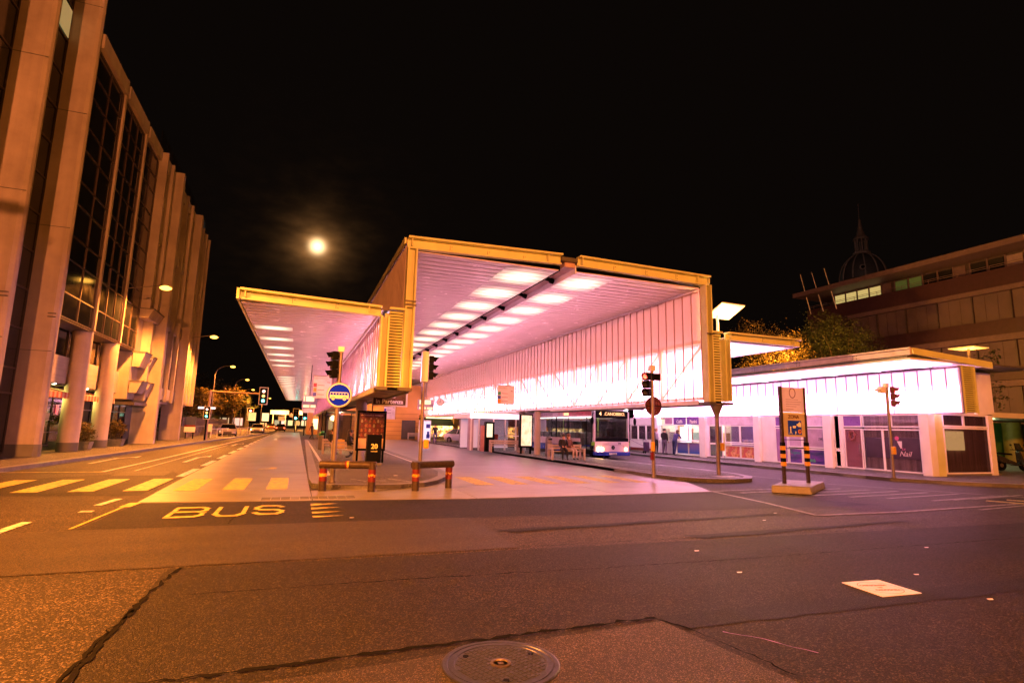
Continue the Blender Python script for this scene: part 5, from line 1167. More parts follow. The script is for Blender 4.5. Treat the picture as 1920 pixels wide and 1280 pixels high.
for (z0, z1) in ((10.77, 12.93), (7.12, 9.08), (3.4, 5.58), (.4, 3.0)):
    y = 38.3
    while y > 4:
        w = op('window_bay', PANELS if (z0 > 6 or random.random() < .5) else DKGL, 50.25, 50.32, y - 2.62, y - .02, z0, z1)
        op('mullion', DARKW, 50.1, 50.25, y - .06, y + .02, z0, z1); 
        for k in (1, 2): q = MB(); q.box(50.235, 50.25, y - 2.62 + k * .87, y - 2.60 + k * .87, z0, z1); q.build('blind_joint', MARO, w)
        y -= 2.64
    op('window_back', DARKW, 50.34, 50.4, 4, 38.4, z0, z1)
op('corner_window', PANELS, 50.04, 50.08, 41.4, 42.6, 10.6, 12.8)
# attic windows
ATT = [plain('attic_blind', (.25, .20, .24), .5), DKGL, DKGL]; y = 40.6; i = 0
LIT = emit('lit_attic', (.95, .75, .25), .10, (.3, .3, .2)); LITG = emit('green_attic', (.25, .5, .10), .012, (.1, .2, .1))
while y > 4:
    mm = LIT if i in (0, 1, 2, 3) else (LITG if i in (5, 6) else ATT[i % 3])
    if i % 5 == 4: op('attic_panel', PINKC, 51.0, 51.06, y - .95, y - .05, 14.8, 15.9)
    else: op('attic_window', mm, 51.0, 51.04, y - 1.15, y - .1, 14.8, 15.85)
    op('attic_frame', PINKC, 50.94, 51.07, y - .1, y, 14.7, 16.0); y -= 1.25; i += 1
for z in (14.95, 15.1): q = MB(); q.tube((50.05, 3, z), (50.05, 43.0, z), .02, n=6); q.build('railing', PINKC, of)
for k in range(18): q = MB(); q.tube((50.05, 3.2 + k * 2.3, 14.74), (50.05, 3.2 + k * 2.3, 15.1), .02, n=5); q.build('rail_post', PINKC, of)
for i, (a, b) in enumerate((((49.7, 42.4, 14.2), (49.2, 43.0, 18.6)), ((49.7, 40.9, 14.2), (49.2, 41.6, 18.5)), ((49.7, 39.4, 14.2), (49.2, 40.1, 18.5)))):
    q = MB(); q.tube(a, b, .05, .03, n=8); tag(q.build('flagpole', WHITE), ('leftmost', 'middle', 'rightmost')[i] + ' of three bare flagpoles leaning out from the office roof corner', 'flagpole', 'bare flagpoles on the office corner')
tint_light(of, (47.5, 30, 6.5), (1, .28, .24), 30, .6); tint_light(of, (46.5, 12, 6.0), (1, .28, .24), 40, .6)
dm = thing('domed_building', 'dark ribbed dome with lantern and spire rising behind the office block', 'building', (130, 95, 0))
DOM = plain('dome_stone', (.22, .18, .17), .7); DOMD = plain('dome_lead', (.05, .045, .045), .6)
part('base', DOMD, 125, 135, 91, 101, 0, 37.5, dm)
q = MB(); prof = [(5.4, 38), (5.5, 39), (5.2, 40)] + [(5.1 * math.cos(R(a)) + .1, 40 + 7.0 * math.sin(R(a))) for a in range(5, 80, 8)] + [(1.6, 47)]; q.lathe(prof, (130, 95, 0), 32); q.build('dome_shell', DOMD, dm, smooth=True)
for k in range(12):
    a = 2 * math.pi * k / 12 + .2; pts = [(130 + (5.12 * math.cos(R(e)) + .15) * math.cos(a), 95 + (5.12 * math.cos(R(e)) + .15) * math.sin(a), 40 + 7.05 * math.sin(R(e))) for e in range(0, 82, 9)]
    q = MB(); q.path(pts, .18, 6); q.build('rib', DOM, dm)
q = MB(); q.lathe([(5.8, 38), (6.0, 38.6), (5.6, 39.2), (5.5, 39.6)], (130, 95, 0), 32); q.build('cornice', DOM, dm)
q = MB(); q.lathe([(1.9, 46.8), (2.0, 47.2), (1.7, 47.6)], (130, 95, 0), 16); q.build('lantern_base', DOM, dm)
for k in range(8): a = 2 * math.pi * k / 8; q = MB(); q.tube((130 + 1.3 * math.cos(a), 95 + 1.3 * math.sin(a), 47.6), (130 + 1.3 * math.cos(a), 95 + 1.3 * math.sin(a), 50.6), .18, n=6); q.build('lantern_column', DOM, dm)
q = MB(); q.lathe([(1.8, 50.6), (1.7, 51.1), (1.0, 52), (.55, 53.5), (.3, 55.4), (.35, 55.8), (.1, 56.2), (.05, 60.5)], (130, 95, 0), 12); q.build('spire', DOM, dm)
q = MB(); q.tube((126.2, 92.3, 42.0), (125.5, 91.7, 42.2), .7, n=16); rw = q.build('round_window', DOM, dm); q = MB(); q.tube((125.5, 91.7, 42.2), (125.4, 91.6, 42.22), .42, n=16); q.build('pane', DARK, rw)
tint_light(dm, (108, 80, 42), (1, .8, .7), 150, 1)

# trees behind the pavilion
tree('broad_tree', 'broad crowned tree lit orange rising behind the right end of the pavilion roof', (35.5, 33.5, .13), 10.2, 3.6, 11, 20000, .065, LEAF, 'tree', 'trees behind the pavilion')
tree('broad_tree', 'darker round tree beside the maroon office, right of the orange lit one', (41.5, 33.0, .13), 11.6, 3.8, 12, 18000, .07, LEAFD, 'tree', 'trees behind the pavilion')
tree('broad_tree', 'orange lit tree seen under the right canopy wing, left of the others', (31.6, 38, .13), 8.0, 2.8, 13, 11000, .065, LEAF, 'tree', 'trees behind the pavilion')
tree('broad_tree', 'low dark tree just right of the floodlight mast seen under the wing', (32.0, 46, .13), 8.2, 3.0, 14, 9000, .08, LEAFD, 'tree', 'trees behind the pavilion')
tree('slim_tree', 'slim sparse street tree standing among the scooters at the right edge', (32.6, 18.6, .13), 6.6, 1.7, 15, 1500, .07, LEAFD, 'tree', trunk=.09, low=.3)
def lamp_plate(label, x, y, z, e, col, en=90, up=False):
    t = thing('plate_lamp', label, 'street lamp', (x, y, .1), 'square plate lamps on masts')
    q = MB(); q.tube((x, y, .1), (x, y, z), .08, n=10); q.build('mast', STEEL, t)
    q = MB(); q.box(x - .8, x + .8, y - .8, y + .8, z, z + .06); q.build('plate', emit('dim_plate', col, e), t)
    tint_light(t, (x, y, z - .5), (1, .32, .04), en, .4, ) if not up else tint_light(t, (x, y, z + .6), (1, .36, .045), en, .4); return t
lamp_plate('dim orange square plate lamp on a mast before the office block', 42.5, 24, 7.7, .10, (1, .45, .08))
lamp_plate('added square plate lamp on a mast, hidden behind the pavilion roof to light the trees', 32.6, 29.6, 5.6, .3, (1, .45, .1), 1800, True)  # lamp added out of sight to brighten the tree crowns
# ================================================================== BUS
BW = plain('bus_lilac_paint', (.62, .50, .60), .25, 0, .04, 1, coat=.3); BBL = plain('bus_blue_paint', (.02, .04, .36), .25); BGR = plain('bus_green_paint', (.20, .50, .03), .3); BRED = plain('bus_red_banner', (.55, .03, .06), .3)
bus = thing('city_bus', 'white city bus with blue skirt and red roof banner waiting beyond the platform, headlights on', 'bus', (17.05, 28.5, 0))
bx0, bx1, by0, by1 = 15.95, 18.35, 28.5, 40.4
def bp(name, mat, x0, x1, y0, y1, z0, z1, parent=None, **k): return part(name, mat, x0, x1, y0, y1, z0, z1, parent or bus, **k)
q = MB(); prof = [(bx0, .95), (bx0, 2.72), (bx0 + .18, 2.92), (bx0 + .5, 2.98), (bx1 - .5, 2.98), (bx1 - .18, 2.92), (bx1, 2.72), (bx1, .95)]
# shell: roof and cant rails as extruded profile
q = MB(); n = len(prof); rf = [(bx0, 2.52), (bx0, 2.74), (bx0 + .16, 2.90), (bx0 + .5, 2.97), (bx1 - .5, 2.97), (bx1 - .16, 2.90), (bx1, 2.74), (bx1, 2.52)]
i0 = len(q.v)
for y in (by0 + .12, by1): q.v += [(x, y, z) for x, z in rf]
q.f += [tuple(range(7, -1, -1)), tuple(range(8, 16))] + [(k, (k + 1) % 8, 8 + (k + 1) % 8, 8 + k) for k in range(8)]; q.m += [0] * 10
q.build('roof', BW, bus)
bp('front_panel', BW, bx0 + .06, bx1 - .06, by0 - .02, by0 + .14, .42, 1.02, bevel=.03); bp('blue_bumper', BBL, bx0 + .02, bx1 - .02, by0 - .06, by0 + .16, .22, .44, bevel=.03)
bp('licence_plate', WHITE, 16.92, 17.42, by0 - .075, by0 - .062, .27, .38); text('TI', .09, (17.0, by0 - .078, .325), FRONT, bus, DARK); text('130 285', .09, (17.22, by0 - .078, .325), FRONT, bus, DARK)
bp('windscreen', glass('bus_windscreen', (.02, .02, .025), .75, .03), bx0 + .14, bx1 - .14, by0 + .02, by0 + .05, 1.22, 2.35); bp('wiper_panel', DARK, bx0 + .10, bx1 - .10, by0 - .005, by0 + .12, 1.02, 1.22, bevel=.02)
for s in (bx0 + .02, bx1 - .12): bp('corner_pillar', BW, s, s + .10, by0 + .01, by0 + .2, 1.02, 2.75, bevel=.03)
bp('destination_box', DARK, bx0 + .13, bx1 - .13, by0 + .0, by0 + .12, 2.36, 2.80, bevel=.02); LED = emit('amber_led', (1, .42, .06), .45)
text('4', .30, (bx0 + .42, by0 - .006, 2.60), FRONT, bus, LED, bold=.006, ext=.002); text('.CANOBBIO.', .255, (17.32, by0 - .006, 2.60), FRONT, bus, LED, ext=.002)
for x in (bx0 + .18, bx1 - .18): q = MB(); q.ball((x, by0 + .02, 2.86), .06, .05, .05, 8); q.build('marker_lamp', emit('marker_lamp', (.9, .95, 1), 6), bus)
for x, e in ((bx0 + .28, 12), (bx0 + .50, 9), (bx1 - .30, 1.6)):
    q = MB(); q.lathe([(.10, -.02), (.11, .02), (.09, .05)], (x, by0 - .02, .58), 16, axis='Y'); q.build('headlight', emit('headlight_%d' % e, (1, .55, .2), e), bus)
bp('green_corner', BGR, bx0 + .0, bx0 + .16, by0 + .02, by0 + .3, .78, .98); bp('green_corner', BGR, bx1 - .16, bx1, by0 + .02, by0 + .3, .78, .98); bp('blue_corner', BBL, bx1 - .16, bx1 + .001, by0 + .02, by0 + .5, .60, .775)
q = MB(); q.tube((17.2, by0 - .032, .68), (17.2, by0 - .022, .68), .115, n=24); em = q.build('emblem', DARK, bus)
q = MB()
for k in range(3):
    a = R(90 + 120 * k); b1_, b2_ = a - 1.2, a + 1.2; q.face([(17.2 + .10 * math.cos(a), by0 - .036, .68 + .10 * math.sin(a)), (17.2 + .018 * math.cos(b1_), by0 - .036, .68 + .018 * math.sin(b1_)), (17.2 + .018 * math.cos(b2_), by0 - .036, .68 + .018 * math.sin(b2_))])
q.build('emblem_star', STEEL, em)
text('TPL', .15, (17.62, by0 - .024, .90), FRONT, bus, DARK, shear=.3, bold=.003); text('www.tplsa.ch', .08, (16.72, by0 - .024, .90), FRONT, bus, GR)
q = MB(); q.path([(16.5, by0 - .024, .80), (17.0, by0 - .026, .82), (17.5, by0 - .026, .82), (17.9, by0 - .024, .80)], .008, 5); q.path([(16.5, by0 - .024, .80), (16.45, by0 - .024, .55)], .008, 5); q.path([(17.9, by0 - .024, .80), (17.95, by0 - .024, .55)], .008, 5); q.build('grille_line', GR, bus)
for z in (1.12, 1.16): q = MB(); q.path([(16.3, by0 - .03, z), (17.1, by0 - .035, z + .04)], .012, 5); q.build('wiper', DARK, bus)
for y in (by0 + 2.4, by1 - 2.6):
    for x, d in ((bx0 + .15, -1), (bx1 - .15, 1)):
        q = MB(); q.lathe([(.28, -.13), (.46, -.13), (.48, -.08), (.48, .08), (.46, .13), (.28, .13)], (x, y, .48), 28, axis='X'); w = q.build('wheel', DARK, bus, smooth=True); q = MB(); q.lathe([(.08, -.135), (.27, -.12), (.27, .12), (.08, .135)], (x, y, .48), 20, axis='X'); q.build('rim', STEEL, w)
# front wheel seen beneath the bumper
bp('underbody', DARK, bx0 + .2, bx1 - .2, by0 + .2, by1 - .1, .25, .5)
q = MB(); q.tube((16.30, by0 + 1.0, .42), (16.95, by0 + .75, .42), .42, n=24); q.build('front_wheel', DARK, bus, smooth=True)
# sides
for x, s in ((bx0, -1), (bx1, 1)):
    xa, xb = (x, x + .05) if s < 0 else (x - .05, x)
    bp('side_skirt', BBL, xa, xb, by0 + 3.2, by1, .32, .72); bp('side_panel', BW, xa, xb, by0 + 3.2, by1, .725, 1.15); bp('window_band', BW, xa, xb, by0 + .2, by1, 2.44, 2.52)
    bp('wheel_arch', BW, xa, xb, by0 + 1.75, by0 + 3.18, .95, 1.15)
bp('banner', BRED, bx0 - .012, bx0 - .002, by0 + .3, by0 + 4.0, 2.50, 2.78); bp('banner', plain('pink_banner', (.60, .35, .42), .3), bx0 - .012, bx0 - .002, by0 + 4.02, by1 - .6, 2.50, 2.78)
text('la tua città in movimento', .16, (bx0 - .016, by0 + 6.9, 2.64), WEST, bus, GR, sx=1.6); text('25', .26, (bx0 - .016, by0 + 4.6, 2.64), WEST, bus, BRED, sx=1.4); bp('side_display', LED, bx0 - .02, bx0 - .013, by0 + 3.2, by0 + 3.9, 2.54, 2.70)
WINB = glass('bus_window', (.02, .02, .025), .72, .03); GREENB = plain('grab_rail_green', (.25, .45, .05), .4)
y = by0 + .35
for (a, b, kind) in ((.25, 1.55, 'door'), (1.7, 3.3, 'w'), (3.35, 5.0, 'w'), (5.1, 6.4, 'door'), (6.5, 8.1, 'w'), (8.15, 9.8, 'w'), (9.85, 11.6, 'w')):
    if kind == 'door':
        for k in (0, 1):
            y0_ = by0 + a + k * (b - a) / 2; f = bp('door_leaf', DARK, bx0 + .01, bx0 + .04, y0_ + .01, y0_ + (b - a) / 2 - .01, .34, .5); bp('door_glass', WINB, bx0 + .015, bx0 + .03, y0_ + .05, y0_ + (b - a) / 2 - .05, .5, 2.42, f); bp('door_frame', DARK, bx0 + .01, bx0 + .045, y0_ + .0, y0_ + .05, .5, 2.42, f)
    else: bp('window', WINB, bx0 + .012, bx0 + .03, by0 + a, by0 + b, 1.16, 2.43); bp('window_pillar', DARK, bx0 + .005, bx0 + .05, by0 + b, by0 + b + .06, 1.16, 2.43)
bp('far_windows', WINB, bx1 - .03, bx1 - .012, by0 + .4, by1 - .3, 1.16, 2.43)
bp('floor', DARKW, bx0 + .1, bx1 - .1, by0 + .3, by1 - .2, .52, .56); bp('ceiling_lights', emit('bus_interior_light', (1, .86, .7), 2.6), 16.9, 17.3, by0 + 1.0, by1 - 1, 2.44, 2.46); bp('rear_wall', BW, bx0 + .05, bx1 - .05, by1 - .1, by1, .5, 2.5)
for k in range(6):
    for x in (bx0 + .35, bx1 - .8): bp('seat', DARKW, x, x + .45, by0 + 2.6 + k * 1.3, by0 + 3.0 + k * 1.3, .7, 1.5, bevel=.04)
bp('driver_seat', DARK, 17.5, 18.0, by0 + 1.1, by0 + 1.4, .8, 1.8, bevel=.05); bp('dashboard', DARK, bx0 + .3, bx1 - .2, by0 + .12, by0 + .5, .9, 1.28, bevel=.04)
for x, yy_ in ((16.5, by0 + 1.0), (17.3, by0 + 1.9), (16.4, by0 + 4.9)): q = MB(); q.tube((x, yy_, .56), (x, yy_, 2.44), .02, n=8); q.build('grab_rail', GREENB, bus)
for x, s in ((bx0, -1), (bx1, 1)):
    q = MB(); q.path([(x + .05 * -s, by0 + .1, 2.6), (x + .16 * s, by0 - .15, 2.62), (x + .22 * s, by0 - .2, 2.45)], .025, 6); q.ball((x + .22 * s, by0 - .2, 2.2), .10, .07, .24, 10); q.build('mirror', DARK, bus)

# ================================================================== CARS
def car(label, loc, rz, col, tail=False, lights=0):
    t = thing('parked_car', label, 'car', (0, 0, 0), 'cars on the road and beyond the hall'); P_ = plain('car_paint', col, .2, 0, .04, 1, coat=.4)
    st = [(-2.1, .70, .38, .62, .66), (-1.95, .82, .28, .70, .76), (-1.2, .86, .24, .80, .90), (-.75, .87, .22, .86, .94), (.9, .87, .22, .88, .98), (1.6, .85, .25, .88, 1.0), (2.0, .80, .30, .80, .95), (2.1, .70, .40, .70, .80)]
    q = MB(); rg = []
    for (y, w, zb, zm, zt) in st:
        i = len(q.v); q.v += [(-w * .9, y, zb), (-w, y, zb + .12), (-w, y, zm), (-w * .88, y, zt), (w * .88, y, zt), (w, y, zm), (w, y, zb + .12), (w * .9, y, zb)]; rg.append(i)
    for a, b in zip(rg, rg[1:]):
        for k in range(8): j = (k + 1) % 8; q.f.append((a + k, a + j, b + j, b + k)); q.m.append(0)
    q.f += [tuple(rg[0] + k for k in range(7, -1, -1)), tuple(rg[-1] + k for k in range(8))]; q.m += [0, 0]
    q.build('body', P_, t, smooth=True)
    gh = [(-1.0, .76, .93), (-.25, .62, 1.38), (1.0, .62, 1.42), (1.75, .70, 1.0)]
    q = MB(); i = 0
    for (y, w, z) in gh: q.v += [(-w if z > 1.2 else -.80, y, z), (w if z > 1.2 else .80, y, z)]
    q.v += [(-.83, -.2, .93), (.83, -.2, .93), (-.83, 1.0, .95), (.83, 1.0, .95)]
    q.f += [(0, 1, 3, 2), (4, 5, 7, 6), (0, 2, 8), (1, 9, 3), (2, 4, 10, 8), (3, 9, 11, 5), (4, 6, 10), (5, 11, 7)]; q.m += [0] * 8
    q.build('glasshouse', DKGL, t)
    q = MB(); q.hexa([(-.60, -.2, 1.385), (.60, -.2, 1.385), (.60, .98, 1.42), (-.60, .98, 1.42), (-.56, -.15, 1.42), (.56, -.15, 1.42), (.56, .95, 1.455), (-.56, .95, 1.455)]); q.build('roof', P_, t)
    for sx in (-1, 1):
        q = MB(); q.path([(sx * .80, -.98, .95), (sx * .63, -.24, 1.40), (sx * .63, 1.0, 1.44), (sx * .76, 1.74, 1.0)], .03, 5); q.path([(sx * .64, .35, 1.42), (sx * .84, .38, .95)], .025, 5); q.build('pillar_trim', P_, t)
        q = MB(); q.ball((sx * .95, -.62, .98), .09, .06, .07, 8); q.build('wing_mirror', P_, t)
        for y in (-1.32, 1.28):
            q = MB(); q.lathe([(.18, -.09), (.30, -.09), (.32, -.05), (.32, .05), (.30, .09), (.18, .09)], (sx * .80, y, .32), 20, axis='X'); w = q.build('wheel', DARK, t, smooth=True); q = MB(); q.lathe([(.04, -.10), (.19, -.092), (.19, .092), (.04, .10)], (sx * .80, y, .32), 14, axis='X'); q.build('rim', STEEL, w)
        q = MB(); q.hexa([(sx * .62 - .16, -2.09, .56), (sx * .62 + .16, -2.02, .56), (sx * .62 + .16, -1.9, .56), (sx * .62 - .16, -1.95, .56), (sx * .62 - .16, -2.06, .70), (sx * .62 + .16, -1.98, .70), (sx * .62 + .16, -1.88, .70), (sx * .62 - .16, -1.9, .70)]); q.build('headlight', emit('car_headlight_%d' % (lights * 10), (1, .8, .5), lights) if lights else STEEL, t)
        q = MB(); q.box(sx * .66 - .13, sx * .66 + .13, 2.02, 2.10, .62, .80); q.build('tail_light', emit('tail_light', (1, .05, .02), 3) if tail else RED, t)
    q = MB(); q.box(-.4, .4, -2.12, -2.08, .44, .58); q.build('grille', DARK, t); q = MB(); q.box(-.75, .75, -2.13, -2.02, .28, .40); q.build('bumper_trim', DARK, t)
    t.location = loc; t.rotation_euler = (0, 0, rz); return t
car('white saloon car parked beyond the platform in the middle distance', (16.3, 56.5, 0), R(38), (.62, .58, .62))
car('pale car with headlights on coming down the left road', (-5.5, 92, 0), R(0), (.6, .5, .4), False, 6); car('dark car with red tail lights far down the road', (-3.0, 118, 0), R(180), (.08, .05, .05), True, 0)
car('far queueing car with red tail lights before the bright canopies', (-5.6, 140, 0), R(0) + math.pi, (.2, .1, .1), True, 0); car('silver car standing at the far left kerb by the hedge', (-7.2, 70, 0), R(5), (.5, .42, .36), False, .4)

# ================================================================== PEOPLE
def person(label, loc, rz, pose, top, pants, hair=(.03, .02, .015), shoes=(.03, .03, .03), long_hair=False, skin=SKIN, scale=1.0, extra=None):
    """faces -Y; built as one skinned body"""
    t = thing('person', label, 'person', (0, 0, 0))
    J = {'pel': (0, 0, .95), 'che': (0, 0, 1.28), 'nec': (0, 0, 1.47), 'hea': (0, -.02, 1.60), 'crn': (0, -.01, 1.70),
         'sl': (-.18, 0, 1.42), 'sr': (.18, 0, 1.42), 'el': (-.24, .03, 1.14), 'er': (.24, .03, 1.14), 'wl': (-.25, -.06, .89), 'wr': (.25, -.06, .89),
         'hl': (-.10, 0, .90), 'hr': (.10, 0, .90), 'kl': (-.11, -.02, .50), 'kr': (.11, -.02, .50), 'al': (-.11, .02, .09), 'ar': (.11, .02, .09), 'tl': (-.13, -.14, .04), 'tr': (.13, -.14, .04)}
    J.update(pose)
    E_ = [('pel', 'che'), ('che', 'nec'), ('nec', 'hea'), ('hea', 'crn'), ('che', 'sl'), ('che', 'sr'), ('sl', 'el'), ('el', 'wl'), ('sr', 'er'), ('er', 'wr'), ('pel', 'hl'), ('pel', 'hr'), ('hl', 'kl'), ('kl', 'al'), ('al', 'tl'), ('hr', 'kr'), ('kr', 'ar'), ('ar', 'tr')]
    RAD = {'pel': (.155, .12), 'che': (.175, .125), 'nec': (.058, .058), 'hea': (.088, .10), 'crn': (.06, .07), 'sl': (.072, .072), 'sr': (.072, .072), 'el': (.048, .048), 'er': (.048, .048), 'wl': (.032, .032), 'wr': (.032, .032), 'hl': (.10, .10), 'hr': (.10, .10), 'kl': (.066, .066), 'kr': (.066, .066), 'al': (.045, .045), 'ar': (.045, .045), 'tl': (.036, .04), 'tr': (.036, .04)}
    ks = list(J); me = bpy.data.meshes.new('body'); me.from_pydata([J[k] for k in ks], [(ks.index(a), ks.index(b)) for a, b in E_], [])
    o = bpy.data.objects.new('body', me); COL.objects.link(o); o.modifiers.new('skin', 'SKIN')
    sv = me.skin_vertices[0].data
    for i, k in enumerate(ks): sv[i].radius = RAD[k]
    sv[ks.index('pel')].use_root = True
    ss = o.modifiers.new('sub', 'SUBSURF'); ss.levels = 1; ss.render_levels = 1
    me2 = bpy.data.meshes.new_from_object(o.evaluated_get(bpy.context.evaluated_depsgraph_get()))
    V = [v.co.copy() for v in me2.vertices]; F = [tuple(p.vertices) for p in me2.polygons]; bpy.data.objects.remove(o)
    tm = plain('top_cloth', top, .8, 0, .2, 9); pm = plain('trouser_cloth', pants, .8, 0, .2, 9); smt = plain('shoe', shoes, .5)
    cls = {}
    for a, b in E_:
        c = 1 if a in ('pel',) and b == 'che' or (a, b) in (('che', 'nec'), ('che', 'sl'), ('che', 'sr'), ('sl', 'el'), ('sr', 'er'), ('el', 'wl'), ('er', 'wr')) else (0 if a in ('nec', 'hea') else (3 if b in ('tl', 'tr') else 2))
        cls[(a, b)] = c
    M_ = []
    for f in F:
        c = sum((V[i] for i in f), Vector()) / len(f); best = None
        for (a, b), m_ in cls.items():
            A, B = Vector(J[a]), Vector(J[b]); d = B - A; u = max(0, min(1, (c - A).dot(d) / d.length_squared)); dist = (c - A - d * u).length
            if best is None or dist < best[0]: best = (dist, m_)
        M_.append(best[1])
    mb = MB(); mb.v = [tuple(v) for v in V]; mb.f = F; mb.m = M_
    hd = Vector(J['hea'])
    for w_, e_ in (('wl', 'el'), ('wr', 'er')):   # hands: palm + five fingers
        W_, Ee = Vector(J[w_]), Vector(J[e_]); d = (W_ - Ee).normalized(); sd_ = d.cross(Vector((0, 0, 1)));
        if sd_.length < .1: sd_ = Vector((1, 0, 0))
        sd_.normalize(); nn = d.cross(sd_); pc = W_ + d * .045
        mb.ball(tuple(pc), .036, .036, .045, 8, 0)
        for k in range(4):
            b_ = pc + d * .03 + sd_ * (k - 1.5) * .018; ln = (.05, .06, .055, .042)[k]; m1 = b_ + d * ln * .6; mb.tube(b_, m1, .009, .008, 5, 0); mb.tube(m1, m1 + d * ln * .4 + nn * ln * .35, .008, .006, 5, 0)
        th = pc + sd_ * .03; mb.tube(th, th + d * .03 + sd_ * .025, .010, .008, 5, 0)
    mb.tube(tuple(hd + Vector((0, -.095, -.005))), tuple(hd + Vector((0, -.118, -.025))), .010, .014, 6, 0)
    for s in (-1, 1): mb.ball((hd.x + s * .088, hd.y + .01, hd.z), .014, .022, .032, 8, 0)
    mb.build('body', [skin, tm, pm, smt], t, smooth=True)
    q = MB()
    for s in (-1, 1): q.ball((hd.x + s * .034, hd.y - .090, hd.z + .02), .012, .008, .008, 6)
    q.build('eyes', DARK, t); q = MB(); q.ball((hd.x, hd.y - .092, hd.z - .055), .024, .006, .006, 6); q.build('mouth', RED, t)
    hm = plain('hair', hair, .5); q = MB(); q.ball((hd.x, hd.y + .022, hd.z + .055), .105, .115, .10, 12)
    if long_hair:
        q.ball((hd.x, hd.y + .06, hd.z - .06), .10, .075, .16, 10); q.ball((hd.x, hd.y + .07, hd.z - .2), .10, .06, .14, 10)
    q.build('hair', hm, t, smooth=True)
    if extra: extra(t, J)
    t.location = loc; t.rotation_euler = (0, 0, rz); t.scale = (scale,) * 3; return t
SIT = {'pel': (0, .0, .52), 'che': (0, .02, .86), 'nec': (0, 0, 1.05), 'hea': (0, -.03, 1.18), 'crn': (0, -.02, 1.28), 'sl': (-.18, .01, 1.0), 'sr': (.18, .01, 1.0), 'el': (-.22, -.05, .74), 'er': (.22, -.05, .74), 'wl': (-.10, -.26, .68), 'wr': (.10, -.26, .68),
       'hl': (-.1, -.02, .50), 'hr': (.1, -.02, .50), 'kl': (-.12, -.45, .50), 'kr': (.12, -.45, .50), 'al': (-.12, -.46, .09), 'ar': (.12, -.46, .09), 'tl': (-.13, -.60, .04), 'tr': (.13, -.60, .04)}
def sit(**k): d = dict(SIT); d.update(k); return d
PHONE = dict(wr=(.05, -.20, 1.14), er=(.24, -.16, .86))
def phone(t, J): q = MB(); q.box(.02, .08, -.27, -.255, 1.12, 1.25); q.build('phone', WHITE, t)
person('long haired woman in a black jacket sitting in profile with a phone on the island', (2.25, 26.4, .13), R(75), sit(**PHONE), (.012, .012, .014), (.16, .14, .09), long_hair=True, extra=phone)
person('reclining person in jeans on the island bench, half hidden by the poster frame', (3.0, 26.6, .13), R(-70), sit(che=(0, .22, .78), nec=(0, .34, .92), hea=(0, .38, 1.05), crn=(0, .42, 1.14), sl=(-.18, .26, .90), sr=(.18, .26, .90), kl=(-.12, -.40, .46), kr=(.12, -.40, .56), al=(-.12, -.75, .10), ar=(.12, -.7, .25), tl=(-.13, -.90, .12), tr=(.13, -.84, .33), el=(-.22, .2, .62), er=(.22, .2, .62), wl=(-.2, .0, .6), wr=(.2, .0, .6)), (.015, .015, .02), (.05, .06, .12))
def bag_y(t, J): q = MB(); q.hexa([(.12, -.58, .32), (.50, -.58, .32), (.50, -.46, .32), (.12, -.46, .32), (.14, -.56, .76), (.48, -.56, .76), (.48, -.48, .76), (.14, -.48, .76)]); q.build('yellow_bag', YEL, t, bevel=.02)
person('man in black facing the camera on the far island bench with a yellow bag', (1.78, 30.9, .13), R(10), sit(), (.012, .012, .012), (.30, .22, .20), extra=bag_y)
person('dark haired person in black on the right bench leaning towards a companion', (12.75, 25.95, .13), R(-15), sit(kl=(-.10, -.42, .50), kr=(.10, -.42, .5)), (.012, .010, .014), (.012, .010, .014))
person('woman with long brown hair in pale trousers on the right platform bench', (13.12, 26.1, .13), R(20), sit(), (.16, .07, .06), (.5, .38, .36), hair=(.12, .04, .015), long_hair=True)
WALK = {'kl': (-.10, -.18, .52), 'al': (-.11, -.26, .10), 'tl': (-.12, -.42, .08), 'kr': (.10, .02, .50), 'ar': (.11, .26, .14), 'tr': (.12, .16, .04), 'el': (-.25, .12, 1.16), 'wl': (-.24, .16, .92), 'er': (.25, -.04, 1.15), 'wr': (.22, -.22, 1.0)}
person('walking figure in a dark jacket and violet trousers in front of the blue vending panel', (11.3, 48.3, .13), R(-10), WALK, (.03, .02, .03), (.12, .08, .22))
person('distant figure crossing between the island and the orange building', (1.5, 64, .0), R(60), WALK, (.06, .03, .02), (.05, .03, .03))
def braces(t, J):
    for s in (-1, 1): q = MB(); q.hexa([(s * .09 - .018, .125, .98), (s * .09 + .018, .125, .98), (s * .09 + .018, .14, .98), (s * .09 - .018, .14, .98), (s * .06 - .018, .12, 1.44), (s * .06 + .018, .12, 1.44), (s * .06 + .018, .14, 1.44), (s * .06 - .018, .14, 1.44)]); q.build('brace', DARK, t)
person('balding man in a white shirt with dark braces standing with a trolley at the cafe', (23.15, 32.7, .13), R(95), {'wr': (.14, -.30, 1.10), 'er': (.24, -.05, 1.12)}, (.55, .45, .60), (.015, .015, .018), hair=(.35, .18, .1), extra=braces)
person('man in a black jacket and grey jeans seen from behind at the cafe counter', (23.1, 31.7, .13), R(120), {'er': (.26, -.12, 1.14), 'wr': (.14, -.32, 1.10)}, (.02, .012, .018), (.16, .12, .20))
person('man half hidden behind the black jacket at the cafe counter', (23.5, 32.2, .13), R(95), {}, (.10, .04, .04), (.05, .04, .05))
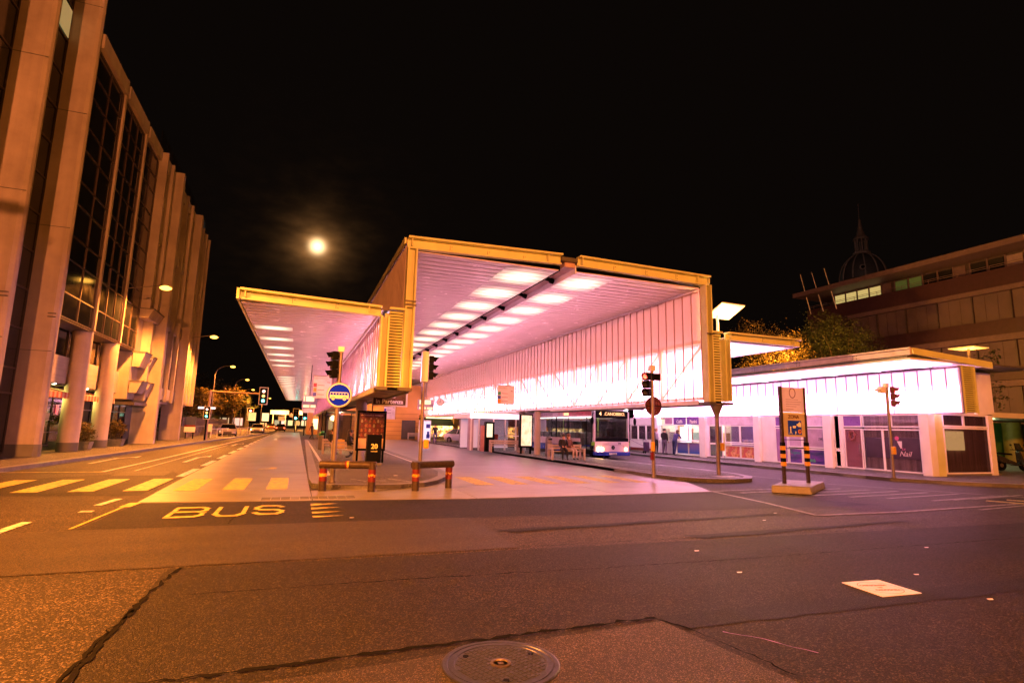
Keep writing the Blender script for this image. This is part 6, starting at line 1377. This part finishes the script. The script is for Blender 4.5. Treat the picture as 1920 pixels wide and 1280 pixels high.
person('long haired person in a blue hooded top leaning on the cafe counter', (23.1, 30.6, .13), R(105), {'che': (0, -.16, 1.24), 'nec': (0, -.28, 1.40), 'hea': (0, -.34, 1.52), 'crn': (0, -.34, 1.62), 'sl': (-.18, -.22, 1.36), 'sr': (.18, -.22, 1.36), 'el': (-.2, -.4, 1.14), 'er': (.2, -.4, 1.14), 'wl': (-.1, -.56, 1.12), 'wr': (.1, -.56, 1.12), 'kl': (-.11, .05, .50), 'al': (-.11, .18, .09), 'tl': (-.12, .04, .04)}, (.05, .04, .16), (.02, .025, .09), hair=(.10, .03, .02), long_hair=True)
t = thing('shopping_trolley', 'dark violet shopping trolley bag standing beside the man in the white shirt', 'trolley', (23.0, 33.6, .13))
q = MB(); q.box(22.82, 23.15, 33.45, 33.75, .24, .92); q.build('bag', plain('violet_cloth', (.06, .02, .08), .7), t, bevel=.05)
q = MB(); q.path([(22.85, 33.72, .24), (22.85, 33.82, 1.08), (23.1, 33.82, 1.08), (23.1, 33.72, .24)], .012, 6); q.build('handle', DARK, t)
for y in (33.5, 33.74): q = MB(); q.tube((22.80, y, .21), (22.84, y, .21), .08, n=14); q.build('wheel', DARK, t)

# ================================================================== STATION FURNITURE
def bench(label, loc, rz, ln=1.7, cat='bench', group='concrete framed benches on the platforms', back=True):
    t = thing('platform_bench', label, cat, (0, 0, 0), group)
    for x in (-ln / 2, ln / 2 - .1):
        q = MB(); q.box(x, x + .1, -.3, -.2, 0, .58); q.box(x, x + .1, .16, .26, 0, .78 if back else .58); q.box(x, x + .1, -.199, .159, .50, .58); q.box(x, x + .1, -.199, .159, .05, .12); q.build('end_frame', WOOD, t, bevel=.01)
    for y in (-.2, -.07, .06): q = MB(); q.box(-ln / 2 + .101, ln / 2 - .101, y, y + .11, .41, .45); q.build('seat_slat', WOOD, t, bevel=.008)
    if back:
        for z in (.52, .66): q = MB(); q.box(-ln / 2 + .101, ln / 2 - .101, .19, .22, z, z + .11); q.build('back_slat', WOOD, t, bevel=.008)
    t.location = loc; t.rotation_euler = (0, 0, rz); return t
b0 = bench('pale bench on the right platform with two seated people', (12.95, 26.0, .13), R(0), 1.9)
bench('empty pale bench on the platform between the kiosk and the columns', (12.3, 33.4, .13), R(-8), 1.9); bench('pale bench at the far end of the platform before the dark doorway', (9.6 + 2.6, 56, .13), R(-5), 1.7); bench('wooden bench on the island behind the poster with two people', (2.5, 26.4, .13), R(0), 2.0); bench('small bench on the far island with the man in a cap', (1.78, 31.05, .13), R(0), 1.0)
bench('far pale bench on the platform beyond the vending panel', (12.2, 62, .13), R(-5), 1.5)
def bin_(label, loc, kind=0):
    t = thing('litter_bin', label, 'litter bin', loc, 'steel litter bins'); x, y, z = loc
    q = MB(); q.lathe([(.19, 0), (.21, .04), (.21, .82), (.19, .84)], loc, 24); q.build('drum', STEEL, t, smooth=True)
    q = MB(); q.lathe([(.215, .845), (.215, .87), (.20, 1.0), (.13, 1.09), (.02, 1.12)], loc, 24); q.build('lid', STEEL if kind == 0 else plain('green_lid', (.02, .18, .08), .4), t, smooth=True)
    q = MB(); q.box(x - .12, x + .12, y - .225, y - .17, z + .9, z + .99); q.build('opening', DARK, t, bevel=.01)
bin_('steel litter bin with domed lid between the column and the right bench', (13.85, 30.1, .13)); bin_('steel litter bin with a green lid on the island, left of the benches', (1.45, 35.9, .13), 1)
t = thing('advert_column', 'lit cream advertising panel between the two platform columns', 'advert', (13.3, 32.0, .13))
part('casing', DARK, 12.78, 13.62, 32.0, 32.22, .5, 2.55, t); part('leg', DARK, 12.84, 12.94, 32.05, 32.17, .13, .5, t); part('leg', DARK, 13.46, 13.56, 32.05, 32.17, .13, .5, t)
CRM = Mat('cream_poster'); _n = CRM.noise(CRM.pos(True, (1, 1, .6)), 3, 5); _c = CRM.ramp(_n, (.35, (.75, .55, .30)), (.55, (1, .85, .62)), (.7, (.8, .5, .35))); _p = CRM.pr(_c, .3); CRM.l(_c, _p.inputs['Emission Color']); _p.inputs['Emission Strength'].default_value = .18; CRM = CRM.done(_p.outputs[0])
part('poster', CRM, 12.86, 13.54, 31.985, 31.999, .62, 2.46, t)
t = thing('ticket_machine', 'tall ticket machine with a lit screen at the end of the kiosk', 'ticket machine', (11.9, 35.2, .13))
part('cabinet', DARK, 11.55, 12.15, 35.0, 35.4, .13, 2.05, t, bevel=.02); part('screen', emit('machine_screen', (.8, .9, .5), .18), 11.62, 12.02, 34.985, 34.999, 1.05, 1.92, t); part('red_box', RED, 12.2, 12.42, 35.0, 35.2, .9, 1.25, t)
part('side_panel', plain('pink_panel', (.45, .2, .2), .5), 11.25, 11.5, 35.1, 35.3, .13, 1.8, t)
t = thing('waiting_kiosk', 'white glazed waiting kiosk with a glowing fascia in the middle of the platform', 'kiosk', (12.6, 38, .13))
part('lit_fascia', emit('kiosk_fascia', (1, .6, .8), .5), 10.9, 15.0, 36.4, 36.5, 2.28, 2.62, t); part('roof', WHITE, 10.95, 15.0, 36.51, 41, 2.28, 2.60, t)
for x in (10.95, 11.5, 12.55, 13.4, 14.2, 14.9): part('frame_post', WHITE, x, x + .09, 36.45, 36.55, .13, 2.27, t)
for x0, x1 in ((11.59, 12.55), (12.64, 13.4), (13.49, 14.2), (14.29, 14.9)): part('pane', SGLASS, x0, x1, 36.48, 36.5, .5, 2.2, t); part('rail', WHITE, x0, x1, 36.46, 36.52, 1.1, 1.16, t)
part('inner_wall', emit('kiosk_inside', (.9, .6, .9), .05), 11.2, 14.9, 39.8, 39.85, .2, 2.25, t)
part('end_pillar', plain('kiosk_pillar', (.40, .30, .34), .5), 10.9, 11.2, 36.6, 37.0, .13, 2.27, t)
t = thing('poster_frame', 'large black framed poster of rows of small red figures on the island', 'poster', (2.9, 24, .13))
q = MB(); q.box(2.30, 3.50, 24.0, 24.10, 2.17, 2.26); q.box(2.30, 3.50, 24.0, 24.10, .62, .70); q.box(2.30, 2.39, 24.0, 24.10, .705, 2.165); q.box(3.41, 3.50, 24.0, 24.10, .705, 2.165); q.build('frame', DARK, t)
part('leg', DARK, 2.34, 2.42, 24.01, 24.09, .13, .62, t); part('leg', DARK, 3.38, 3.46, 24.01, 24.09, .13, .62, t); part('hanger', DARK, 2.88, 2.92, 24.03, 24.07, 2.26, 2.70, t)
PST = spots('figure_poster', [(.20, .01, .02), (.08, .005, .01), (.26, .09, .04), (.05, .02, .03), (.22, .03, .05), (.26, .22, .18), (.06, .08, .05)], 9, .3, .02, True, (.075, .006, .012))
part('poster', PST, 2.39, 3.41, 24.02, 24.04, 1.12, 2.165, t); part('poster_foot', plain('poster_foot', (.6, .42, .28), .5), 2.39, 3.41, 24.02, 24.04, .705, 1.119, t)
for r_ in range(4):
    for c_ in range(6):
        x, z = 2.50 + c_ * .165, 1.27 + r_ * .19; q = MB(); q.tube((x, 24.019, z + .03), (x, 24.014, z + .03), .035, n=10); q.tube((x, 24.019, z - .03), (x, 24.015, z - .03), .048, n=10)
        q.build('printed_figure', [plain('fig%d' % k, c__, .5) for k, c__ in enumerate(((.24, .04, .03), (.28, .12, .06), (.13, .01, .03), (.26, .22, .19)))][(r_ * 5 + c_ * 3) % 4] if (r_, c_) == (0, 0) else bpy.data.materials.get('fig%d' % ((r_ * 5 + c_ * 3) % 4)), t)
text('un fantastico mosaico', .105, (2.90, 24.012, 2.08), FRONT, t, plain('cream_print', (.7, .5, .4), .5), bold=.002)
t = thing('newspaper_box', 'black newspaper box with the number 20 in front of the poster', 'newspaper box', (2.9, 22.8, .13))
part('box', plain('navy_black', (.003, .004, .008), .5, spec=.06), 2.60, 3.16, 22.6, 23.0, .22, 1.30, t, bevel=.015); part('foot', C_KERB, 2.55, 3.2, 22.55, 23.05, .13, .20, t)
YP = emit('yellow_print', (.9, .55, .08), .10, (.8, .5, .08)); text('20', .26, (2.88, 22.59, .84), FRONT, t, YP, bold=.006); text('minuti', .10, (2.88, 22.59, .66), FRONT, t, YP)
t = thing('vending_panel', 'white and blue lit vending panel beyond the left kerb of the platform', 'vending machine', (10.9, 49.5, .13))
part('cabinet', WHITE, 10.2, 11.2, 49.6, 50.1, .3, 2.2, t); part('front', emit('vending_front', (.85, .75, 1), .14), 10.25, 11.15, 49.585, 49.599, .45, 2.1, t)
for a, b, c_, d_ in ((10.75, 11.12, 1.5, 1.85), (10.8, 11.1, .6, .95), (10.85, 11.05, .95, 1.2)): part('blue_print', CB, a, b, 49.575, 49.584, c_, d_, t)
# shelter on the island
t = thing('shelter', 'glazed bus shelter with dark posts further along the island', 'shelter', (2.4, 37, .13))
for x, y in ((1.5, 34.5), (1.5, 40), (3.4, 34.5), (3.4, 40)): part('post', DARK, x, x + .07, y, y + .07, .13, 2.4, t)
part('roof', BEAMD, 1.4, 3.6, 34.3, 40.2, 2.4, 2.48, t); part('glass_wall', GLASS, 1.57, 3.4, 40.0, 40.03, .4, 2.3, t); part('glass_wall', SGLASS, 3.42, 3.44, 34.6, 40, .4, 2.3, t)
part('light_tube', emit('shelter_tube', (1, .75, .4), 1.6), 2.2, 2.35, 35, 36.6, 2.34, 2.38, t); tint_light(t, (2.4, 37, 2.1), (1, .6, .25), 30, .2)

# ================================================================== BACKGROUND
OCH = plain('ochre_render', (.50, .27, .08), .8, 0, .12, .6)
t = thing('arcade_building', 'ochre building with dark awnings and lit arcade shop fronts closing the square', 'building', (16, 66, 0))
part('wall', OCH, 4.8, 13.4, 66, 80, 0, 6.4, t); part('wall', OCH, 13.4, 40, 67, 80, 2.9, 6.4, t); part('dark_arcade', DARKW, 13.4, 40, 71, 71.2, 0, 2.9, t)
for z in (.5, 1.0, 1.5, 2.0, 2.5, 3.0): part('render_joint', plain('joint_brown', (.20, .09, .03), .8), 4.78, 13.39, 65.985, 65.999, z, z + .04, t)
part('doorway', DARKW, 11.4, 13.0, 65.9, 65.98, .1, 2.3, t); part('lit_sign', emit('shop_sign_light', (1, .75, .3), .7), 14.2, 17.4, 65.6, 65.7, 2.6, 2.95, t)
q = MB(); q.hexa([(14.1, 65.2, 1.75), (17.6, 65.2, 1.75), (17.6, 67, 1.75), (14.1, 67, 1.75), (14.1, 66.6, 2.6), (17.4, 66.6, 2.6), (17.4, 67, 2.6), (14.1, 67, 2.6)]); q.build('green_awning', plain('green_awning', (.04, .06, .04), .7), t)
for k in range(3): q = MB(); x0 = 18.4 + k * 4.2; q.hexa([(x0, 64.9, 1.85), (x0 + 4, 64.9, 1.85), (x0 + 4, 67, 1.85), (x0, 67, 1.85), (x0, 66.6, 2.75), (x0 + 4, 66.6, 2.75), (x0 + 4, 67, 2.75), (x0, 67, 2.75)]); q.build('tan_awning', plain('tan_awning', (.22, .14, .08), .7), t)
SHW = spots('lit_shop_goods', [(.9, .5, .12), (.08, .04, .02), (.6, .32, .10), (.02, .02, .02), (1, .7, .3)], 3.2, .6, .5)
part('shop_window', SHW, 13.6, 38, 70.9, 70.95, .35, 1.75, t)
for x in (18.2, 22.4, 26.6, 30.8): part('pier', OCH, x - .25, x + .25, 66.8, 67.3, 0, 2.9, t)
tint_light(t, (18, 68.8, 2.4), (1, .45, .08), 130, .3); tint_light(t, (26, 68.8, 2.4), (1, .45, .08), 130, .3); tint_light(t, (8, 63, 3.4), (1, .36, .05), 110, .4)
t = thing('arcade_building', 'lower orange building beyond the end of the left canopy wing', 'building', (4, 92, 0)); part('wall', OCH, 1.4, 9, 92, 104, 0, 5.0, t)
for k in range(3): part('lit_window', emit('far_window', (1, .7, .25), .5), 2.2 + k * 2.2, 3.4 + k * 2.2, 91.9, 91.98, .8, 2.4, t)
tint_light(t, (3, 89, 3.5), (1, .36, .05), 150, .4)
def sig_far(name, label, x, y, zb, lit, s=1.6, mast=None, edge=WHITE, zp=0):
    t = thing(name, label, 'traffic light', (x, y, zp), 'traffic lights down the left road')
    signal_head(t, x, y, zb, 0, lit, s=s, edge=edge)
    if mast: mast(t)
    else: q = MB(); q.tube((x, y + .2, zp), (x, y + .2, zb + 1.0), .07, n=8); q.build('pole', DARK, t)
    return t
def gantry(t):
    q = MB(); q.tube((-7.1, 53.15, .13), (-7.1, 53.15, 4.25), .10, n=10); q.tube((-7.1, 53.15, 4.2), (-2.95, 53.15, 4.12), .07, n=8); q.build('gantry_arm', plain('tan_steel', (.40, .28, .18), .5, .3), t)  # gantry steel has a tan base colour
WALL_AM = plain('amber_on', (.5, .25, .02), .3)
sig_far('traffic_light', 'overhead signal on a long arm above the left road, green lit', -2.95, 53, 3.35, {0: LG, 1: LWARM, 2: emit('red_lens_reflection', (1, .5, .35), .8)}, 1.5, gantry)  # only green is on, amber and red glow in place of reflections
sig_far('traffic_light', 'left roadside signal in front of the hedge, green lit', -7.1, 52.4, 1.95, {0: LG, 1: LWARM, 2: emit('red_lens_reflection2', (1, .5, .35), .8)}, 1.05, zp=.13)  # same here: reflections on amber and red put in as emission
sig_far('traffic_light', 'far red signal left of the road end', -8.0, 110, 2.2, {2: emit('strong_red', (1, .08, .04), 9)}, 2.2); sig_far('traffic_light', 'far green signal at the end of the canopy', -.4, 108, 2.3, {0: emit('strong_green', (.05, 1, .8), 7)}, 2.2)
sig_far('traffic_light', 'second far green signal on the island end', .9, 84, 2.2, {0: emit('strong_green2', (.05, 1, .8), 5)}, 1.5); sig_far('traffic_light', 'red signal in front of the ochre arcade', 18.6, 62, 2.35, {2: emit('strong_red2', (1, .08, .04), 7)}, 1.6)
# stone wall, fence, hedge, small signs along the left pavement beyond the buildings
t = thing('stone_wall', 'low rough stone wall along the left pavement beyond the finned building', 'wall', (-9.8, 75, .13)); rnd = random.Random(5)
q = MB(); q.box(-10.3, -9.75, 60, 96, .13, 1.05); q.build('core', C_BASE, t)
STN = [plain('stone_a', (.24, .17, .13), .8), plain('stone_b', (.16, .11, .09), .8), plain('stone_c', (.32, .24, .18), .8)]; cnt = 0
for row in range(3):
    y = 60.0
    while y < 84:
        w = rnd.uniform(.4, .75); q = MB(); q.box(-9.75, -9.70 + rnd.uniform(-.015, .02), y + .015, y + w - .015, .15 + row * .30, .15 + row * .30 + .27); q.build('wall_stone', STN[rnd.randrange(3)], t); y += w; cnt += 1
    q = MB(); 
q = MB(); q.box(-10.35, -9.65, 60, 96, 1.06, 1.14); q.build('coping', C_KERB, t)
t = thing('garden_fence', 'dark slatted fence above the stone wall under the trees', 'fence', (-10.1, 75, 1.1))
q = MB(); 
for k in range(90): q.box(-10.12, -10.08, 60 + k * .4, 60.33 + k * .4, 1.145, 2.0)
tag(q.build('slats', plain('fence_violet', (.10, .07, .09), .7), t), kind='stuff'); part('rail', DARKW, -10.06, -10.03, 60, 96, 1.7, 1.76, t)
t = thing('notice_board', 'blue, red and white notice board on the left pavement beyond the finned building', 'sign', (-8.9, 56.5, .13))
part('panel', WHITE, -9.3, -8.45, 56.5, 56.58, .7, 1.15, t); part('panel', RED, -9.3, -8.45, 56.5, 56.58, 1.155, 1.32, t); part('panel', plain('navy_board', (.03, .04, .14), .4), -9.3, -8.45, 56.5, 56.58, 1.325, 2.05, t); part('post', DARK, -9.2, -9.12, 56.6, 56.66, .13, .7, t); part('post', DARK, -8.63, -8.55, 56.6, 56.66, .13, .7, t)
t = thing('street_sign', 'small white lit sign on the trees left of the road', 'sign', (-9.0, 66, .13)); part('sign', emit('lit_white_sign', (.8, .85, 1), .3), -9.8, -8.2, 66, 66.1, 2.95, 3.15, t); part('post', STEEL, -9.05, -8.97, 66.1, 66.16, .13, 2.95, t)
t = thing('street_sign', 'small white panel on the pavement before the stone wall', 'sign', (-7.6, 60, .13)); part('panel', WHITE, -8.0, -7.55, 60, 60.05, .7, 1.4, t); part('post', DARK, -7.8, -7.74, 60.05, 60.1, .13, .7, t)
# trees left of the road
specs = [(-12.5, 64, 6.4, 2.6, LEAF), (-12.0, 70, 5.6, 2.4, LEAF), (-14.5, 76, 9.5, 3.6, LEAFD), (-12.0, 84, 6.5, 2.8, LEAF), (-12.8, 93, 8.5, 3.4, LEAFD), (-11.8, 104, 7.5, 3.4, LEAF), (-12.5, 118, 9, 4.0, LEAFD), (-13, 136, 9, 4.5, LEAFD), (-14.8, 62, 8.6, 2.6, LEAFD)]
nm_ = ('bright low tree just beyond the finned building', 'second low orange lit tree behind the stone wall', 'tall dark tree behind the low lit ones', 'lit tree beside the gantry arm', 'dark tree behind the curved lamp pole', 'lit tree left of the overhead signal', 'dark tree far down the left side', 'farthest dark tree at the road end', 'tall dark tree against the end wall of the finned building')
for i, (x, y, h, r, mt) in enumerate(specs): tree('roadside_tree', nm_[i], (x, y, 0), h, r, 40 + i, 3400 if i < 6 else 2200, .13 if i < 4 else .18, mt, 'tree', 'trees along the left road', limbs=6)
t = tag(crown_mesh('hedge', [(-11.6, 62 + k * 2.2, 1.6, 1.1) for k in range(16)], 9000, .12, 77, LEAFD).build('hedge', LEAFD), 'dark hedge behind the fence on the left of the road', 'hedge')
# far end of the street: lit canopies, houses
def far_block(label, x0, x1, y, h, col, lit, nw, seed):
    t = thing('far_building', label, 'building', ((x0 + x1) / 2, y, 0), 'buildings at the end of the road'); rnd = random.Random(seed)
    part('wall', plain('far_wall_%d' % seed, col, .8), x0, x1, y, y + 12, 0, h, t)
    for k in range(nw):
        w = (x1 - x0) / nw
        if lit: part('lit_window', emit('far_lit_%d_%d' % (seed, k), (1, rnd.uniform(.55, .85), rnd.uniform(.2, .5)), rnd.uniform(.08, .35)), x0 + w * (k + .15), x0 + w * (k + .85), y - .1, y - .02, .8, 2.6, t)
        for z in range(1, int(h / 3)): part('window', DKGL, x0 + w * (k + .25), x0 + w * (k + .75), y - .1, y - .02, z * 3 + .6, z * 3 + 2.0, t)
far_block('dark house at the far left road end with lit ground floor', -24, -12, 150, 9, (.10, .07, .05), True, 4, 1); far_block('dark block closing the far end of the road', -8, 12, 215, 7, (.06, .045, .035), True, 9, 2); far_block('far block right of the road end', 3, 16, 170, 6.0, (.08, .05, .03), True, 5, 3)
for i, (x0, x1, y) in enumerate(((-1.2, 4.0, 158), (-7.0, -2.4, 162))):
    t = thing('filling_station', ('right', 'left')[i] + ' bright yellow lit canopy at the far end of the road', 'canopy', ((x0 + x1) / 2 , y, 0), 'lit canopies at the road end')
    part('lit_fascia', emit('station_fascia_%d' % i, (1, .62, .14), .6), x0, x1, y, y + .3, 3.9, 5.0, t); part('roof', DARKW, x0, x1, y + .31, y + 8, 4.1, 4.9, t); part('post', WHITE, x0 + .6, x0 + .9, y + .5, y + .8, 0, 3.9, t); part('post', WHITE, x1 - .9, x1 - .6, y + .5, y + .8, 0, 3.9, t)
    tint_light(t, ((x0 + x1) / 2, y - 2, 3.4), (1, .4, .1), 300, .5)
for i in range(5):
    t = thing('advert_board', ('tall lit yellow board left of the road end', 'pale lit board beside the yellow one', 'low lit board over the queueing cars', 'orange lit board in the far trees', 'small lit board under the far green signal')[i], 'sign', ((-7.0, -5.4, -5.8, -4.6, -1.5)[i], 98 + i * 9, 0), 'lit boards at the road end')
    x, y, z0, z1 = ((-7.4, 98, 1.9, 3.2), (-5.9, 107, 1.9, 3.3), (-6.6, 116, .9, 1.6), (-3.8, 125, 2.1, 3.0), (-.6, 134, 1.3, 2.0))[i]; part('panel', emit('lit_board_%d' % i, (1, (.65, .75, .55, .4, .6)[i], (.2, .4, .2, .1, .2)[i]), (.2, .22, .16, .14, .1)[i]), x, x + 1.1, y, y + .15, z0, z1, t); part('post', DARK, x + .45, x + .6, y + .16, y + .25, 0, z1, t)
# railings beside the road at the far left
t = thing('guard_rail', 'white guard rail along the far left kerb', 'railing', (-6.7, 66, .1))
q = MB(); q.path([(-7.6, 60, .95), (-6.9, 72, .95), (-5.9, 84, .95)], .035, 6); q.build('rail', WHITE, t)
for k in range(10): q = MB(); q.tube((lerp(-7.6, -5.9, k / 9) , 60 + k * 24 / 9, .1), (lerp(-7.6, -5.9, k / 9), 60 + k * 24 / 9, .95), .03, n=6); q.build('post', WHITE, t)
